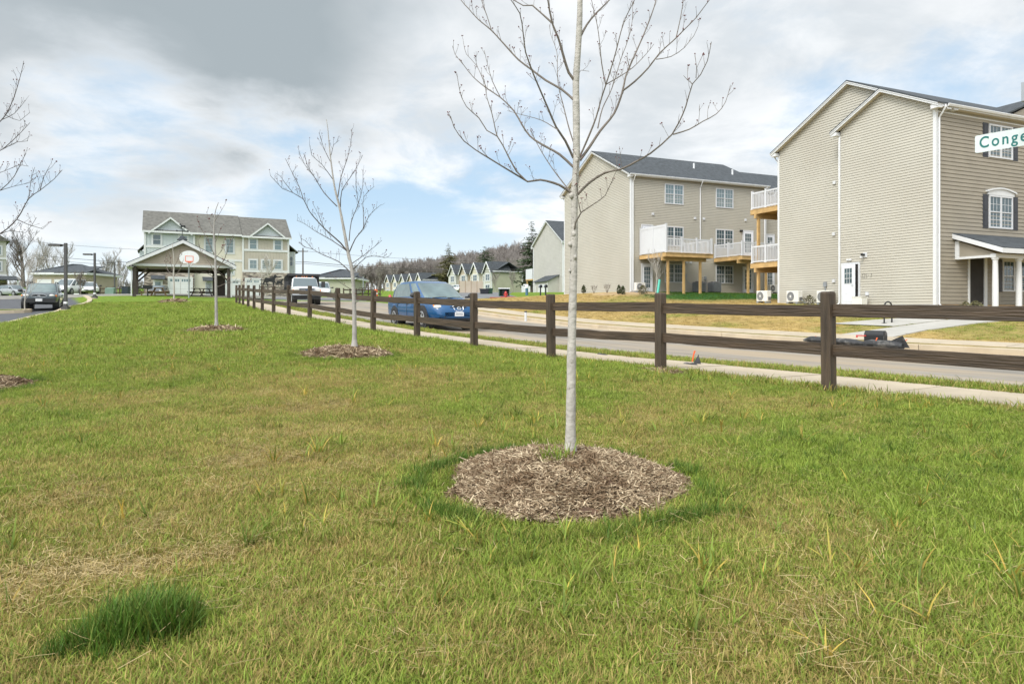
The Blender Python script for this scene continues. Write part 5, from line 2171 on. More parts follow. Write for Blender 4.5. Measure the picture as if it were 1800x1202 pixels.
rng = random.Random(11)
T1_trunk = [(1003, 808, 18.5), (1003, 760, 17), (1004, 680, 16), (1005, 600, 14.5), (1007, 520, 13), (1008, 479, 12.6), (1009.5, 400, 12.2), (1009.6, 343, 12.4),
            (1013, 285, 12), (1013.2, 220, 10.2), (1012.4, 144, 9.6), (1016, 90, 8.8), (1019, 30, 8), (1020, -30, 7), (1023, -120, 6), (1026, -260, 4), (1030, -420, 2), (1034, -520, 1)]
T1_br = [
    (c1([(614, 852), (560, 815), (475, 792), (420, 800), (370, 770), (320, 740), (250, 697), (190, 660), (140, 622), (95, 560), (80, 512)]), 6.2, 1.2, -.35),
    (c1([(415, 798), (370, 755), (340, 700), (310, 640), (285, 600), (262, 500), (240, 430), (228, 350)]), 3.6, 1.0, (-.10, -.15)),
    (c1([(285, 600), (240, 575), (205, 520), (150, 470), (122, 405), (108, 325)]), 2.4, .9, (-.18, -.2)),
    (c1([(620, 735), (560, 680), (480, 635), (430, 600), (395, 550), (360, 490), (300, 430), (240, 390), (180, 340), (140, 290), (100, 240), (88, 203)]), 5.8, 1.0, .35),
    (c1([(300, 430), (265, 360), (243, 285), (228, 222)]), 2.2, .9, (.22, .1)),
    (c1([(240, 392), (195, 290), (150, 240), (137, 190)]), 2.0, .8, (.28, .3)),
    (c1([(612, 850), (545, 765), (500, 700), (465, 640), (430, 572)]), 3.2, 1.2, .55),
    (c1([(620, 695), (585, 620), (545, 560), (510, 480), (480, 410), (450, 340), (430, 290), (410, 230), (400, 150), (385, 60), (345, 0), (330, -60)]), 5.4, 1.4, -.42),
    (c1([(552, 572), (480, 530), (390, 505), (330, 488)]), 2.0, .8, (-.12, .4)),
    (c1([(622, 440), (570, 395), (500, 355), (440, 310), (380, 265), (320, 200), (260, 135), (200, 85), (160, 40), (125, 0), (100, -60)]), 5.4, 1.4, .3),
    (c1([(260, 135), (240, 70), (215, 0), (205, -50)]), 2.2, 1.0, (.28, .2)),
    (c1([(630, 362), (600, 320), (575, 240), (555, 170), (530, 110), (515, 40), (505, -20), (490, -140)]), 6.6, 2.2, -.25),
    (c1([(530, 105), (480, 60), (440, 25), (400, 26), (355, 0), (320, -40)]), 4.4, 1.6, (-.08, .25)),
    (c1([(640, 855), (690, 805), (760, 760), (830, 745), (900, 710), (960, 675), (1010, 635), (1055, 592), (1085, 540), (1115, 470), (1145, 370), (1180, 330), (1210, 270), (1228, 185)]), 6.0, 1.1, -.45),
    (c1([(1060, 592), (1130, 570), (1190, 535), (1250, 502), (1290, 450), (1312, 375)]), 3.0, .9, (-.32, .1)),
    (c1([(622, 1032), (630, 980), (655, 935), (700, 905), (760, 862), (785, 810), (808, 756)]), 3.6, 1.0, -.6),
    (c1([(652, 935), (640, 870), (636, 760), (645, 690)]), 1.8, .9, (-.1, -.5)),
    (c1([(1145, 370), (1122, 352), (1105, 333)]), 1.6, .8, (-.38, .2)),
    (c1([(1160, 345), (1163, 300), (1155, 238)]), 1.6, .8, (-.38, -.2)),
    (c1([(650, 705), (690, 650), (740, 575), (800, 500), (835, 410), (850, 340), (870, 290), (910, 200), (940, 130), (970, 50), (985, 0), (1000, -80)]), 6.6, 1.6, .2),
    (c1([(838, 400), (890, 360), (950, 300), (1000, 235), (1060, 180), (1110, 130), (1160, 80), (1190, 40), (1220, 0), (1240, -50)]), 4.2, 1.2, (.05, -.3)),
    (c1([(985, 262), (1050, 250), (1110, 210), (1150, 160), (1168, 122)]), 2.0, .8, (-.05, -.4)),
    (c1([(1072, 170), (1090, 90), (1105, 0), (1110, -50)]), 2.4, 1.0, (-.1, -.1)),
    (c1([(648, 692), (680, 620), (720, 520), (745, 430), (765, 370), (790, 290), (810, 220), (830, 140), (850, 80), (890, 0), (905, -60)]), 4.4, 1.3, -.3),
    (c1([(765, 372), (820, 340), (880, 300), (940, 240), (975, 195)]), 2.4, .9, (-.12, .3)),
    (c1([(762, 372), (745, 280), (735, 180), (725, 110), (700, 0), (695, -40)]), 2.4, 1.0, (-.12, -.2)),
    (c1([(728, 565), (748, 480), (790, 390), (830, 260), (860, 180), (880, 90), (880, 10)]), 2.8, .9, (.05, .45)),
    (c1([(652, 162), (680, 110), (720, 60), (780, 0), (820, -60)]), 5.4, 2.0, .2),
    (c1([(625, 640), (600, 560), (575, 460), (555, 380), (550, 300), (548, 230), (520, 150), (515, 110)]), 3.0, .9, .5),
    (c1([(640, 330), (655, 310), (690, 345 - 30)]), 1.4, .8, -.4),
]
traced_tree('young_tree', 'nearest bare young tree with pale trunk rising from the big mulch mound', 'tree', T1_trunk, T1_br, 3.5,
            'staked-out young street trees', rng, 1, dens=20, tl=.085, tr=.0011, budr=.0026)
# pruned knots on the trunk
T1o = bpy.data.objects['young_tree']
kb = MB()
for (px, py, s) in ((1008, 412, 1), (1001.5, 430, .9), (1010, 453, 1), (1001, 476, .6), (1004, 345, 1.1), (1014, 283, .9)):
    p = P(px, py, 3.5) - T1o.location
    kb.ball((p.x, p.y - .014, p.z), (.012 * s, .011 * s, .015 * s), 8, 6)
for _ in range(70):
    f = rng.random()
    py = 800 - 800 * f
    px = np.interp(py, [q[1] for q in T1_trunk[::-1]], [q[0] for q in T1_trunk[::-1]])
    w_ = np.interp(py, [q[1] for q in T1_trunk[::-1]], [q[2] for q in T1_trunk[::-1]])
    a = rng.uniform(-2.6, -.5)
    rr_t = w_ * 3.5 / F / 2
    p = P(px, py, 3.5) - T1o.location
    s_ = rng.uniform(.5, 1.3)
    kb.ball((p.x + rr_t * .96 * math.cos(a), p.y + rr_t * .96 * math.sin(a), p.z), (.0035 * s_, .003 * s_, .0016 * s_), 6, 4, mi=1)
kb.build('knots', [M['bark'], M['limb2']], T1o, smooth=True, kind='stuff')


def c2(pts):
    return [(460 + x / 2.732, 200 + y / 2.732) for x, y in pts]


T2_trunk = [(623, 609, 8.4), (623, 560, 7.6), (622, 520, 7), (620.5, 493, 6.6), (618, 470, 6.2), (613.5, 452, 5.6), (606, 412, 4.6), (597, 365, 3.8), (588, 328, 3.2), (580.5, 273, 2.4), (576, 225, 1.6), (573.5, 210, 1)]
T2_br = [
    (c2([(422, 757), (370, 710), (300, 680), (245, 650), (210, 610), (187, 598)]), 2.6, .8, .3),
    (c2([(245, 650), (205, 640), (180, 615)]), 1.2, .7, (.1, .2)),
    (c2([(416, 668), (380, 622), (300, 550), (230, 470), (200, 410), (150, 380), (100, 360), (62, 320), (42, 298)]), 3.4, .8, -.3),
    (c2([(200, 412), (180, 350), (140, 270), (113, 215)]), 1.8, .7, (-.2, .1)),
    (c2([(150, 380), (110, 330), (90, 300), (65, 285)]), 1.2, .7, (-.25, -.2)),
    (c2([(405, 655), (340, 610), (260, 565), (200, 525), (168, 512)]), 2.4, .7, .4),
    (c2([(300, 550), (270, 480), (245, 430)]), 1.2, .6, (-.15, .3)),
    (c2([(362, 445), (300, 380), (250, 300), (210, 250), (178, 183)]), 2.4, .7, .2),
    (c2([(250, 300), (225, 262), (205, 200)]), 1.2, .6, (.1, -.3)),
    (c2([(345, 320), (290, 245), (240, 200), (230, 148)]), 1.8, .7, -.3),
    (c2([(335, 240), (300, 170), (275, 92)]), 1.6, .7, .3),
    (c2([(422, 662), (450, 600), (490, 548), (515, 490), (545, 460), (572, 438)]), 2.6, .7, -.3),
    (c2([(490, 548), (488, 470), (490, 400), (540, 350)]), 1.6, .7, (-.1, .2)),
    (c2([(420, 610), (430, 520), (465, 430), (485, 350), (486, 270)]), 2.2, .7, .3),
    (c2([(465, 430), (452, 340), (458, 250)]), 1.4, .6, (.15, -.2)),
    (c2([(378, 450), (385, 370), (430, 300), (460, 250), (486, 198)]), 2.2, .7, -.2),
    (c2([(366, 400), (382, 300), (410, 220), (430, 130), (434, 72)]), 2.2, .7, .25),
    (c2([(432, 720), (490, 680), (540, 640), (578, 608)]), 2.0, .7, .3),
    (c2([(437, 750), (500, 690), (540, 680), (590, 692), (612, 685)]), 2.0, .7, -.35),
    (c2([(440, 803), (500, 770), (540, 745), (572, 740)]), 1.8, .7, -.2),
    (c2([(442, 865), (470, 838), (520, 835), (560, 858), (580, 872)]), 1.8, .7, .2),
    (c2([(440, 850), (390, 820), (350, 790)]), 1.4, .6, -.3),
    (c2([(333, 200), (345, 150), (372, 128)]), 1.3, .6, .3),
    (c2([(440, 940), (450, 910), (470, 895)]), 1.4, .7, -.2),
]
traced_tree('young_tree', 'second bare young tree, full crown, in front of the fence beside the dump truck', 'tree', T2_trunk, T2_br, 10.6,
            'staked-out young street trees', rng, 1, dens=15, tl=.17, tr=.0022, bark='bark2', limb='limb2', budr=.0048)


def c0(pts):
    return [(x / 2.0, 100 + y / 2.0) for x, y in pts]


T0_trunk = [(-92, 686, 13), (-91, 600, 12), (-90, 500, 10), (-88, 400, 9), (-85, 300, 7.5), (-80, 200, 6), (-76, 90, 4), (-72, 0, 2.5), (-70, -60, 1.2)]
T0_br = [
    (c0([(-178, 700), (-100, 668), (0, 622), (60, 570), (100, 500), (140, 470), (190, 430), (219, 398)]), 4.2, 1.0, -.2),
    (c0([(100, 502), (110, 430), (122, 388)]), 1.6, .7, (-.2, .3)),
    (c0([(140, 472), (155, 420), (174, 384)]), 1.6, .7, (-.25, -.2)),
    (c0([(60, 572), (100, 590), (150, 605), (160, 596)]), 1.6, .7, (-.15, .2)),
    (c0([(-20, 632), (40, 610), (90, 618), (128, 565)]), 1.8, .7, (-.1, -.3)),
    (c0([(-178, 560), (-90, 520), (0, 470), (50, 420), (75, 370), (92, 338)]), 3.4, .9, .3),
    (c0([(0, 470), (50, 455), (120, 440)]), 1.5, .7, (.2, .2)),
    (c0([(-172, 420), (-80, 370), (0, 330), (60, 300), (98, 296)]), 3.0, .9, -.3),
    (c0([(10, 325), (60, 280), (105, 232)]), 1.8, .8, (-.2, .1)),
    (c0([(-168, 330), (-80, 270), (0, 228), (40, 165), (65, 92), (83, 22)]), 3.4, .9, .25),
    (c0([(5, 222), (50, 200), (86, 158)]), 1.7, .7, (.2, -.2)),
    (c0([(20, 205), (70, 225), (105, 196)]), 1.5, .7, (.22, .2)),
    (c0([(-165, 480), (-60, 430), (20, 400), (70, 380), (100, 385)]), 2.0, .8, -.4),
    (c0([(-170, 250), (-110, 120), (-70, 10)]), 2.6, .9, .3),
    (c0([(-186, 600), (-280, 520), (-330, 400)]), 3.4, 1, .2),
    (c0([(-182, 450), (-260, 350), (-300, 240)]), 3.0, 1, -.2),
]
traced_tree('young_tree', 'bare young tree at the left edge, only its branch tips reaching into view', 'tree', T0_trunk, T0_br, 7.05,
            'staked-out young street trees', rng, 1, dens=17, tl=.16, tr=.0017, bark='bark2', limb='limb2', budr=.0038)

T3_trunk = [(380.5, 574, 5.6), (380, 540, 5), (379.5, 500, 4.6), (379, 470, 4.2), (378, 440, 3.4), (376, 410, 2.6), (378, 375, 1.6), (384, 356, 1)]
T3_br = [([(379, 482), (368, 462), (352, 440), (347, 420)], 1.8, .7, .3), ([(379, 476), (395, 455), (403, 430), (412, 415)], 1.8, .7, -.3),
         ([(378, 450), (366, 425), (352, 398), (346, 385)], 1.8, .7, -.2), ([(377, 430), (385, 410), (390, 398)], 1.4, .6, .3),
         ([(376, 405), (366, 385), (363, 372)], 1.2, .6, .2), ([(377, 390), (388, 372), (396, 358)], 1.2, .6, -.2), ([(379, 465), (398, 462), (410, 470)], 1.3, .6, .2),
         ([(380, 490), (360, 478), (345, 483)], 1.3, .6, -.3), ([(380.5, 505), (400, 497), (440, 495)], 1.3, .6, .1), ([(378, 455), (390, 440), (393, 425)], 1.2, .6, -.2)]
traced_tree('young_tree', 'third bare young tree, slim, before the right end of the pavilion', 'tree', T3_trunk, T3_br, 15.8,
            'staked-out young street trees', rng, 1, dens=7, tl=.22, tr=.004, budr=.010, bark='bark2')
T4_trunk = [(306, 530.5, 3.4), (305.8, 500, 2.8), (305, 485, 2.6), (306, 460, 1.8), (304, 440, 1.2), (303, 428, .8)]
T4_br = [([(305, 487), (295, 475), (290, 460), (293, 442)], 1.4, .7, .3), ([(305, 486), (316, 475), (322, 458)], 1.4, .7, -.3), ([(305, 480), (300, 460), (298, 440)], 1.2, .6, .2),
         ([(305, 484), (292, 478), (286, 482)], 1.0, .6, -.2), ([(305.5, 470), (314, 455), (316, 440)], 1.0, .6, .2)]
traced_tree('young_tree', 'fourth and smallest bare young tree in the lawn, left of the hoop pole', 'tree', T4_trunk, T4_br, 41.0,
            'staked-out young street trees', rng, 1, dens=3, tl=.4, tr=.008, budr=.02, budp=.4)


# ------------------------------------------------------------------ generic bare tree for the distance
def bare_tree_mesh(seed, H, levels=4, rmin=.02, spread=.55, r0=.30, n_side=4, clear=.25):
    rng = random.Random(seed)
    mt, mc = MB(), MB()

    def grow(p, d, L, r, lev):
        n = 4
        pts, rr = [p], [r]
        q, dd = p.copy(), d.copy()
        for i in range(n):
            dd = (dd + Vector((rng.uniform(-.22, .22), rng.uniform(-.22, .22), rng.uniform(-.02, .16)))).normalized()
            q = q + dd * L / n
            pts.append(q.copy())
            rr.append(max(rmin * (1 - .15 * lev), r * (1 - .6 * (i + 1) / n)))
        (mt if lev == 0 else mc).tube(pts, rr, n_side + 2 if lev == 0 else (n_side if lev < 2 else 3), cap=False)
        if lev >= levels:
            return
        k = {0: 9, 1: 7, 2: 6}.get(lev, 4)
        for j in range(k):
            t = (clear if lev == 0 else .2) + (1 - (clear if lev == 0 else .2)) * (j + rng.random() * .8) / k
            i = min(int(t * n), n - 1)
            o = pts[i].lerp(pts[i + 1], t * n - i)
            a = rng.uniform(0, 2 * math.pi)
            tdir = (pts[i + 1] - pts[i]).normalized()
            sd = Vector((math.cos(a), math.sin(a), .2))
            nd = (tdir * (1 - spread) + sd * spread + Vector((0, 0, .30))).normalized()
            grow(o, nd, L * rng.uniform(.48, .68) * (1.05 - .35 * t), max(rmin, rr[i] * .42), lev + 1)
    grow(Vector((0, 0, -.3)), Vector((0, 0, 1)), H * .62, r0, 0)
    return mt, mc


def far_tree(px, base_py, Y, H, seed, label, group=None, m='farbark', **kw):
    x = PX(px, Y)
    z = g(x, Y)
    root = empty('bare_tree', (x, Y, z), 0, label, 'tree', group)
    mt, mc = bare_tree_mesh(seed, H, **kw)
    mt.build('trunk', M[m], root)
    mc.build('crown', M[m], root)
    return root


far_tree(42, 515, 120, 12.5, 3, 'big dark spreading bare tree rising behind the green wagon', m='farbark2', r0=.36, spread=.6, rmin=.018, clear=.15)
GT = 'bare trees on the left horizon'
for i, (px, Y, H, lab) in enumerate(((78, 150, 12.0, 'bare tree behind the roof peak of the beige garage'), (98, 158, 13.0, 'tallest bare tree right above the garage roof'),
                                     (118, 140, 10.5, 'bare tree close behind the nearest lamp post'), (62, 165, 11, 'thin bare tree between the big dark tree and the garage'),
                                     (179, 130, 7.0, 'small bare tree between the second and third lamp posts'), (190, 150, 10, 'tall thin bare tree left of the third lamp post'),
                                     (206, 140, 8, 'bare tree just right of the third lamp post'), (216, 165, 6.5, 'low bare tree next to the pavilion eave'),
                                     (8, 150, 10, 'bare tree half hidden by the left edge house'), (20, 170, 9, 'bare tree between the left edge house and the big dark tree'))):
    far_tree(px, 515, Y, H, 30 + i, lab, GT, r0=.15, rmin=.02, levels=3, spread=.5)
for (px, Y, H, lab, sd) in ((962, 150, 15.0, 'bare treetop showing over the ridge of the grey-taupe house', 61), (975, 156, 15.5, 'bare treetop right of the ridge of the grey-taupe house', 62)):
    far_tree(px, 515, Y, H, sd, lab, None, r0=.22, rmin=.03, levels=4, spread=.5)
# saplings close to buildings
for (px, Y, H, lab, sd, m) in ((1154, 47.5, 4.1, 'pale sapling in the gravel bed beside the teal tube', 71, 'bark'),
                               (874, 148, 5.5, 'twiggy bare sapling before the moss-green end wall, left one', 72, 'farbark'),
                               (903, 150, 6, 'twiggy bare sapling before the moss-green end wall, right one', 73, 'farbark'),
                               (466, 84, 6.2, 'bare sapling before the stone base, left of the horse cut-out', 74, 'bark'),
                               (44, 36.4, 4.2, 'slim sapling on the kerbed parking island before the green wagon', 75, 'bark'),
                               (141, 66, 3.0, 'small reddish bare shrub before the white minivan', 76, 'limb')):
    far_tree(px, 515, Y, H, sd, lab, None, m=m, r0=.035 if Y < 60 else .06, rmin=.005 if Y < 60 else .014, levels=3, spread=.42, clear=.3)


# ------------------------------------------------------------------ evergreens
def conifer(px, Y, H, Rm, seed, label, m='pine', gap=.0, taper=1.0, base_clear=.06):
    rng = random.Random(seed)
    x = PX(px, Y)
    root = empty('evergreen_tree', (x, Y, g(x, Y)), 0, label, 'tree')
    t = MB()
    t.tube([(0, 0, -.3), (0, 0, H * .5), (0, 0, H * .97)], [H * .018, H * .012, .02], 7)
    t.build('trunk', M['farbark2'], root)
    c = MB()
    layers = int(H * 2.4)
    for i in range(layers):
        f = base_clear + (1 - base_clear) * (i + rng.random() * .6) / layers
        z = H * f
        L0 = Rm * (1 - f) ** taper + .12
        for k in range(rng.randint(5, 8)):
            if rng.random() < gap:
                continue
            a = rng.uniform(0, 6.283)
            L = L0 * rng.uniform(.55, 1.12)
            d = Vector((math.cos(a), math.sin(a), 0))
            s = Vector((-d.y, d.x, 0))
            rise = rng.uniform(-.10, .28)
            nn = max(3, int(L * 3.2))
            for j in range(nn):
                q = (j + .6) / nn
                p = Vector((0, 0, z)) + d * L * q + Vector((0, 0, L * (rise * q - .12 * q * q)))
                w = L * .16 * (1.15 - q * .6) * rng.uniform(.7, 1.3) + .08
                for _ in range(2):
                    e = (d * rng.uniform(.2, 1) + s * rng.uniform(-1, 1) + Vector((0, 0, rng.uniform(-.45, .45)))).normalized()
                    n_ = Vector((rng.uniform(-1, 1), rng.uniform(-1, 1), rng.uniform(.0, 1))).normalized()
                    b = e.cross(n_).normalized()
                    c.quad(p - b * w * .4, p + e * w * .6 - b * w * .25, p + e * w * 1.7, p + e * w * .6 + b * w * .35)
    c.build('crown', M[m], root)
    return root


conifer(935, 138, 14.6, 3.9, 5, 'tall dark ragged evergreen left of the grey-taupe house', 'pine', gap=.22, taper=.62, base_clear=.1)
conifer(788, 205, 15.5, 6.0, 6, 'broad olive-green evergreen behind the row of gables', 'pine2', gap=.1, taper=.8)
conifer(853, 215, 15.5, 4.2, 8, 'rounded dark green pine on the hill foot above the cream gable', 'pine', gap=.1, taper=.5)
conifer(866, 226, 13.5, 3.6, 9, 'second dark pine on the hill foot right of the rounded one', 'pine', gap=.1, taper=.5)
conifer(840, 200, 11.5, 2.6, 10, 'small bright olive conifer between the gables and the pines', 'pine2', gap=.1, taper=.5)
conifer(700, 290, 12, 4, 12, 'far small pine on the left slope of the wooded hill', 'pine', gap=.15, taper=.7)

# the wooded hill: one mass of leafless trees
prot = bpy.data.collections.new('wood_prototypes')
for i in range(6):
    mt, mc = bare_tree_mesh(200 + i, 11.5 + i * .5, levels=3, rmin=.040, r0=.20, spread=.46, n_side=3, clear=.35)
    mt.add(mc.v, mc.f)
    me_ = mt.mesh('wood_tree', M['farbark'] if i % 3 else M['farbark2'])
    prot.objects.link(bpy.data.objects.new('wood_tree', me_))


def scatter(name, pts, rot, scl, idx, coll, attrs=None, label=None, parent=None):
    """one object of kind stuff that repeats prototypes on points"""
    me = bpy.data.meshes.new(name)
    n = len(pts)
    me.vertices.add(n)
    me.vertices.foreach_set('co', np.asarray(pts, np.float32).ravel())
    a = me.attributes.new('rot', 'FLOAT_VECTOR', 'POINT')
    a.data.foreach_set('vector', np.asarray(rot, np.float32).ravel())
    a = me.attributes.new('scl', 'FLOAT_VECTOR', 'POINT')
    a.data.foreach_set('vector', np.asarray(scl, np.float32).ravel())
    a = me.attributes.new('idx', 'INT', 'POINT')
    a.data.foreach_set('value', np.asarray(idx, np.int32))
    for k, v in (attrs or {}).items():
        a = me.attributes.new(k, 'FLOAT', 'POINT')
        a.data.foreach_set('value', np.asarray(v, np.float32))
    o = bpy.data.objects.new(name, me)
    COL.objects.link(o)
    if parent:
        o.parent = parent
    ng = bpy.data.node_groups.new(name + '_nodes', 'GeometryNodeTree')
    ng.interface.new_socket('Geometry', in_out='INPUT', socket_type='NodeSocketGeometry')
    ng.interface.new_socket('Geometry', in_out='OUTPUT', socket_type='NodeSocketGeometry')
    gi, go = ng.nodes.new('NodeGroupInput'), ng.nodes.new('NodeGroupOutput')
    ci = ng.nodes.new('GeometryNodeCollectionInfo')
    ci.inputs['Collection'].default_value = coll
    ci.inputs['Separate Children'].default_value = True
    ci.inputs['Reset Children'].default_value = True
    ip = ng.nodes.new('GeometryNodeInstanceOnPoints')
    ip.inputs['Pick Instance'].default_value = True

    def na(nm, t):
        q = ng.nodes.new('GeometryNodeInputNamedAttribute')
        q.data_type = t
        q.inputs['Name'].default_value = nm
        return q.outputs[0]
    ng.links.new(gi.outputs[0], ip.inputs['Points'])
    ng.links.new(ci.outputs[0], ip.inputs['Instance'])
    ng.links.new(na('idx', 'INT'), ip.inputs['Instance Index'])
    ng.links.new(na('rot', 'FLOAT_VECTOR'), ip.inputs['Rotation'])
    ng.links.new(na('scl', 'FLOAT_VECTOR'), ip.inputs['Scale'])
    ng.links.new(ip.outputs[0], go.inputs[0])
    md = o.modifiers.new('scatter', 'NODES')
    md.node_group = ng
    o['kind'] = 'stuff'
    if label:
        o['label'] = label
    return o


rs = np.random.RandomState(3)
hx, hy = rs.uniform(-95, 110, 5200), rs.uniform(246, 385, 5200)
dens = np.exp(-((hx - 35) / 85) ** 2) * sstep(244, 300, hy)
keep = rs.rand(5200) < np.clip(dens * 1.3, 0, .55)
keep &= (hx / hy * F + 900 > 628)
hx, hy = hx[keep], hy[keep]
n = len(hx)
hz = gv(hx, hy)
sc = rs.uniform(.7, 1.1, n)
wood = scatter('wooded_hill', np.stack([hx, hy, hz - .2], 1), np.stack([rs.normal(0, .04, n), rs.normal(0, .04, n), rs.uniform(0, 6.28, n)], 1),
               np.stack([sc, sc, sc], 1), rs.randint(0, 6, n), prot, label='leafless grey-brown wood covering the hill behind the rows')
wood['category'] = 'woods'
# horizon scrub on the left
hx2, hy2 = rs.uniform(-190, -60, 240), rs.uniform(200, 252, 240)
hz2 = gv(hx2, hy2)
sc2 = rs.uniform(.22, .42, 240)
wood2 = scatter('far_woods', np.stack([hx2, hy2, hz2 - .2], 1), np.stack([rs.normal(0, .04, 240), rs.normal(0, .04, 240), rs.uniform(0, 6.28, 240)], 1),
                np.stack([sc2, sc2, sc2], 1), rs.randint(0, 6, 240), prot, label='low line of leafless trees along the left horizon')
wood2['category'] = 'woods'
# ------------------------------------------------------------------ vehicles (local x forward, y left, z up)
def ringpts(cx, ax, w, z, n=28, p=.42):
    out = []
    for k in range(n):
        t = 2 * math.pi * k / n
        c, s = math.cos(t), math.sin(t)
        out.append(Vector((cx + ax * math.copysign(abs(c) ** p, c), w * math.copysign(abs(s) ** p, s), z)))
    return out


def wheel(par, x, y, r, w, side, spokes=6, rim='rim'):
    t = MB()
    t.lathe([(r * .62, -w / 2), (r * .9, -w / 2), (r * .985, -w * .36), (r, -w * .2), (r, w * .2), (r * .985, w * .36), (r * .9, w / 2), (r * .62, w / 2)], (x, y, r), 'y', 26)
    wh = t.build('wheel', M['tyre'], par, smooth=True)
    m_ = MB()
    yo = y + side * (w * .5 + .008)
    m_.lathe([(r * .64, yo - side * .05 - 0), (r * .64, yo), (r * .56, yo + side * .004), (r * .54, yo - side * .035)], (x, 0, r), 'y', 26)
    m_.lathe([(r * .17, yo - side * .04), (r * .17, yo + side * .008), (.01, yo + side * .012)], (x, 0, r), 'y', 12)
    for k in range(spokes):
        a = 2 * math.pi * k / spokes + .3
        M3 = Matrix.Rotation(-a, 3, 'Y')
        m_.box(Vector((x, yo - side * .012, r)) + M3 @ Vector((r * .36, 0, 0)), (r * .46, .022, r * .15), M3)
    m_.build('rim', M[rim], wh, smooth=False)
    return wh


def body_loft(st, nexp=.55):
    """stations (x, w, zb, zs, zt): a rounded cross section each"""
    rings = []
    for (x, w, zb, zs, zt) in st:
        half = [(0, zb), (w * .72, zb), (w * .93, zb + .05), (w * .985, zb + .16), (w, (zb + zs) * .5), (w * .995, zs - .10), (w * .97, zs - .02), (w * .90, zs + (zt - zs) * .45), (w * .62, zt - .006), (w * .3, zt)]
        ring = [Vector((x, y, z)) for y, z in half] + [Vector((x, 0, zt + .004))] + [Vector((x, -y, z)) for y, z in reversed(half[1:])]
        rings.append(ring)
    return rings


def interp_st(st, n=3):
    out = []
    a = np.array(st, float)
    idx = np.linspace(0, len(a) - 1, (len(a) - 1) * n + 1)
    c = catmull([tuple(q) for q in a], 1e-9) if False else None
    for v in idx:
        i = min(int(v), len(a) - 2)
        f = v - i
        p0, p1, p2, p3 = a[max(i - 1, 0)], a[i], a[i + 1], a[min(i + 2, len(a) - 1)]
        q = .5 * (2 * p1 + (p2 - p0) * f + (2 * p0 - 5 * p1 + 4 * p2 - p3) * f * f + (3 * p1 - p0 - 3 * p2 + p3) * f ** 3)
        out.append(tuple(q))
    return out


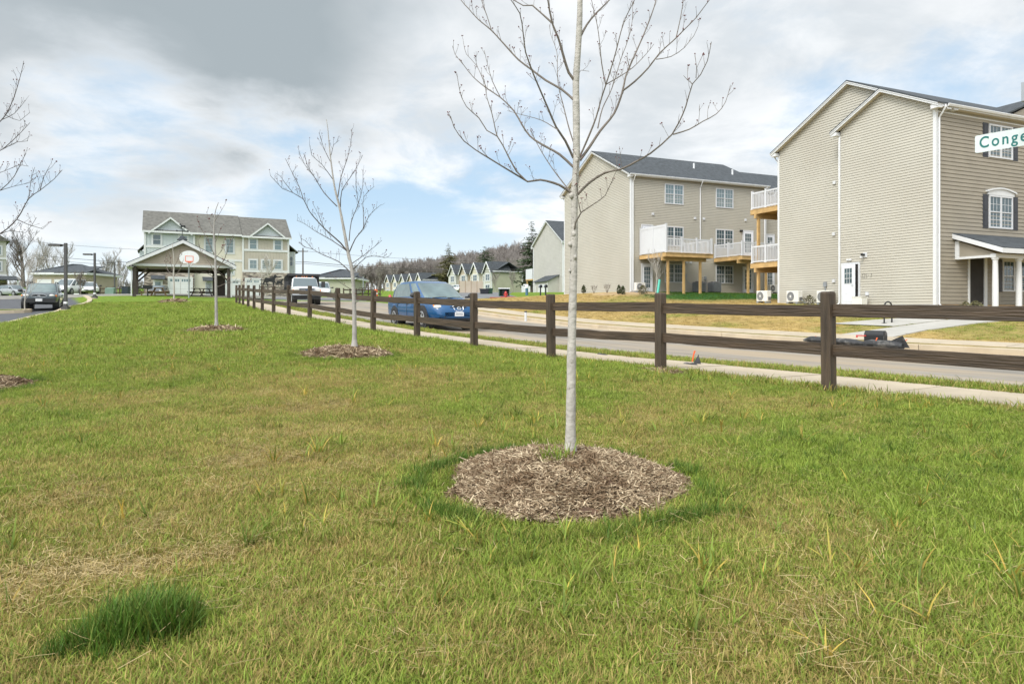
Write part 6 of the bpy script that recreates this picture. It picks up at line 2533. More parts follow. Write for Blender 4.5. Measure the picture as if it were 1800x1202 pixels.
def car(name, loc, heading, label, cat, paint, st, gh, wheels, r=.34, group=None, lower=None, cladding=True, glass='cargl', detail=True, rack=False, spokes=6):
    """gh: greenhouse rings [(x_rear, x_front, half width, z)] bottom to top"""
    root = empty(name, loc, heading, label, cat, group)
    mb = MB()
    mb.loft(body_loft(interp_st(st)))
    body = mb.build('body', M[paint], root, smooth=True)
    zs = [q[3] for q in gh]

    def G(t):
        f = t * (len(gh) - 1)
        i = min(int(f), len(gh) - 2)
        f -= i
        a, b = gh[i], gh[i + 1]
        return [a[k] + (b[k] - a[k]) * f for k in range(4)]

    def S(th, t, off=0.0):
        xr, xf, w, z = G(t)
        cx, ax = (xr + xf) / 2, (xf - xr) / 2
        c, s = math.cos(th), math.sin(th)
        p = .37
        v = Vector((cx + ax * math.copysign(abs(c) ** p, c), w * math.copysign(abs(s) ** p, s), z))
        if off:
            v += Vector((c, s, .3)).normalized() * off
        return v
    rings = []
    nn = 48
    for k in range(len(gh) * 3 - 2):
        t = k / (len(gh) * 3 - 3)
        rings.append([S(2 * math.pi * (j + .5) / nn, t) for j in range(nn)])
    xr, xf, w, z = gh[-1]
    cx, ax = (xr + xf) / 2, (xf - xr) / 2
    rings.append([Vector((cx + (q.x - cx) * .7, q.y * .7, z + .028)) for q in rings[-1]])
    rings.append([Vector((cx + (q.x - cx) * .02, q.y * .02, z + .036)) for q in rings[-1]])
    mb = MB()
    mb.loft(rings)
    mb.build('roof', M[paint], root, smooth=True)

    def glassp(nm, a0, a1, t0, t1, na=10, nt=6, m=None):
        q = MB()
        vs, fs = [], []
        for i in range(nt + 1):
            for j in range(na + 1):
                vs.append(S(a0 + (a1 - a0) * j / na, t0 + (t1 - t0) * i / nt, .007))
        for i in range(nt):
            for j in range(na):
                b = i * (na + 1) + j
                fs.append((b, b + 1, b + na + 2, b + na + 1))
        q.add(vs, fs)
        return q.build(nm, M[m or glass], root, smooth=True)
    tt = .80
    glassp('windscreen', R(-37), R(37), .05, tt)
    glassp('rear_window', R(150), R(210), .25, tt)
    for s in (-1, 1):
        for (a, b) in ((47, 75), (82, 108), (115, 137)):
            glassp('side_window', R(s * a), R(s * b), .12, tt - .04)
    for (x, s) in wheels:
        for sd in (-1, 1):
            w = max(q[1] for q in st)
            m_ = MB()
            m_.lathe([(r * 1.2, sd * (w - .30)), (r * 1.2, sd * (w + .004)), (.01, sd * (w + .004))], (x, 0, r * 1.02), 'y', 26)
            m_.build('wheel_arch', M['plastic'], root)
            wheel(root, x, sd * (w - .085), r, .21, sd, spokes)
    # mirrors, plate, sills
    for sd in (-1, 1):
        m_ = MB()
        xf_ = gh[0][1] - .42
        m_.ball((xf_ + .1, sd * (gh[0][2] + .20), gh[0][3] + .12), (.09, .13, .09), 10, 6)
        m_.bb(xf_ + .06, xf_ + .14, *sorted((sd * (gh[0][2] - .02), sd * (gh[0][2] + .12))), gh[0][3] + .04, gh[0][3] + .10)
        m_.build('mirror', M['plastic'], root, smooth=True)
    if cladding:
        m_ = MB()
        w = max(q[1] for q in st)
        for sd in (-1, 1):
            m_.bb(wheels[0][0] + r * 1.2, wheels[1][0] - r * 1.2, *sorted((sd * (w - .06), sd * (w + .008))), .22, .36)
        m_.build('sill', M['plastic'], root)
    if detail:
        m_ = MB()
        w = max(q[1] for q in st)
        for sd in (-1, 1):
            for x in ((gh[0][0] + gh[0][1]) / 2 - .55, (gh[0][0] + gh[0][1]) / 2 + .45):
                m_.bb(x - .09, x + .09, *sorted((sd * (w - .03), sd * (w + .028))), gh[0][3] - .16, gh[0][3] - .125)
        m_.build('door_handle', M[paint], root)
    if rack:
        for sd in (-1, 1):
            m_ = MB()
            xr, xf, w, z = gh[-1]
            m_.tube([(xr + .15, sd * (w - .03), z + .02), (xr + .25, sd * (w - .03), z + .09), (xf - .25, sd * (w - .03), z + .09), (xf - .1, sd * (w - .03), z + .02)], .025, 6)
            m_.build('roof_rail', M['plastic'], root)
    return root, body


def on(root, nm, m, fn, smooth=False, label=None):
    mb = MB()
    fn(mb)
    return mb.build(nm, M[m], root, smooth=smooth, label=label)


# blue crossover at the kerb, facing the camera
hv = Vector((.49, -.87, 0)).normalized()
lv = Vector((-hv.y, hv.x, 0))
fw = Vector((PX(747, 22.6), 22.6, 0))                     # contact of the right front wheel
cc = fw - hv * 1.36 + lv * .80
cc.z = g(cc.x, cc.y) - .06
suv, sb_ = car('parked_car', cc, math.atan2(hv.y, hv.x), 'blue crossover with chrome V grille parked at the kerb behind the fence', 'car', 'blue',
               [(-2.32, .66, .52, .86, .92), (-2.26, .82, .38, .95, 1.0), (-1.9, .885, .32, 1.02, 1.07), (-1.0, .90, .27, 1.02, 1.08), (0, .90, .26, .99, 1.05),
                (.9, .90, .27, .96, 1.03), (1.4, .89, .29, .90, .98), (1.85, .86, .30, .81, .91), (2.12, .79, .30, .69, .80), (2.27, .66, .32, .57, .67), (2.33, .50, .36, .50, .56)],
               [(-2.20, 1.34, .865, .975), (-2.06, .82, .815, 1.24), (-1.84, .32, .735, 1.50), (-1.50, .02, .64, 1.605)],
               [(-1.33, 0), (1.36, 0)], r=.345, spokes=6)
for s in (-1, 1):
    on(suv, 'headlight', 'lamp', lambda mb: mb.ball((2.05, s * .645, .695), (.17, .15, .085), 12, 8), True)
    on(suv, 'indicator', 'amber', lambda mb: mb.ball((1.99, s * .755, .72), (.10, .045, .055), 10, 6), True)
    on(suv, 'fog_recess', 'plastic', lambda mb: mb.ball((2.17, s * .56, .40), (.07, .10, .06), 10, 6), True)
    on(suv, 'tail_light', 'redlens', lambda mb: mb.ball((-2.15, s * .78, 1.02), (.10, .08, .16), 10, 6), True)

    def grid(mb):
        for r_ in range(3):
            for c in range(5):
                mb.box((2.262 - .020 * c - .012 * r_ * 0, s * (.19 + .072 * c), .685 - .048 * r_ - .004 * c), (.05, .052, .036), Matrix.Rotation(R(-28), 3, 'Y'))
    on(suv, 'grille_mesh', 'black', grid)


def vgr(mb):
    for s in (-1, 1):
        mb.tube([(2.235, s * .185, .725), (2.29, s * .15, .595), (2.315, s * .085, .555), (2.32, 0, .545)], [.022, .026, .024, .022], 6)
    mb.tube([(2.225, -.185, .73), (2.235, .0, .74), (2.225, .185, .73)], .014, 6)


on(suv, 'chrome_grille', 'chrome', vgr)
on(suv, 'grille_field', 'black', lambda mb: mb.box((2.25, 0, .645), (.06, .28, .15), Matrix.Rotation(R(-18), 3, 'Y')))


def embl(mb):
    ring = [(2.305 - .006 * math.sin(a), .058 * math.cos(a), .645 + .058 * math.sin(a)) for a in [2 * math.pi * k / 20 for k in range(21)]]
    mb.tube(ring, .010, 6)
    mb.box((2.312, 0, .645), (.014, .15, .026))


on(suv, 'emblem', 'chrome', embl)
on(suv, 'lower_intake', 'plastic', lambda mb: mb.bb(2.20, 2.318, -.52, .52, .37, .46))
on(suv, 'bumper_lip', 'plastic', lambda mb: mb.bb(2.0, 2.25, -.66, .66, .27, .335))
pl = on(suv, 'number_plate', 'plate', lambda mb: mb.bb(2.325, 2.345, -.155, .155, .40, .535))


def chars(mb):
    for k in range(7):
        mb.bb(2.3455, 2.347, -.11 + .036 * k - .011, -.11 + .036 * k + .011, .44, .50)


on(pl, 'plate_marks', 'metal', chars)
on(suv, 'wiper', 'plastic', lambda mb: (mb.tube([(1.30, -.5, 1.01), (1.20, .05, 1.045)], .012, 4), mb.tube([(1.30, .05, 1.01), (1.18, .55, 1.045)], .012, 4)))

for s in (-1, 1):
    def seams(mb):
        for x in (1.02, -.08, -1.0):
            mb.tube([(x, s * .893, .36), (x + .02, s * .903, .62), (x - .02, s * .903, .86), (x - .06, s * .885, .98)], .006, 4)
    on(suv, 'door_seams', 'black', seams)
on(suv, 'hood_seam', 'black', lambda mb: [mb.tube([(2.02, s * .58, .80), (1.7, s * .70, .91), (1.25, s * .74, 1.0)], .005, 4) for s in (-1, 1)])

# dark green estate car in the lot
Yw = 38.6
hw_ = Vector((PX(75, Yw), Yw, 0))
h2 = Vector((.49, -.87, 0)).normalized()
ce = Vector((PX(74, 39.5), 39.6, 0))
ce.z = g(ce.x, ce.y) - .11
WAG_ST = [(-2.2, .66, .50, .82, .88), (-2.14, .80, .36, .90, .95), (-1.8, .86, .32, .95, 1.0), (-.9, .87, .28, .95, 1.0), (0, .87, .27, .93, .99), (.9, .87, .28, .91, .98),
          (1.4, .865, .30, .90, .98), (1.9, .84, .33, .86, .94), (2.12, .78, .35, .80, .88), (2.2, .70, .36, .74, .80), (2.24, .60, .40, .62, .68)]
WAG_GH = [(-2.1, 1.0, .82, .95), (-2.06, .62, .77, 1.22), (-1.98, .30, .69, 1.44), (-1.85, .12, .62, 1.50)]
wag, _b = car('parked_car', ce, math.atan2(h2.y, h2.x), 'dark green estate car with roof rails and yellow fog lamps behind the parking island', 'car', 'green',
              WAG_ST, WAG_GH, [(-1.25, 0), (1.27, 0)], r=.33, rack=True)
for s in (-1, 1):
    on(wag, 'headlight', 'lamp', lambda mb: mb.ball((2.13, s * .57, .755), (.10, .17, .085), 12, 8), True)
    on(wag, 'indicator', 'amber', lambda mb: mb.ball((2.05, s * .77, .75), (.10, .06, .06), 10, 6), True)
    on(wag, 'fog_lamp', 'yellow', lambda mb: mb.ball((2.20, s * .60, .47), (.05, .085, .075), 10, 6), True)
on(wag, 'grille', 'black', lambda mb: mb.bb(2.16, 2.225, -.33, .33, .68, .82))


def oval(mb):
    mb.tube([(2.235, .36 * math.cos(a), .75 + .085 * math.sin(a)) for a in [2 * math.pi * k / 20 for k in range(21)]], .014, 5)
    mb.ball((2.235, 0, .75), (.012, .07, .03), 10, 6)


on(wag, 'grille_trim', 'chrome', oval)
on(wag, 'bumper', 'plastic', lambda mb: mb.bb(2.10, 2.262, -.76, .76, .38, .60))
on(wag, 'number_plate', 'plate', lambda mb: mb.bb(2.263, 2.28, -.155, .155, .44, .59))

# white minivan and white saloon further back
def place(px, Y, hx_, hy_):
    v = Vector((PX(px, Y), Y, 0))
    v.z = g(v.x, v.y) - .02
    return v, math.atan2(hy_, hx_)


VAN_ST = [(-2.4, .72, .45, .95, 1.0), (-2.3, .86, .32, 1.0, 1.05), (-1, .92, .26, 1.0, 1.05), (.5, .92, .26, .98, 1.04), (1.6, .9, .28, .9, .98), (2.15, .82, .3, .78, .86), (2.38, .68, .34, .64, .7), (2.44, .5, .4, .55, .6)]
VAN_GH = [(-2.3, 1.75, .88, .97), (-2.26, 1.2, .83, 1.3), (-2.18, .7, .76, 1.6), (-2.0, .45, .68, 1.72)]
SED_ST = [(-2.35, .66, .5, .85, .92), (-2.25, .84, .36, .92, .98), (-1.4, .90, .28, .92, .97), (0, .9, .26, .9, .95), (1.2, .89, .28, .84, .91), (1.9, .85, .3, .76, .84), (2.25, .72, .34, .64, .72), (2.36, .55, .4, .56, .6)]
SED_GH = [(-1.9, 1.2, .82, .9), (-1.6, .7, .76, 1.12), (-1.2, .3, .68, 1.34), (-.95, .1, .6, 1.42)]
v, a = place(123, 72, .12, -1)
van, _b = car('parked_car', v, a, 'white minivan parked behind the second lamp post', 'car', 'carwhite', VAN_ST, VAN_GH, [(-1.45, 0), (1.5, 0)], r=.34, cladding=False, glass='cargl_dk')
v, a = place(157, 74, .55, -.85)
sal, _b = car('parked_car', v, a, 'white saloon turned sideways beside the minivan', 'car', 'carwhite', SED_ST, SED_GH, [(-1.4, 0), (1.42, 0)], r=.33, cladding=False, glass='cargl_dk')
for c_ in (van, sal):
    for s in (-1, 1):
        on(c_, 'headlight', 'lamp', lambda mb: mb.ball((2.22, s * .62, .72), (.13, .16, .08), 10, 6), True)
    on(c_, 'grille', 'plastic', lambda mb: mb.bb(2.30, 2.46, -.4, .4, .40, .50))
    on(c_, 'number_plate', 'plate', lambda mb: mb.bb(2.46, 2.47, -.15, .15, .50, .62))
v, a = place(279, 84, .25, -1)
v.z = P(0, 523, 84).z
blk_, _b = car('parked_car', v, a, 'black car with white headlamps parked before the garage behind the picnic table', 'car', 'carblack', WAG_ST, WAG_GH, [(-1.25, 0), (1.27, 0)], r=.33, glass='cargl_dk')
for s in (-1, 1):
    on(blk_, 'headlight', 'lamp', lambda mb: mb.ball((2.08, s * .62, .76), (.14, .2, .10), 10, 6), True)
on(blk_, 'number_plate', 'plate', lambda mb: mb.bb(2.25, 2.27, -.15, .15, .46, .6))
v, a = place(26, 84, 1, -.5)
g1, _b = car('parked_car', v, a, 'grey saloon half hidden behind the green estate car', 'car', 'cargrey', SED_ST, SED_GH, [(-1.4, 0), (1.42, 0)], r=.33, cladding=False, glass='cargl_dk')
v, a = place(10, 90, .2, -1)
g2, _b = car('parked_car', v, a, 'dark car near the left edge house', 'car', 'carblack', SED_ST, SED_GH, [(-1.4, 0), (1.42, 0)], r=.33, cladding=False, glass='cargl_dk')
v, a = place(566, 76, .3, -1)
wc, _b = car('parked_car', v, a, 'white pickup nose just behind the dump truck', 'car', 'carwhite', VAN_ST, VAN_GH, [(-1.45, 0), (1.5, 0)], r=.36, cladding=False, glass='cargl_dk')
v, a = place(808, 130, .6, -.8)
wc2, _b = car('parked_car', v, a, 'small white car behind the tan fence panels', 'car', 'carwhite', SED_ST, SED_GH, [(-1.4, 0), (1.42, 0)], r=.33, cladding=False, glass='cargl_dk', detail=False)

# white dump truck
Yt = 47.5
tv = Vector((PX(538, Yt), Yt, 0))
h3 = Vector((.36, -.93, 0)).normalized()
tv = tv - h3 * 2.2
tv.z = g(tv.x, tv.y) - .06
trk = empty('dump_truck', tv, math.atan2(h3.y, h3.x), 'white dump truck with black high-sided bed facing the camera', 'truck')
mb = MB()
mb.loft(body_loft(interp_st([(.35, .93, .55, 1.20, 1.24), (1.3, .95, .55, 1.20, 1.26), (2.3, .95, .58, 1.16, 1.24), (2.85, .92, .62, 1.10, 1.20), (2.98, .86, .66, 1.05, 1.12)])))
mb.build('hood', M['carwhite'], trk, smooth=True)
ghT = [(-.55, 1.55, .93, 1.18), (-.55, 1.25, .89, 1.5), (-.5, .95, .82, 1.84), (-.35, .75, .72, 1.93)]
mb = MB()
rg = []
for (xr, xf, w, z) in ghT:
    rg.append(ringpts((xr + xf) / 2, (xf - xr) / 2, w, z, 36, .25))
q = ghT[-1]
rg.append([Vector(((q[0] + q[1]) / 2 + (p.x - (q[0] + q[1]) / 2) * .1, p.y * .1, q[3] + .03)) for p in rg[-1]])
mb.loft(rg)
mb.build('cab', M['carwhite'], trk, smooth=True)
on(trk, 'windscreen', 'cargl_dk', lambda mb: mb.add([(1.54, -.85, 1.235), (1.54, .85, 1.235), (1.01, .76, 1.86), (1.01, -.76, 1.86), (1.43, -.85, 1.22), (1.43, .85, 1.22), (.90, .76, 1.84), (.90, -.76, 1.84)],
                                                   ((0, 1, 2, 3), (7, 6, 5, 4), (0, 4, 5, 1), (1, 5, 6, 2), (2, 6, 7, 3), (3, 7, 4, 0))))
for s in (-1, 1):
    on(trk, 'side_window', 'cargl_dk', lambda mb: mb.add([(1.15, s * .925, 1.27), (.0, s * .935, 1.27), (.0, s * .85, 1.76), (.78, s * .84, 1.76)], ((0, 1, 2, 3),)))
    on(trk, 'headlight', 'lamp', lambda mb: mb.bb(2.90, 3.0, *sorted((s * .58, s * .86)), .86, 1.06))
    on(trk, 'indicator', 'amber', lambda mb: mb.bb(2.86, 2.97, *sorted((s * .865, s * .93)), .84, 1.02))

    def tm(mb):
        mb.tube([(1.2, s * .9, 1.35), (1.25, s * 1.25, 1.38)], .03, 6)
        mb.bb(1.2, 1.32, *sorted((s * 1.12, s * 1.38)), 1.22, 1.62)
    on(trk, 'mirror', 'plastic', tm)
    for x, rr, ww, yy_ in ((2.05, .41, .26, .82), (-2.2, .41, .5, .80)):
        wheel(trk, x, s * yy_, rr, ww, s, 8)
    on(trk, 'wheel_arch', 'plastic', lambda mb: mb.lathe([(.50, s * .6), (.50, s * .952), (.01, s * .952)], (2.05, 0, .46), 'y', 22))
on(trk, 'grille', 'black', lambda mb: mb.bb(2.95, 3.02, -.52, .52, .80, 1.10))
on(trk, 'grille_bars', 'chrome', lambda mb: [mb.bb(3.021, 3.035, -.52, .52, z, z + .035) for z in (.80, .93, 1.065)] and [mb.bb(3.021, 3.034, y, y + .04, .8, 1.1) for y in (-.54, .5)])
on(trk, 'badge', 'blue', lambda mb: mb.ball((3.035, 0, .945), (.012, .10, .05), 12, 6), True)
on(trk, 'bumper', 'plastic', lambda mb: mb.bb(2.95, 3.12, -.98, .98, .52, .74))
on(trk, 'bumper_strip', 'chrome', lambda mb: mb.bb(3.121, 3.14, -.96, .96, .62, .70))
on(trk, 'lower_bumper', 'plastic', lambda mb: mb.bb(2.7, 3.0, -.9, .9, .36, .51))
on(trk, 'marker_lights', 'amber', lambda mb: [mb.ball((.72, y, 1.985), (.05, .05, .03), 6, 4) for y in (-.55, -.16, 0, .16, .55)])
on(trk, 'chassis', 'plastic', lambda mb: mb.bb(-3.4, 2.6, -.42, .42, .42, .66))


def bed(mb):
    x0, x1, y0, z0, z1 = -3.9, -.75, 1.12, .95, 2.18
    mb.bb(x0, x1, -y0, y0, z0, z0 + .08)
    mb.bb(x1 - .06, x1, -y0, y0, z0 + .08, z1)
    for s in (-1, 1):
        mb.bb(x0, x1 - .061, *sorted((s * y0, s * (y0 - .06))), z0 + .08, z1)
        for k in range(6):
            x = x0 + .1 + k * .56
            mb.bb(x, x + .09, *sorted((s * (y0 + .001), s * (y0 + .05))), z0, z1 - .05)
    mb.bb(x0, x0 + .06, -y0 + .061, y0 - .061, z0 + .08, z1 - .2)


on(trk, 'dump_bed', 'black', bed)
on(trk, 'cab_shield', 'plastic', lambda mb: (mb.bb(-.75, .25, -1.12, 1.12, 2.16, 2.22), mb.bb(.20, .25, -1.12, 1.12, 2.06, 2.16)))

# ------------------------------------------------------------------ lamp posts
for (px, Y, H, lab) in ((115.5, 36, 3.55, 'nearest and tallest bronze lamp post, next to the green estate car'), (166.5, 53, 3.55, 'middle bronze lamp post in front of the white saloon'),
                        (201.5, 75, 3.55, 'farthest bronze lamp post, left of the pavilion')):
    x = PX(px, Y)
    L = empty('lamp_post', (x, Y, g(x, Y)), R(8), lab, 'lamp post', 'bronze lamp posts along the parking lot')
    on(L, 'footing', 'conc', lambda mb: mb.lathe([(.24, -.3), (.24, .05), (.22, .06)], (0, 0, 0), 'z', 16))
    on(L, 'base_cover', 'pole', lambda mb: (mb.bb(-.16, .16, -.16, .16, .06, .20), mb.bb(-.10, .10, -.10, .10, .20, .26)))
    on(L, 'white_band', 'plate', lambda mb: mb.bb(-.075, .075, -.075, .075, .36, .46))
    on(L, 'pole', 'pole', lambda mb: mb.bb(-.065, .065, -.065, .065, .26, H))
    hd = on(L, 'lamp_head', 'pole', lambda mb: (mb.bb(-.80, -.20, -.15, .15, H - .17, H - .06), mb.bb(-.20, -.066, -.04, .04, H - .15, H - .09)))
    on(hd, 'lens', 'lamp', lambda mb: mb.bb(-.76, -.26, -.12, .12, H - .185, H - .171))

# ------------------------------------------------------------------ street name sign
s0 = Vector((4.15, 6.1, E + (HZ - 255.5) * 6.1 / F))
sdv = Vector((.605, -.796, 0)).normalized()
sp = s0 + sdv * .46
sg = empty('street_sign', (sp.x, sp.y, g(sp.x, sp.y)), math.atan2(sdv.y, sdv.x), 'white street name sign with green letters Conge at the right edge', 'sign')
zs_ = s0.z - g(sp.x, sp.y)
on(sg, 'pole', 'metal', lambda mb: mb.tube([(0, 0, -.3), (0, 0, zs_ + .32)], .03, 10))
rr_ = .016
hw2, hh2 = .46, .077


def rounded(mb):
    pts = []
    for cx, cz, a0 in ((hw2 - rr_, hh2 - rr_, 0), (-hw2 + rr_, hh2 - rr_, 90), (-hw2 + rr_, -hh2 + rr_, 180), (hw2 - rr_, -hh2 + rr_, 270)):
        for k in range(5):
            a = R(a0 + 22.5 * k)
            pts.append((cx + rr_ * math.cos(a), zs_ + cz + rr_ * math.sin(a)))
    mb.prism(pts, -.0338, -.031)


blade = on(sg, 'blade', 'signw', rounded)
fix_normals(blade)
on(sg, 'bracket', 'metal', lambda mb: (mb.bb(-.035, .035, -.03, .03, zs_ + .08, zs_ + .20), mb.bb(-.012, .012, -.4, .4, zs_ + .21, zs_ + .36)))
tcv = bpy.data.curves.new('lettering', 'FONT')
tcv.body = 'Conge'
tcv.size = .138
tcv.space_character = 1.28
tcv.extrude = .0006
tcv.offset = .0018
tmp = bpy.data.objects.new('lettering_tmp', tcv)
COL.objects.link(tmp)
bpy.context.view_layer.update()
dg = bpy.context.evaluated_depsgraph_get()
lme = bpy.data.meshes.new_from_object(tmp.evaluated_get(dg))
bpy.data.objects.remove(tmp)
let = bpy.data.objects.new('lettering', lme)
COL.objects.link(let)
lme.materials.clear()
lme.materials.append(M['signg'])
let.parent = blade
xs = [v.co.x for v in lme.vertices]
let.rotation_euler = (R(90), 0, 0)
let.scale = (.80, 1, 1)
let.location = (-hw2 + .036 - .8 * min(xs), -.0352, zs_ - .038)

# ------------------------------------------------------------------ across the street
mbp = P(1539, 602.5, 18.0)
mb_h = math.atan2(-.78, .62)
MBX = empty('mailbox', (mbp.x, mbp.y, mbp.z + .0), mb_h, 'black mailbox with red flag lying on the far kerb', 'mailbox')


def mbox(mb):
    r_, L, h = .125, .48, .20
    pts = [(-r_, 0), (r_, 0), (r_, h)] + [(r_ * math.cos(a), h + r_ * math.sin(a)) for a in [math.pi * k / 10 for k in range(1, 11)]]
    mb.add([(-L / 2, p[0], p[1]) for p in pts] + [(L / 2, p[0], p[1]) for p in pts],
           [tuple(range(len(pts))), tuple(range(2 * len(pts) - 1, len(pts) - 1, -1))] + [(i, (i + 1) % len(pts), (i + 1) % len(pts) + len(pts), i + len(pts)) for i in range(len(pts))])


fix_normals(on(MBX, 'box', 'black', mbox))


def mdoor(mb):
    r_, h = .113, .20
    pts = [(-r_, .015), (r_, .015), (r_, h)] + [(r_ * math.cos(a), h + r_ * math.sin(a)) for a in [math.pi * k / 10 for k in range(1, 11)]]
    mb.add([(.2405, p[0], p[1]) for p in pts] + [(.25, p[0], p[1]) for p in pts],
           [tuple(range(len(pts))), tuple(range(2 * len(pts) - 1, len(pts) - 1, -1))] + [(i, (i + 1) % len(pts), (i + 1) % len(pts) + len(pts), i + len(pts)) for i in range(len(pts))])


fix_normals(on(MBX, 'speckled_door', 'silt', mdoor, label='grey speckled end door'))
on(MBX, 'flag', 'red', lambda mb: (mb.bb(-.44, -.18, -.145, -.132, .17, .20), mb.bb(-.44, -.40, -.145, -.132, .13, .17)))

# silt sock lying in the gutter, with stakes
def sock(name, pts, rad, lab, grp=None, flare=False):
    rngk = random.Random(len(lab))
    p = smooth_path([Vector(q) for q in pts], .07)
    root = empty(name, p[0], 0, lab, 'silt sock', grp)
    n = len(p)
    mb = MB()
    rr = []
    for i in range(n):
        f = i / (n - 1)
        r_ = rad * (.72 + .4 * vnoise(np.array([f * 14.]), np.array([rad * 50]), 1.0, 2)[0])
        r_ *= min(1, f * 10 + .3)
        if not flare:
            r_ *= min(1, (1 - f) * 8 + .25)
        rr.append(r_)
    mb.tube([q - p[0] + Vector((0, 0, r_ * .55)) for q, r_ in zip(p, rr)], rr, 10)
    for i, q in enumerate(mb.v):
        z0 = p[min(i // 10, n - 1)].z - p[0].z
        mb.v[i] = (q[0] + rngk.uniform(-.008, .008), q[1], z0 + (q[2] - z0) * .74 + rngk.uniform(-.006, .006))
    if flare:
        e = p[-1] - p[0]
        d = (p[-1] - p[-3]).normalized()
        sdd = Vector((-d.y, d.x, 0))
        mb.add([e - d * .3 + Vector((0, 0, .0)), e + sdd * .08 - d * .05, e + d * .16 + Vector((0, 0, .0)), e - d * .02 + Vector((0, 0, .30)), e - d * .38 + Vector((0, 0, .13)), e + sdd * .1 + d * .1],
               ((0, 2, 3, 4), (1, 5, 3, 4), (0, 1, 5, 2), (0, 4, 1), (2, 5, 3)))
    mb.build('sock', M['silt'], root, smooth=True)
    return root


def gp(px, py, Y):
    """spot on the ground under a photo pixel column at distance Y"""
    x = PX(px, Y)
    return Vector((x, Y, g(x, Y) + .02))


sk = sock('silt_sock', [gp(1413, 0, 19.6), gp(1440, 0, 19.2), gp(1470, 0, 18.7), gp(1500, 0, 18.2), gp(1530, 0, 17.75), gp(1560, 0, 17.35), gp(1588, 0, 17.0)], .135,
          'long dusty black silt sock along the far kerb under the mailbox', flare=True)


def stake(px, Y, py0, py1, lean, lab, dz=0.0):
    x = PX(px, Y)
    z0, z1 = P(px, py0, Y).z, P(px, py1, Y).z
    o = empty('orange_stake', (x, Y, z0), 0, lab, 'stake', 'orange stakes in the silt socks')
    h = z1 - z0
    on(o, 'stake', 'orange', lambda mb: mb.tube([(0, 0, -.05), (lean * .6, 0, h * .6), (lean, 0, h)], [.011, .012, .016], 5))


stake(1433, 19.35, 598, 590.5, .02, 'leftmost orange stake in the long silt sock')
stake(1472, 18.7, 602, 597, .06, 'short tilted orange stake just right of the fence post')
stake(1538, 17.55, 602, 593.5, .06, 'orange stake in front of the mailbox')
stake(1586, 17.05, 603, 596.5, .12, 'orange stake leaning at the frayed right end of the silt sock')
# scraps on the near verge
sock('silt_sock', [gp(1200, 0, 10.75) + Vector((0, 0, -.03)), gp(1212, 0, 10.6) + Vector((0, 0, -.03)), gp(1228, 0, 10.4) + Vector((0, 0, -.03))], .045, 'short scrap of black silt fabric on the near verge', flare=False)
scr = bpy.data.objects['silt_sock.001']
on(scr, 'torn_flap', 'silt', lambda mb: mb.add([(.16, 0, 0), (.28, -.05, 0), (.25, 0, .17), (.2, .05, .06)], ((0, 1, 2), (0, 2, 3), (1, 3, 2), (0, 3, 1))))
stake(1217, 10.5, 630, 616.5, .04, 'orange stake standing in the small scrap on the near verge')
sock('silt_sock', [gp(1048, 0, 12.9) + Vector((0, 0, -.03)), gp(1062, 0, 12.7) + Vector((0, 0, -.03)), gp(1070, 0, 12.6) + Vector((0, 0, -.03))], .035, 'thin flat scrap of dark fabric on the near verge beyond the nearest tree')
# bike rack hoop
bp_ = gp(1561, 0, 25.0)
bk = empty('bike_rack', (bp_.x, bp_.y, g(bp_.x, bp_.y) + .02), A_B, 'black hoop bike rack on the concrete pad', 'bike rack')
hp_ = [(-.20, 0, -.06), (-.20, 0, .55)] + [(-.20 * math.cos(math.pi * k / 10), 0, .58 + .2 * math.sin(math.pi * k / 10)) for k in range(11)] + [(.20, 0, .55), (.20, 0, -.06)]
on(bk, 'hoop', 'black', lambda mb: mb.tube(hp_, .027, 8), True)
on(bk, 'foot_plates', 'black', lambda mb: (mb.bb(-.26, -.14, -.06, .06, -.01, .008), mb.bb(.14, .26, -.06, .06, -.01, .008)))


# outdoor units
def mini_split(house, x, y, rz, lab, w=.85, h=.62, zoff=0.0):
    u, v = UV(A_B)
    p = Vector(house.location) + u * x + v * y
    p.z = g(p.x, p.y) + .02 + zoff
    o = empty('heat_pump', p, A_B + rz, lab, 'outdoor unit', 'white heat pump units by the walls')
    on(o, 'casing', 'acwhite', lambda mb: mb.bb(-w / 2, w / 2, -.16, .16, .08, h + .08)).modifiers.new('b', 'BEVEL').width = .015
    on(o, 'fan_opening', 'acgrey', lambda mb: mb.lathe([(.245, -.163), (.245, -.168), (.01, -.168)], (-w * .13, 0, h / 2 + .08), 'y', 24))

    def fg(mb):
        c = (-w * .13, 0, h / 2 + .08)
        for r_ in (.08, .14, .2, .25):
            mb.tube([(c[0] + r_ * math.cos(a), -.175, c[2] + r_ * math.sin(a)) for a in [2 * math.pi * k / 24 for k in range(25)]], .007, 4)
        for k in range(18):
            a = 2 * math.pi * k / 18
            mb.tube([(c[0] + .06 * math.cos(a), -.174, c[2] + .06 * math.sin(a)), (c[0] + .25 * math.cos(a + .35), -.174, c[2] + .25 * math.sin(a + .35))], .007, 4)
    on(o, 'fan_grille', 'fan', fg)
    on(o, 'hub', 'acwhite', lambda mb: mb.lathe([(.06, -.17), (.055, -.183), (.01, -.186)], (-w * .13, 0, h / 2 + .08), 'y', 14))
    on(o, 'feet', 'metal', lambda mb: (mb.bb(-w / 2 + .05, -w / 2 + .15, -.2, .2, -.1, .08), mb.bb(w / 2 - .15, w / 2 - .05, -.2, .2, -.1, .08)))
    on(o, 'valve_cover', 'acgrey', lambda mb: mb.bb(w / 2 + .001, w / 2 + .05, -.08, .1, .15, .34))
    return o


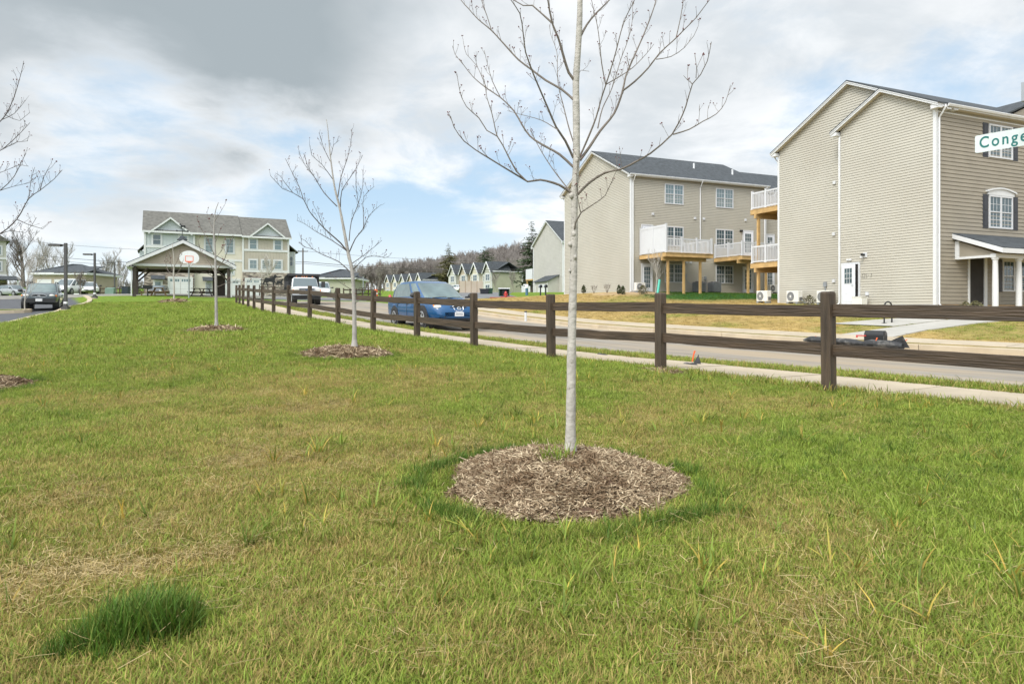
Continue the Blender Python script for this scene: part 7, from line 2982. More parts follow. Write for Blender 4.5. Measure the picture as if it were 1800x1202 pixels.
mini_split(B1, P1 - .55, 8.15, R(-90), 'white heat pump on the khaki side wall, with hoses on its right')
mini_split(B1, P1 - .55, 6.05, R(-90), 'white heat pump on the khaki side wall, behind the tall fence post')
mini_split(B1, P1 - .5, D1 + .62, R(-90), 'white heat pump at the rear left corner of the near house')
u_, v_ = UV(A_B)
p_ = Vector(B1.location) + u_ * -.45 + v_ * 3.55
ub = empty('utility_box', (p_.x, p_.y, g(p_.x, p_.y)), A_B, 'low white utility box right of the ajar side door', 'utility box')
on(ub, 'casing', 'acwhite', lambda mb: mb.bb(-.2, .2, -.28, .28, .0, .42)).modifiers.new('b', 'BEVEL').width = .015
on(ub, 'lid', 'acwhite', lambda mb: mb.bb(-.215, .215, -.295, .295, .421, .455))
mini_split(B2, .42, -.55, 0, 'white heat pump at the left corner of the sand house', w=.8)
mini_split(B2, 13.6, -.3, 0, 'beige heat pump beside the far right door of the sand house', w=.8)


def condenser(house, x, y, lab):
    u, v = UV(A_B)
    p = Vector(house.location) + u * x + v * y
    p.z = g(p.x, p.y)
    o = empty('condenser', p, A_B, lab, 'outdoor unit', 'grey condensers behind the sand house')
    on(o, 'casing', 'acgrey', lambda mb: mb.bb(-.37, .37, -.37, .37, .0, .82)).modifiers.new('b', 'BEVEL').width = .05

    def lv_(mb):
        for k in range(11):
            x_ = -.33 + .066 * k
            mb.bb(x_ - .008, x_ + .008, -.385, -.371, .06, .76)
            mb.bb(-.385, -.371, x_ - .008, x_ + .008, .06, .76)
    on(o, 'louvres', 'metal', lv_)
    on(o, 'top_grille', 'acgrey', lambda mb: mb.lathe([(.30, .82), (.28, .86), (.05, .86)], (0, 0, 0), 'z', 18))


condenser(B2, 5.75, -.75, 'dark grey condenser left of the right deck post of the screened deck')
condenser(B2, 7.25, -.75, 'dark grey condenser between the two decks')
m_ = MB()
for (x, z) in ((5.0, 1.15), (6.9, 1.0)):
    m_.bb(x - .1, x + .1, -.12, -.01, z, z + .28)
    m_.tube([(x, -.08, z), (x + .1, -.1, z - .3), (x + .4, -.3, z - .55), (x + .55, -.6, z - .6)], .025, 5)
m_.build('conduit_box', M['metal'], B2, kind='stuff')
m_ = MB()
m_.bb(P1 - .10, P1 - .001, 6.42, 6.60, 1.0, 1.25)
m_.tube([(P1 - .06, 6.5, 1.0), (P1 - .06, 6.5, .1), (P1 - .4, 6.9, .02), (P1 - .35, 7.5, .1), (P1 - .5, 7.7, .3)], .03, 5)
m_.build('conduit_box', M['metal'], B1, kind='stuff')

# teal protector tube by the sapling
x = PX(1156, 46.6)
tt_ = empty('tree_tube', (x, 46.6, g(x, 46.6)), 0, 'slanting teal plastic tree tube by the gravel bed', 'tree tube')
on(tt_, 'tube', 'teal', lambda mb: mb.tube([(-.06, 0, -.1), (.14, 0, 1.25)], [.085, .085], 10), True)
# white pipe marker on the far verge
x = PX(924, 27.5)
pm_ = empty('pipe_marker', (x, 27.5, P(924, 556, 27.5).z), 0, 'short white pipe marker with dark cap on the far verge', 'marker')
on(pm_, 'pipe', 'white', lambda mb: mb.tube([(0, 0, -.2), (0, 0, .16)], .05, 10))
on(pm_, 'cap', 'pole', lambda mb: mb.tube([(0, 0, .161), (0, 0, .22)], .055, 10))


# foundation shrubs
def shrub(px, Y, h, w, seed, lab, m='shrub', twig=False):
    rg_ = random.Random(seed)
    x = PX(px, Y)
    o = empty('shrub', (x, Y, g(x, Y)), 0, lab, 'shrub')
    st_ = MB()
    for k in range(7 if twig else 3):
        a = rg_.uniform(0, 6.28)
        st_.tube([(0, 0, -.05), (math.cos(a) * w * .3, math.sin(a) * w * .3, h * .55), (math.cos(a) * w * .55, math.sin(a) * w * .55, h * rg_.uniform(.8, 1.05))], [.012, .009, .006], 4)
        if twig:
            for j in range(5):
                b = rg_.uniform(0, 6.28)
                q = Vector((math.cos(a) * w * .35, math.sin(a) * w * .35, h * rg_.uniform(.4, .8)))
                st_.tube([q, q + Vector((math.cos(b) * w * .25, math.sin(b) * w * .25, h * .25))], [.007, .004], 3)
    st_.build('stems', M['limb'], o)
    if not twig:
        lf = MB()
        for k in range(260):
            z = rg_.random()
            r_ = w * .5 * math.sin(math.pi * min(1, .18 + z * .80)) * math.sqrt(rg_.random())
            a = rg_.uniform(0, 6.28)
            p = Vector((math.cos(a) * r_, math.sin(a) * r_, h * z))
            e = Vector((rg_.uniform(-1, 1), rg_.uniform(-1, 1), rg_.uniform(.2, 1.4))).normalized() * .085 * (h + .3)
            s = e.orthogonal().normalized() * .03
            lf.add([p - s, p + e * .5 - s * 1.2, p + e, p + s], ((0, 1, 2, 3),))
        lf.build('foliage', M[m], o)
    return o


shrub(1026, 53.5, .62, .40, 1, 'narrow dark conical shrub, alone, at the left of the gravel bed')
shrub(1088, 49.9, .62, .40, 2, 'dark conical shrub, taller of the close pair in the gravel bed')
shrub(1095, 49.2, .60, .40, 3, 'dark conical shrub, right one of the close pair in the gravel bed')
shrub(1130, 49.3, .62, .95, 4, 'loose olive shrub before the full-glass basement door', 'pine2')
shrub(1044, 52.5, .6, .5, 5, 'leafless reddish twig shrub beside the lone conical shrub', twig=True)
shrub(1067, 51.4, .7, .6, 6, 'leafless tan twig shrub in the middle of the gravel bed', twig=True)
shrub(1423, 34.6, .55, .7, 7, 'yellowish shrub between the two wall heat pumps', 'pine2')
shrub(1697, 29.2, .30, .5, 8, 'small sparse shrub left of the porch column', 'pine2')
shrub(1715, 29.2, .34, .6, 9, 'small yellow-green shrub under the dark entry', 'pine2')
shrub(246, 62, .75, .9, 10, 'green bush behind the left pavilion post', 'shrub')
shrub(591, 60, .9, .7, 11, 'dark green bush behind the fence left of the second tree', 'shrub')
# ------------------------------------------------------------------ more of the distance
def hip_house(name, px0, px1, Y, py_base, py_eave, py_apex, apex_px, depth, wallm, lab, cat='house', roofm='shingle', rot=0.0, over=.5, door_px=None):
    x0, x1 = PX(px0, Y), PX(px1, Y)
    zb, ze_, za = P(0, py_base, Y).z, P(0, py_eave, Y).z, P(0, py_apex, Y).z
    o = empty(name, (x0, Y, zb), rot, lab, cat)
    w = x1 - x0
    on(o, 'wall', wallm, lambda mb: mb.bb(0, w, 0, depth, -1.0, ze_ - zb))
    on(o, 'fascia', 'white', lambda mb: mb.bb(-over, w + over, -over, depth + over, ze_ - zb, ze_ - zb + .28))
    h = za - ze_

    def rf(mb):
        z = ze_ - zb + .281
        ax = PX(apex_px, Y) - x0
        ax2 = min(ax + .8, w - .8)
        vs = [(-over, -over, z), (w + over, -over, z), (w + over, depth + over, z), (-over, depth + over, z), (ax, depth * .45, z + h), (ax2, depth * .55, z + h)]
        mb.add(vs, ((0, 1, 5, 4), (1, 2, 5), (2, 3, 4, 5), (3, 0, 4), (3, 2, 1, 0)))
    fix_normals(on(o, 'roof', roofm, rf))
    return o, w, ze_ - zb


ga, w_, h_ = hip_house('garage', 58, 150, 92, 517, 483, 464.5, 99, 7.5, 'tan', 'long beige garage with dark hipped roof behind the white vans', 'garage')
on(ga, 'roof_wing', 'shingle', lambda mb: slab(mb, (w_ * .45, -.5, h_ + .3), (w_ + .5, -.5, h_ + .3), (w_ + .5, 3.5, h_ + 1.35), (w_ * .45, 3.5, h_ + 1.35), .1))
on(ga, 'garage_doors', 'white', lambda mb: [mb.bb(.6 + 2.3 * k, 2.5 + 2.3 * k, -.05, -.001, -.3, 2.0) for k in range(3)])
hb_, w_, h_ = hip_house('house', 548, 620, 104, 514, 491, 473.5, 586, 9, 'sage2', 'low green-grey house with dark hipped roof behind the dump truck', 'house')
on(hb_, 'roof_wing', 'shingle', lambda mb: slab(mb, (w_ * .35, -.5, h_ + .3), (w_ + .5, -.5, h_ + .3), (w_ + .2, 4, h_ + 1.2), (w_ * .35, 4, h_ + 1.2), .1))

# three-storey house cut by the left frame edge
Yl = 105
xl = PX(11, Yl)
hl = empty('town_house', (xl, Yl, P(0, 509, Yl).z), R(40), 'green-grey three-storey town house cut off by the left edge', 'house')
on(hl, 'wall', 'sage', lambda mb: mb.bb(-8, 0, 0, 9, -1, 7.4))
for k, (z, hh) in enumerate(((2.0, .3), (4.6, .3))):
    on(hl, 'trim_band', 'white', lambda mb: mb.bb(-8, .06, -.12, -.001, z, z + hh))
on(hl, 'stone_base', 'stone', lambda mb: mb.bb(-8, .1, -.1, -.001, -1, 2.0))
on(hl, 'roof', 'shingle_br', lambda mb: mb.prism([(-8, 7.4), (.5, 7.4), (-3.5, 10.2)], -.4, 9.4))
for x in (-1.5, -3.0):
    for z in (2.9, 5.3):
        window(hl, (0, -.02, 0), AX, FW, x, x + .9, z, z + 1.3, twin=False, grid=None, fw=.06, pane='pane_lt', trim=.15)
on(hl, 'porch_roof', 'shingle', lambda mb: slab(mb, (-4, -2.2, 1.5), (1.8, -2.2, 1.5), (1.2, 0, 2.1), (-4, 0, 2.1), .15))
on(hl, 'porch_post', 'white', lambda mb: mb.bb(1.2, 1.4, -2.0, -1.8, -.5, 1.4))
on(hl, 'front_door', 'white', lambda mb: mb.bb(-1.6, -.5, -.06, -.001, -.4, 1.7))


# the two rows of gabled town houses
def row(units, Y0, px0, apex0, rdir, edir, w_unit, labels, grp, base_py, depth, end_wall=None, scale=1.0):
    r_ = Vector((rdir[0], rdir[1], 0)).normalized()
    e = Vector((edir[0], edir[1], 0)).normalized()
    X0 = PX(px0, Y0)
    for i, (wm, lab) in enumerate(zip(units, labels)):
        # local x along the front (towards r_), local y = depth (towards e)
        p = Vector((X0, Y0, 0)) + r_ * (w_unit * i)
        p.z = P(0, base_py, Y0).z + .022 * (p.y - Y0)
        ang = math.atan2(e.y, e.x)
        o = empty('town_house', p, ang, lab, 'house', grp)
        # frame: local X = e (depth), local Y = r_ (along the row)
        he, ha = 4.75 * scale, 7.1 * scale
        W_ = w_unit
        gw = W_ * .56
        on(o, 'wall', wm, lambda mb: (mb.bb(.9, depth, .01, W_ - .01, -1.5, he), mb.bb(0, .95, .02, gw, -1.5, he)))

        def gable(mb):
            pts = [(.02 - .0, he), (gw, he), (gw / 2, ha - .15)]
            vs = [(0, p_[0], p_[1]) for p_ in pts] + [(depth * .5, p_[0], p_[1]) for p_ in pts]
            mb.add(vs, ((0, 2, 1), (3, 4, 5), (0, 1, 4, 3), (1, 2, 5, 4), (2, 0, 3, 5)))
        fix_normals(on(o, 'gable', wm, gable))

        def roof(mb):
            slab(mb, (-.4, -.35, he - .15), (depth * .62, -.35, he - .15), (depth * .62, gw / 2, ha + .05), (-.4, gw / 2, ha + .05), .12)
            slab(mb, (depth * .62, gw + .35, he - .15), (-.4, gw + .35, he - .15), (-.4, gw / 2, ha + .051), (depth * .62, gw / 2, ha + .051), .12)
            slab(mb, (.7, W_, he + .05), (.7, 0, he + .05), (depth * .55, 0, ha - .1), (depth * .55, W_, ha - .1), .12)
            slab(mb, (depth + .3, 0, he + .05), (depth + .3, W_, he + .05), (depth * .55, W_, ha - .1), (depth * .55, 0, ha - .1), .12)
        ro = on(o, 'roof', 'shingle', roof)
        fix_normals(ro)

        def rk(mb):
            for (ya, yb) in ((-.35, gw / 2), (gw + .35, gw / 2)):
                vs = []
                for x in (-.5, -.41):
                    vs += [(x, ya, he - .55), (x, yb, ha - .35), (x, yb, ha + .03), (x, ya, he - .17)]
                mb.add(vs, ((0, 1, 2, 3), (7, 6, 5, 4), (0, 4, 5, 1), (1, 5, 6, 2), (2, 6, 7, 3), (3, 7, 4, 0)))
            mb.bb(.62, .72, gw, W_, he - .1, he + .12)
            mb.bb(-.04, .16, -.03, .2, -1, he - .2)
            mb.bb(-.04, .16, gw - .2, gw + .02, -1, he - .2)
            if i == 0:
                mb.bb(.2, depth + .3, -.30, -.02, he - .1, he + .14)
                mb.bb(depth - .3, depth + .02, -.03, .2, -1, he)
        fix_normals(on(o, 'rake_board', 'white', rk))
        for z in ((2.75, 4.25), (.3, 1.9)):
            window(o, (-.01, 0, 0), (0, 1, 0), (-1, 0, 0), gw * .22, gw * .80, z[0] * scale, z[1] * scale, twin=True, grid=None, fw=.10, trim=.14)
        window(o, (.89, 0, 0), (0, 1, 0), (-1, 0, 0), gw + .6, W_ - .7, 2.75 * scale, 4.1 * scale, twin=False, grid=None, fw=.10, trim=.1)


row(['sage', 'cream', 'tan', 'sage'], 152, 864, 466, (-.47, .88), (.88, .47), 6.7,
    ['right end town house with moss-green side wall and sage front gable', 'cream gabled town house, second from the moss-green side wall', 'tan gabled town house, third from the moss-green side wall', 'sage gabled town house at the left end of the nearer gabled row'],
    'town houses of the nearer gabled row', 514.5, 8.0)
ew = [o for o in COL.objects if o.name.startswith('town_house') and 'moss-green' in o.get('label', '') and 'right end' in o['label']][0]
on(ew, 'end_wall', 'sage2', lambda mb: mb.bb(.25, 7.7, -.05, .005, -1.5, 4.7), label='moss-green end wall')
row(['cream', 'tan', 'sage', 'cream', 'tan'], 206, 741, 484, (-.50, .87), (.87, .50), 7.0,
    ['cream gabled town house, right end of the farther row, above the blue car roof', 'tan gabled town house, second from the right in the farther row', 'sage gabled town house in the middle of the farther row',
     'cream gabled town house, second from the left in the farther row', 'tan gabled town house at the far left end of the farther row'], 'town houses of the farther gabled row', 518, 9.0, scale=.95)

# tan enclosure panels, bins, hydrant, boxes along the side road
en0 = P(808, 515, 112)
en = empty('bin_enclosure', (en0.x, 112, g(en0.x, 112)), R(3), 'tan board enclosure in front of the gabled row', 'enclosure')
for k in range(4):
    on(en, 'panel', 'tan', lambda mb: mb.bb(.02 + .95 * k, .95 + .95 * k, -.04, .04, .02, 1.95))
    on(en, 'post', 'tanwood', lambda mb: mb.bb(-.05 + .95 * k, .02 + .95 * k, -.06, .06, -.2, 2.0))


def bin_(px, Y, m, lab, w=.75, h=1.05):
    x = PX(px, Y)
    o = empty('wheelie_bin', (x, Y, g(x, Y)), .1, lab, 'bin')
    on(o, 'body', m, lambda mb: mb.add([(-w * .4, -w * .4, .05), (w * .4, -w * .4, .05), (w * .4, w * .4, .05), (-w * .4, w * .4, .05), (-w / 2, -w / 2, h), (w / 2, -w / 2, h), (w / 2, w / 2, h), (-w / 2, w / 2, h)],
                                       ((3, 2, 1, 0), (4, 5, 6, 7), (0, 1, 5, 4), (1, 2, 6, 5), (2, 3, 7, 6), (3, 0, 4, 7))))
    on(o, 'lid', m, lambda mb: mb.bb(-w * .54, w * .54, -w * .54, w * .54, h + .001, h + .08))
    on(o, 'wheels', 'tyre', lambda mb: (mb.lathe([(.1, -.03), (.1, .03)], (-w * .4, -w * .3, .1), 'x', 10), mb.lathe([(.1, -.03), (.1, .03)], (w * .4, -w * .3, .1), 'x', 10)))


M['bingreen'] = mat('dark_green_bin', (.02, .06, .035), .5, .1, 5)
bin_(851, 104, 'carblack', 'dark bin beside the tan enclosure, left one', w=1.4, h=.72)
bin_(861.5, 104, 'bingreen', 'dark green bin right of the low dark one', w=.8, h=.8)
x = PX(886, 92)
ps = empty('bin_shelter', (x, 92, g(x, 92)), .1, 'dark open bin shelter with pale roof behind the red hydrant', 'shelter')
on(ps, 'frame', 'bingreen', lambda mb: (mb.bb(-.7, -.6, -.4, .4, 0, 1.0), mb.bb(.6, .7, -.4, .4, 0, 1.0), mb.bb(-.6, .6, .32, .4, 0, 1.0)))
on(ps, 'roof', 'plate', lambda mb: mb.bb(-.78, .78, -.5, .5, 1.0, 1.12))
on(ps, 'bin', 'black', lambda mb: mb.bb(-.25, .4, -.3, .3, .05, .8))
x = PX(889, 78)
hy = empty('fire_hydrant', (x, 78, g(x, 78)), 0, 'red fire hydrant at the side road', 'hydrant')
on(hy, 'barrel', 'red', lambda mb: mb.lathe([(.20, -.1), (.20, .06), (.13, .09), (.13, .58), (.17, .60), (.17, .66), (.12, .74), (.05, .82), (.05, .88)], (0, 0, 0), 'z', 14), True)
on(hy, 'nozzles', 'red', lambda mb: (mb.tube([(-.24, 0, .46), (.24, 0, .46)], .07, 8), mb.tube([(0, 0, .40), (0, -.24, .40)], .09, 8)))
x = PX(926, 96)
bl = empty('valve_post', (x, 96, g(x, 96)), 0, 'pale and blue standpipe by the dark evergreen', 'standpipe')
M['bluep'] = mat('blue_pipe', (.06, .14, .22), .5, .1, 5)
on(bl, 'pipe', 'bluep', lambda mb: mb.lathe([(.20, -.1), (.20, .9), (.15, .95)], (0, 0, 0), 'z', 12))
on(bl, 'head', 'plate', lambda mb: (mb.lathe([(.15, .951), (.30, 1.0), (.30, 1.25), (.12, 1.35)], (0, 0, 0), 'z', 12), mb.bb(-.5, .2, -.15, .15, 1.36, 1.55)))
x0_ = P(917, 510, 118)
wf = empty('vinyl_fence', (x0_.x, 118, g(x0_.x, 118)), 0, 'short low white fence right of the moss-green end wall', 'fence')
for k in range(2):
    on(wf, 'panel', 'vinyl', lambda mb: mb.bb(.03 + .75 * k, .72 + .75 * k, -.03, .03, .05, 1.1))
on(wf, 'post', 'vinyl', lambda mb: mb.bb(-.04, .03, -.05, .05, -.1, 1.2))
for (px, lab) in ((950, 'left one of two dark mailboxes on posts at the side road'), (959, 'right one of two dark mailboxes on posts at the side road')):
    x = PX(px, 68)
    mm = empty('mailbox', (x, 68, g(x, 68)), .2, lab, 'mailbox')
    on(mm, 'post', 'carblack', lambda mb: mb.bb(-.06, .06, -.06, .06, -.2, 1.0))
    on(mm, 'box', 'carblack', lambda mb: (mb.bb(-.14, .14, -.28, .22, 1.0, 1.16), mb.lathe([(.14, -.28), (.14, .22)], (0, 0, 1.16), 'y', 14)))
# red-painted kerbs of the side road
x = PX(893, 71)
rk_ = empty('red_kerb', (x, 71, g(x, 71)), .06, 'red painted fire lane kerb beyond the fence', 'kerb', None)
on(rk_, 'kerb_stone', 'red', lambda mb: mb.bb(-1.9, 1.6, -.12, .12, -.1, .16))
on(rk_, 'ramp', 'conc_new', lambda mb: mb.add([(1.61, -.12, -.1), (4.0, -.9, -.1), (4.2, .9, -.1), (1.61, .6, -.1), (1.61, -.12, .15), (3.9, -.9, .10), (4.2, .9, .02), (1.61, .6, .15)],
                                             ((3, 2, 1, 0), (4, 5, 6, 7), (0, 1, 5, 4), (1, 2, 6, 5), (2, 3, 7, 6), (3, 0, 4, 7))))
x = PX(893, 82)
rk_ = empty('red_kerb', (x, 82, g(x, 82)), .06, 'shorter red painted kerb just below the red hydrant', 'kerb', None)
on(rk_, 'kerb_stone', 'red', lambda mb: mb.bb(-.9, .9, -.12, .12, -.1, .18))

# utility pole and wires
Yp = 125
xp = PX(532.5, Yp)
up = empty('utility_pole', (xp, Yp, g(xp, Yp)), 0, 'wooden utility pole between the far block and the dump truck', 'utility pole')
hpz = P(0, 436, Yp).z - up.location.z
on(up, 'pole', 'farbark2', lambda mb: mb.tube([(0, 0, -.5), (0, 0, hpz)], [.17, .12], 8))
on(up, 'cross_arm', 'farbark2', lambda mb: mb.bb(-.9, .9, -.06, .06, hpz - .7, hpz - .58))
on(up, 'insulators', 'metal', lambda mb: [mb.tube([(q, 0, hpz - .58), (q, 0, hpz - .42)], .05, 6) for q in (-.8, .8, 0)])


def wire(pa, pb, Ya, Yb, sag, r_):
    A, B = P(*pa, Ya), P(*pb, Yb)
    return [A.lerp(B, k / 14) + Vector((0, 0, -sag * 4 * (k / 14) * (1 - k / 14))) for k in range(15)]


def wires(mb):
    for pa, pb, sag, r_ in (((532.5, 460), (980, 470), 1.0, .045), ((532.5, 463), (980, 473), 1.1, .03), ((532.5, 441), (980, 458), .8, .022), ((532.5, 460), (60, 448), 1.0, .035), ((532.5, 463), (60, 455), 1.0, .03),
                        ((532.5, 441), (60, 425), .8, .022)):
        path = [q - up.location for q in wire(pa, pb, Yp, Yp + (20 if pb[0] > 600 else -12), sag, r_)]
        mb.tube(path, r_, 4, cap=False)


on(up, 'wires', 'pole', wires).__setitem__('kind', 'stuff')
x = PX(638.5, 88)
sl2 = empty('lamp_post', (x, 88, g(x, 88)), 0, 'pale lamp post with flat dark head right of the second tree', 'lamp post')
hh = P(0, 484, 88).z - sl2.location.z
on(sl2, 'pole', 'metal', lambda mb: mb.tube([(0, 0, -.2), (0, 0, hh)], .06, 8))
on(sl2, 'lamp_head', 'pole', lambda mb: mb.bb(-.26, .26, -.2, .2, hh, hh + .10))
# far board fence at the bend
A_, B_ = P(604, 516, 82), P(668, 514, 88)
f2 = empty('board_fence', (A_.x, A_.y, g(A_.x, A_.y)), 0, 'short dark board fence far off beyond the road bend', 'fence')
n_ = 7
for k in range(n_):
    p = A_.lerp(B_, k / (n_ - 1))
    q = Vector((p.x, p.y, g(p.x, p.y))) - f2.location
    on(f2, 'post', 'fence_post', lambda mb: mb.bb(q.x - .07, q.x + .07, q.y - .07, q.y + .07, q.z - .1, q.z + 1.15))
    if k:
        for z in (.45, .95):
            on(f2, 'rail', 'fence', lambda mb: mb.tube([q0 + Vector((0, -.08, z)), q + Vector((0, -.08, z))], .075, 4))
    q0 = q
A_, B_ = P(176, 513, 92), P(222, 513, 90)
f3 = empty('board_fence', (A_.x, A_.y, g(A_.x, A_.y)), 0, 'dark board fence on the left behind the farthest lamp post', 'fence')
for k in range(5):
    p = A_.lerp(B_, k / 4)
    q = Vector((p.x, p.y, g(p.x, p.y))) - f3.location
    on(f3, 'post', 'fence_post', lambda mb: mb.bb(q.x - .08, q.x + .08, q.y - .08, q.y + .08, q.z - .1, q.z + 1.2))
    if k:
        for z in (.45, 1.0):
            on(f3, 'rail', 'fence', lambda mb: mb.tube([q0 + Vector((0, -.08, z)), q + Vector((0, -.08, z))], .08, 4))
    q0 = q
# fence that turns in front of the far block
A_, B_ = Vector((-15.9, 40.4, 0)), P(506, 520, 62)
pts_ = [Vector((-20.3, 47.5, 0)), Vector((-22.2, 55.0, 0)), Vector((-22.3, 61.5, 0)), Vector((-21.2, 62.2, 0)), Vector((-20.1, 62.8, 0))]
x = PX(661, 84)
od = empty('traffic_cone', (x, 84, g(x, 84)), 0, 'orange traffic drum at the far end of the road', 'traffic drum')
on(od, 'drum', 'orange', lambda mb: mb.lathe([(.30, -.05), (.30, .1), (.24, .12), (.20, 1.0), (.16, 1.05)], (0, 0, 0), 'z', 12))
on(od, 'stripe', 'plate', lambda mb: mb.lathe([(.236, .45), (.226, .62)], (0, 0, 0), 'z', 12))
x = PX(194, 70)
tb = empty('transformer_box', (x, 70, g(x, 70)), .2, 'low green transformer box left of the farthest lamp post', 'utility box')
M['tboxg'] = mat('utility_green', (.13, .21, .17), .6, .1, 4)
on(tb, 'casing', 'tboxg', lambda mb: mb.add([(-.4, -.35, 0), (.4, -.35, 0), (.4, .35, 0), (-.4, .35, 0), (-.4, -.28, .62), (.4, -.28, .62), (.4, .35, .70), (-.4, .35, .70)], ((3, 2, 1, 0), (4, 5, 6, 7), (0, 1, 5, 4), (1, 2, 6, 5), (2, 3, 7, 6), (3, 0, 4, 7))))
on(tb, 'pad', 'conc', lambda mb: mb.bb(-.5, .5, -.45, .45, -.2, -.001))
x = PX(222.5, 76)
du = empty('dumpster', (x, 76, g(x, 76)), .1, 'dark blue-grey dumpster beside the pavilion', 'dumpster')
M['dump'] = mat('dumpster_blue', (.03, .045, .06), .6, .15, 4)
on(du, 'box', 'dump', lambda mb: mb.bb(-.34, .34, -.5, .5, .05, .82))
on(du, 'ribs', 'dump', lambda mb: [mb.bb(-.3 + .15 * k - .02, -.3 + .15 * k + .02, -.54, -.501, .08, .78) for k in range(5)])
on(du, 'lid', 'black', lambda mb: mb.bb(-.36, .36, -.52, .52, .821, .88))
# low timber edge under the pavilion
on(pav, 'bench', 'tanwood', lambda mb: (mb.bb(.3, 1.6, 2.6, 2.9, .40, .46), mb.bb(.4, .5, 2.65, 2.85, .0, .40), mb.bb(1.4, 1.5, 2.65, 2.85, .0, .40)))

# ------------------------------------------------------------------ mulch rings
def mulch(mx, my, mr, mh, label, n, seed, cs=1.0):
    rk = np.random.RandomState(seed)
    z0 = g(mx, my)
    root = empty('mulch_mound', (mx, my, z0), 0, label, 'mulch mound', 'mulch mounds round the young trees')

    def hz_(r, a):
        er = 1 + .07 * np.sin(3 * a + seed) + .05 * np.sin(7 * a + 2 * seed) + .03 * np.sin(13 * a)
        q = np.clip(r / (mr * er), 0, 1.3)
        return mh * (1 - q ** 2.4) - .012
    mb = MB()
    nr, na = 14, 48
    vs, fs = [], []
    for i in range(nr + 1):
        r = mr * 1.12 * i / nr
        for k in range(na):
            a = 2 * math.pi * k / na
            x, y = r * math.cos(a), r * math.sin(a)
            vs.append((x, y, float(hz_(r, a)) + rk.normal(0, .009) + g(mx + x, my + y) - z0))
    for i in range(nr):
        for k in range(na):
            k2 = (k + 1) % na
            fs.append((i * na + k, i * na + k2, (i + 1) * na + k2, (i + 1) * na + k))
    mb.add(vs, fs)
    mb.build('mulch_bed', M['mulch'], root, smooth=True)
    # shredded chips: one merged mesh
    r = mr * 1.05 * np.sqrt(rk.rand(n))
    a = rk.rand(n) * 2 * np.pi
    x, y = r * np.cos(a), r * np.sin(a)
    z = hz_(r, a) + gv(mx + x, my + y) - z0 + rk.rand(n) * .016 * cs
    L = rk.gamma(2.0, .0068, n).clip(.005, .055) * cs
    wd = rk.uniform(.0012, .0042, n) * cs
    th = rk.uniform(.0006, .0018, n) * cs
    az = rk.rand(n) * 2 * np.pi
    el = rk.normal(0, .38, n)
    d = np.stack([np.cos(az) * np.cos(el), np.sin(az) * np.cos(el), np.sin(el)], 1)
    up_ = np.stack([rk.normal(0, .5, n), rk.normal(0, .5, n), np.ones(n)], 1)
    s = np.cross(d, up_)
    s /= np.linalg.norm(s, axis=1)[:, None]
    t = np.cross(s, d)
    c = np.stack([x, y, z + .004], 1)
    bend = t * (rk.normal(0, .12, n) * L)[:, None]
    V = []
    for q, off in ((-1, 0), (0, 1), (1, 0)):
        for sg in (-1, 1):
            w = wd * (.55 if q else 1.0)
            V.append(c + d * (L * q)[:, None] + s * (w * sg)[:, None] + bend * off + t * th[:, None])
    for q in (-1, 1):
        V.append(c + d * (L * q * .9)[:, None] - t * th[:, None])
    V = np.stack(V, 1)                       # n, 8, 3
    T = np.array([(0, 1, 3, 2), (2, 3, 5, 4), (0, 2, 6, 6), (2, 4, 7, 6), (1, 6, 7, 3), (3, 7, 5, 5)])
    base_i = (np.arange(n) * 8)[:, None, None]
    faces = (T[None] + base_i).reshape(-1, 4)
    me = bpy.data.meshes.new('wood_chips')
    fl = [tuple(dict.fromkeys(f)) for f in faces.tolist()]
    me.from_pydata(V.reshape(-1, 3).tolist(), [], fl)
    darkp = np.clip((vnoise(mx + x, my + y, .11, 24) - .62) * 5, 0, 1)
    tone = rk.rand(n) ** 1.3 * .9 + .1
    tone = tone * (1 - .6 * darkp)
    pale, brown = np.array((.60, .485, .33)), np.array((.125, .074, .038))
    col = brown + (pale - brown) * (tone[:, None] ** 1.15)
    col = np.repeat(col, 8, 0)
    ca = me.color_attributes.new('Col', 'FLOAT_COLOR', 'POINT')
    ca.data.foreach_set('color', np.concatenate([col, np.ones((len(col), 1))], 1).astype(np.float32).ravel())
    me.materials.append(M['chips'])
    o = bpy.data.objects.new('wood_chips', me)
    COL.objects.link(o)
    o.parent = root
    o['kind'] = 'stuff'
    return root


mm = bpy.data.materials.new('wood_chips')
mm.use_nodes = True
b_ = mm.node_tree.nodes['Principled BSDF']
b_.inputs['Roughness'].default_value = .85
b_.inputs['Specular IOR Level'].default_value = .2
at_ = mm.node_tree.nodes.new('ShaderNodeAttribute')
at_.attribute_name = 'Col'
mm.node_tree.links.new(at_.outputs['Color'], b_.inputs['Base Color'])
M['chips'] = mm
mulch(*MOUND[0], 'large mound of shredded bark mulch around the nearest tree', 42000, 1)
mulch(*MOUND[1], 'mulch mound around the second tree, before the fence', 7000, 2, 2.2)
mulch(*MOUND[2], 'mulch mound around the third, slim tree', 3000, 3, 3.2)
mulch(*MOUND[3], 'small reddish mulch mound round the smallest tree before the pavilion', 900, 4, 6.5)
mulch(*MOUND[4], 'mulch mound cut off by the left edge of the view', 7000, 5, 1.8)
o5 = 700
# a little mulch at the foot of the third post from the right
mulch(POSTS[1][0] - .05, POSTS[1][1] - .25, .34, .03, 'scatter of straw mulch at the foot of one fence post', 700, 6, 1.6)
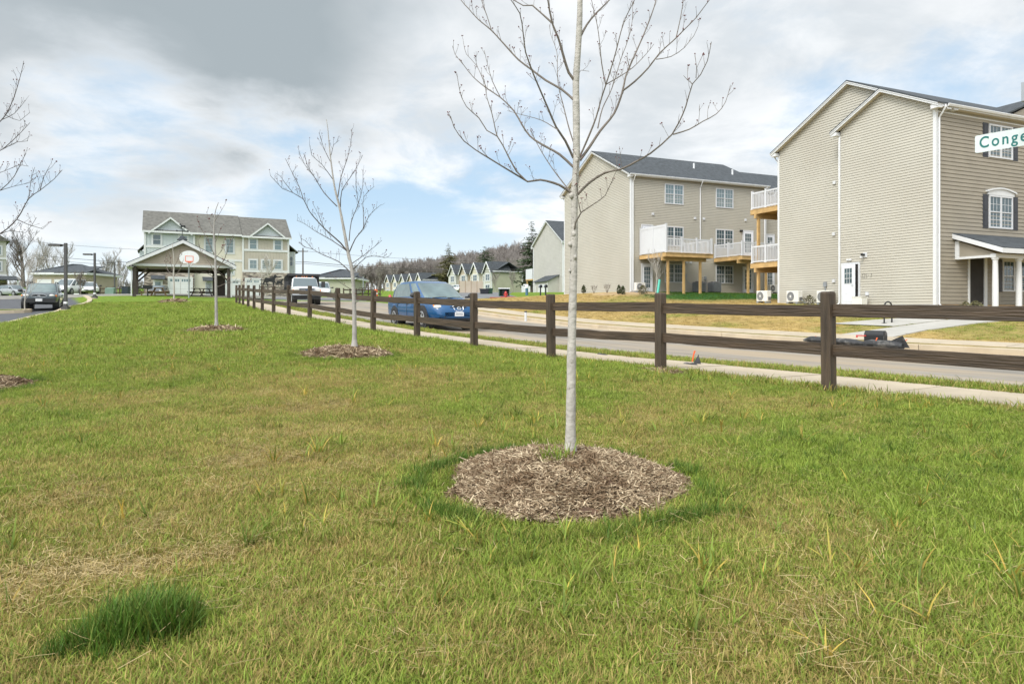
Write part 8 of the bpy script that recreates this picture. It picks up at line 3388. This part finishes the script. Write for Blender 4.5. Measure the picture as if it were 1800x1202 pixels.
# ------------------------------------------------------------------ the lawn: blades, tufts, straw
def blade_mat(name, base, tip, dry, rough=.55, dmix=1.0):
    m = bpy.data.materials.new(name)
    m.use_nodes = True
    nt = m.node_tree
    b = nt.nodes['Principled BSDF']
    b.inputs['Roughness'].default_value = rough
    b.inputs['Specular IOR Level'].default_value = .25

    def attr(n, t):
        a = nt.nodes.new('ShaderNodeAttribute')
        a.attribute_name = n
        a.attribute_type = t
        return a
    h, tone = attr('h', 'GEOMETRY'), attr('tone', 'GEOMETRY')
    d, tint = attr('dry', 'INSTANCER'), attr('tint', 'INSTANCER')

    def mixc(fac, c1_, c2_, bt='MIX'):
        x = nt.nodes.new('ShaderNodeMix')
        x.data_type = 'RGBA'
        x.blend_type = bt
        if isinstance(fac, float):
            x.inputs[0].default_value = fac
        else:
            nt.links.new(fac, x.inputs[0])
        for i, c in ((6, c1_), (7, c2_)):
            if isinstance(c, tuple):
                x.inputs[i].default_value = (*c, 1)
            else:
                nt.links.new(c, x.inputs[i])
        return x.outputs[2]
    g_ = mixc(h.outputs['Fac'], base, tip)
    # share of straw blades follows the dryness of the spot
    ad = nt.nodes.new('ShaderNodeMath')
    ad.operation = 'SUBTRACT'
    nt.links.new(d.outputs['Fac'], ad.inputs[0])
    nt.links.new(tone.outputs['Fac'], ad.inputs[1])
    mr = nt.nodes.new('ShaderNodeMapRange')
    mr.inputs[1].default_value = -.18
    mr.inputs[2].default_value = .18
    mr.inputs[4].default_value = dmix
    nt.links.new(ad.outputs[0], mr.inputs[0])
    c = mixc(mr.outputs[0], g_, dry)
    mv = nt.nodes.new('ShaderNodeMapRange')
    mv.inputs[3].default_value = .62
    mv.inputs[4].default_value = 1.38
    nt.links.new(tint.outputs['Fac'], mv.inputs[0])
    c = mixc(1.0, c, mv.outputs[0], 'MULTIPLY')
    nt.links.new(c, b.inputs['Base Color'])
    tr = nt.nodes.new('ShaderNodeBsdfTranslucent')
    nt.links.new(c, tr.inputs[0])
    ms = nt.nodes.new('ShaderNodeMixShader')
    ms.inputs[0].default_value = .28
    nt.links.new(b.outputs[0], ms.inputs[1])
    nt.links.new(tr.outputs[0], ms.inputs[2])
    nt.links.new(ms.outputs[0], nt.nodes['Material Output'].inputs[0])
    return m


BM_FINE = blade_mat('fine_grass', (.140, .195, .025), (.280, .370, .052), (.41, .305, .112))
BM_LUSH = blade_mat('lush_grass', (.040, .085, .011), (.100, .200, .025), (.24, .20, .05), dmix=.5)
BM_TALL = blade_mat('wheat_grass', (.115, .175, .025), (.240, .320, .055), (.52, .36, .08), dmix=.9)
BM_STRAW = blade_mat('straw', (.42, .31, .14), (.52, .41, .22), (.50, .39, .20), rough=.7)


def clump(seed, n, hmin, hmax, wid, spread, lean, curl, segs=3, flat=False):
    rk = random.Random(seed)
    vs, fs, H, T = [], [], [], []
    for _ in range(n):
        a, r = rk.uniform(0, 6.283), spread * math.sqrt(rk.random())
        p = Vector((r * math.cos(a), r * math.sin(a), -.004 if not flat else rk.uniform(.004, .02)))
        az = rk.uniform(0, 6.283)
        d = Vector((math.cos(az), math.sin(az), 0))
        s = Vector((-d.y, d.x, 0))
        hh_ = rk.uniform(hmin, hmax)
        th = rk.gauss(lean, lean * .5) if not flat else R(88)
        w = wid * rk.uniform(.7, 1.3)
        tone = rk.random()
        o = len(vs)
        for k in range(segs + 1):
            f = k / segs
            ww = w * (1 - f ** 1.6) if k < segs else 0
            if flat:
                ww = w * .5
            if k == segs and not flat:
                vs.append(p)
            else:
                vs += [p - s * ww, p + s * ww]
            H += [f] * (1 if (k == segs and not flat) else 2)
            T += [tone] * (1 if (k == segs and not flat) else 2)
            p = p + (d * math.sin(th) + Vector((0, 0, math.cos(th)))) * hh_ / segs
            th = th + curl * rk.uniform(.3, 1.2) if not flat else R(88 + rk.uniform(-6, 6))
        for k in range(segs):
            b = o + 2 * k
            if k == segs - 1 and not flat:
                fs.append((b, b + 1, b + 2))
            else:
                fs.append((b, b + 1, b + 3, b + 2))
    return vs, fs, H, T


def proto_coll(name, m, variants):
    c = bpy.data.collections.new(name)
    for i, (vs, fs, H, T) in enumerate(variants):
        me = bpy.data.meshes.new(name)
        me.from_pydata([tuple(v) for v in vs], [], fs)
        for nm, arr in (('h', H), ('tone', T)):
            a = me.attributes.new(nm, 'FLOAT', 'POINT')
            a.data.foreach_set('value', np.array(arr, np.float32))
        me.materials.append(m)
        c.objects.link(bpy.data.objects.new('%s_%02d' % (name, i), me))
    return c


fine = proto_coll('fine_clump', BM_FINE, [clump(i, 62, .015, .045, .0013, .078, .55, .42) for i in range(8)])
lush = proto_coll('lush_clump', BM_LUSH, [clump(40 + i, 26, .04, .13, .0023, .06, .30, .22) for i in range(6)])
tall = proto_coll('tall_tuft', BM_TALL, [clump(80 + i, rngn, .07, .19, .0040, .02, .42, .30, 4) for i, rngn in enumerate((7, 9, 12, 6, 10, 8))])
farg = proto_coll('far_clump', BM_FINE, [clump(120 + i, 40, .05, .11, .0048, .17, .45, .3) for i in range(6)])
strw = proto_coll('straw_bits', BM_STRAW, [clump(160 + i, k, .035, .12, .0019, .07, 0, 0, 2, True) for i, k in enumerate((1, 2, 1, 3, 1, 2))])
thatch = proto_coll('thatch', BM_STRAW, [clump(190 + i, 30, .015, .05, .0012, .09, 0, 0, 2, True) for i in range(5)])

rg = np.random.RandomState(21)


def in_view(x, y, m=1.06):
    px = x / np.maximum(y, .05) * F + 900
    py = HZ + E * F / np.maximum(y, .05)
    return (px > 900 - 900 * m) & (px < 900 + 900 * m) & (py < 1202 * 1.04 + 40)


def lawn_z(x, y):
    amp = np.exp(-np.hypot(x, y - 4) / 14)
    return gv(x, y) + amp * (0.035 * (vnoise(x, y, .55, 3) - .5) + 0.05 * (vnoise(x, y, 1.7, 4) - .5))


def off_mound(x, y, k=.97):
    ok = np.ones(len(x), bool)
    for mx, my, mr, _ in MOUND:
        ok &= np.hypot(x - mx, y - my) > mr * k
    return ok


def sample(n, x0, x1, y0, y1, power=1.0):
    y = y0 + (y1 - y0) * rg.rand(n) ** power
    x = rg.uniform(-1, 1, n) * (y * .80 + .35)
    return x, y


def make(name, coll, x, y, scl, nvar, tiltsd=.12, label=None, dry=None, dz=0.0, z=None):
    n = len(x)
    z = lawn_z(x, y) if z is None else z
    d = dryness(x, y) if dry is None else dry
    s = np.asarray(scl)
    o = scatter(name, np.stack([x, y, z + dz], 1), np.stack([rg.normal(0, tiltsd, n), rg.normal(0, tiltsd, n), rg.uniform(0, 6.283, n)], 1),
                np.stack([s, s, s], 1), rg.randint(0, nvar, n), coll, {'dry': d, 'tint': rg.rand(n)}, label)
    o['category'] = 'grass'
    return o


# near lawn
n1 = 128000
y = .9 + (12.5 - .9) * rg.rand(n1) ** 1.1
x = rg.uniform(-1, 1, n1) * (y * .82 + 1.6)
l, _i = lateral(x, y)
ok = (l < .16) & off_mound(x, y)
bare = np.clip((dryness(x, y) - .72) * 5, 0, .8)
ok &= rg.rand(n1) > bare
x, y = x[ok], y[ok]
d = dryness(x, y)
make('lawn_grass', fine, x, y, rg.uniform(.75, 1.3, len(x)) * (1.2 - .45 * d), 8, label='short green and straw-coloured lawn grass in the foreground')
# middle lawn
n2 = 62000
y = 7.0 * (46.0 / 7.0) ** rg.rand(n2)
x = rg.uniform(-1, 1, n2) * (y * .84 + 1.6)
l, _i = lateral(x, y)
k_, _k = lateral(x, y, KERBL, KNL)
ok = (l < .16) & (k_ < -.22) & off_mound(x, y) & (rg.rand(n2) < sstep(6.5, 12, y) * .85 + .15)
x, y = x[ok], y[ok]
d = np.clip(dryness(x, y) * .85 - .16 * sstep(9, 15, y), 0, 1)
make('lawn_grass', farg, x, y, rg.uniform(.7, 1.3, len(x)) * np.clip(.42 + (y - 7) / 16, .42, 1.2), 6, label='brighter green lawn rising towards the pavilion', dry=d)
# thatch on the worn ground
n3 = 13000
x, y = sample(n3, 0, 0, 1.5, 11.0)
l, _i = lateral(x, y)
ok = (l < .12) & off_mound(x, y, 1.05) & (rg.rand(n3) < np.clip((dryness(x, y) - .50) * 1.9, .015, 1))
x, y = x[ok], y[ok]
make('thatch', thatch, x, y, rg.uniform(.7, 1.4, len(x)), 5, .1, 'dead straw thatch lying between the grass', dz=.012)
# loose straw stalks
n4 = 2900
x, y = sample(n4, 0, 0, 1.5, 9.0)
l, _i = lateral(x, y)
ok = (l < .1) & off_mound(x, y, 1.0) & (rg.rand(n4) < .30 + .5 * (x > .3))
x, y = x[ok], y[ok]
make('straw', strw, x, y, rg.uniform(.6, 1.3, len(x)), 6, .08, 'loose dry straw stalks on the lawn', dz=.035)
# lush dark tufts: ring of the mounds, the lone tuft, the right foreground, the fence foot
parts_x, parts_y = [], []
for (mx, my, mr, _), cnt in zip(MOUND, (900, 300, 120, 60, 300)):
    a = rg.uniform(0, 6.283, cnt)
    if mr > .7 and my < 5:
        a = rg.normal(-.9, 1.15, cnt)
    r = mr * (1.11 + np.abs(rg.normal(0, .12, cnt)) * (.4 + 1.2 * vnoise(a, a * 0, .35, 5)))
    kp = rg.rand(cnt) < np.clip(2.2 * (vnoise(mx + r * np.cos(a), my + r * np.sin(a), .20, 31) - .28), 0, 1)
    a, r = a[kp], r[kp]
    parts_x.append(mx + r * np.cos(a))
    parts_y.append(my + r * np.sin(a))
Yc = E * F / (1105 - HZ)
Xc = (252 - 900) / F * Yc
a, r = rg.uniform(0, 6.283, 200), .125 * np.sqrt(rg.rand(200))
parts_x.append(Xc + r * np.cos(a) * .92)
parts_y.append(Yc + .02 + r * np.sin(a) * .75)
a, r = rg.uniform(0, 6.283, 40), .12 * np.sqrt(rg.rand(40))
parts_x.append(Xc - .09 + r * np.cos(a))
parts_y.append(Yc - .09 + r * np.sin(a) * .4)
a, r = rg.uniform(0, 6.283, 22), .22 * np.sqrt(rg.rand(22))
parts_x.append(Xc + r * np.cos(a))
parts_y.append(Yc + r * np.sin(a) * .7)
x, y = sample(9000, 0, 0, 1.5, 8.0)
wgt = np.clip((.24 - dryness(x, y)) * 3.4, 0, 1) * (rg.rand(9000) < .6) * (vnoise(x, y, .5, 44) > .42)
ok = rg.rand(9000) < wgt
parts_x.append(x[ok])
parts_y.append(y[ok])
x, y = np.concatenate(parts_x), np.concatenate(parts_y)
l, _i = lateral(x, y)
ok = (l < .1) & off_mound(x, y, .93) & (y > 1.4)
x, y = x[ok], y[ok]
sc_ = rg.uniform(.55, 1.05, len(x))
near_t = np.hypot(x - Xc, y - Yc) < .16
sc_ = np.where(near_t, sc_ * 1.25 * (1.1 - 2.2 * np.hypot(x - Xc, y - Yc)), sc_ * .80)
make('lush_grass', lush, x, y, sc_, 6, .18, 'thick dark green grass round the mulch and in single tufts', dry=np.zeros(len(x)) + rg.rand(len(x)) * .5)
# broad-bladed wheat-like tufts
n6 = 5200
x, y = sample(n6, 0, 0, 1.7, 15.0, .8)
l, _i = lateral(x, y)
wt = .10 + .45 * np.exp(-((l + .45) / .75) ** 2) + .35 * (fbm(x, y, .9, 15) > .55) * (x > -.4) + .12 * (y > 7)
ok = (l < .14) & off_mound(x, y, 1.02) & (rg.rand(n6) < wt)
x, y = x[ok], y[ok]
make('tall_tufts', tall, x, y, rg.uniform(.55, 1.15, len(x)), 6, .12, 'single taller tufts of broad yellow-green blades', dry=np.clip(rg.normal(.25, .2, len(x)), 0, 1))
# sprigs on the big mound
xs_, ys_ = [], []
for (px, py, k) in ((975, 848, 5), (968, 845, 4), (990, 846, 3), (795, 905, 4), (840, 915, 4), (985, 925, 4), (1110, 915, 4), (1150, 900, 3)):
    for _ in range(k):
        q = P(px + rg.normal(0, 8), py, 1)
        Yq = (E - .06) * F / (py - HZ)
        xs_.append(PX(px + rg.normal(0, 9), Yq))
        ys_.append(Yq + rg.normal(0, .03))
x, y = np.array(xs_), np.array(ys_)
mx, my, mr, mh = MOUND[0]
zz = gv(x, y) + np.maximum(mh * (1 - np.clip(np.hypot(x - mx, y - my) / mr, 0, 1) ** 2.4) - .012, 0)
make('mound_sprigs', tall, x, y, rg.uniform(.5, .9, len(x)), 6, .15, 'green sprigs growing out of the big mulch mound', dry=np.zeros(len(x)) + .08, z=zz)
# verge and pavement edges
n7 = 15000
s = rg.uniform(17, float(CS[i_road_end]), n7)
oo = np.where(rg.rand(n7) < .72, rg.uniform(1.72, 2.55, n7), rg.normal(.16, .07, n7))
xx = np.interp(s, CS, CURVE[:, 0]) + np.interp(s, CS, CN[:, 0]) * oo
yy = np.interp(s, CS, CURVE[:, 1]) + np.interp(s, CS, CN[:, 1]) * oo
ok = in_view(xx, yy) & (rg.rand(n7) < np.clip(14 / yy, .25, 1))
xx, yy, oo = xx[ok], yy[ok], oo[ok]
make('verge_grass', farg, xx, yy, rg.uniform(.5, 1.15, len(xx)) * .85, 6, .15, 'strip of grass between pavement and road', dry=np.clip(rg.normal(.22, .15, len(xx)), 0, 1), z=gv(xx, yy) - .01)
# short straw turf of the yard across the street
n8 = 26000
yy = rg.uniform(14, 52, n8)
xx = rg.uniform(-4, 32, n8)
l, _i = lateral(xx, yy)
u1, v1 = UV(A_B)
dx, dy = xx - B1.location.x, yy - B1.location.y
a1, b1 = dx * u1.x + dy * u1.y, dx * v1.x + dy * v1.y
dx, dy = xx - B2.location.x, yy - B2.location.y
a2, b2 = dx * u1.x + dy * u1.y, dx * v1.x + dy * v1.y
ok = (l > 13.9) & in_view(xx, yy, 1.02) & ~((a1 > -.2) & (b1 > -2.2) & (b1 < 10.2)) & ~((a2 > -.1) & (b2 > -.1))


def in_poly(x, y, poly):
    c = np.zeros(len(x), bool)
    n = len(poly)
    for i in range(n):
        (x1, y1), (x2, y2) = poly[i], poly[(i + 1) % n]
        cond = ((y1 > y) != (y2 > y)) & (x < (x2 - x1) * (y - y1) / (y2 - y1 + 1e-12) + x1)
        c ^= cond
    return c


ok &= ~in_poly(xx, yy, [(9.05, 20.6), (12.6, 23.2), (15.6, 25.0), (21.5, 27.6), (22.2, 26.3), (16.2, 23.9), (13.4, 22.2), (10.3, 19.4)])
ok &= ~in_poly(xx, yy, [(11.9, 25.6), (13.6, 26.2), (15.9, 26.6), (16.4, 25.5), (14.6, 24.6), (13.3, 23.85)])
bedm = np.exp(-(((xx - 8.6) / 2.6) ** 4 + ((yy - 50.4) / 1.6) ** 4))
sod = np.exp(-(((xx - 15.5) / 6.2) ** 4 + ((yy - 49.5) / 4.6) ** 4))
ok &= bedm < .3
xx, yy, sod = xx[ok], yy[ok], sod[ok]
dd = np.clip(1.15 - 1.4 * np.clip((fbm(xx, yy, 3.4, 8) - .50) * 3, 0, 1) + rg.normal(0, .1, len(xx)), 0, 1.2)
m_s = sod > .35
make('yard_turf', farg, xx[~m_s], yy[~m_s], rg.uniform(.45, .9, (~m_s).sum()), 6, .15, 'thin straw-coloured turf of the yard across the street', dry=dd[~m_s], z=gv(xx[~m_s], yy[~m_s]) - .01)
make('yard_turf', lush, xx[m_s], yy[m_s], rg.uniform(.9, 1.5, m_s.sum()), 6, .15, 'fresh dark green sod behind the sand house', dry=np.zeros(m_s.sum()), z=gv(xx[m_s], yy[m_s]) - .01)
# a leaf and a pale scrap on the lawn
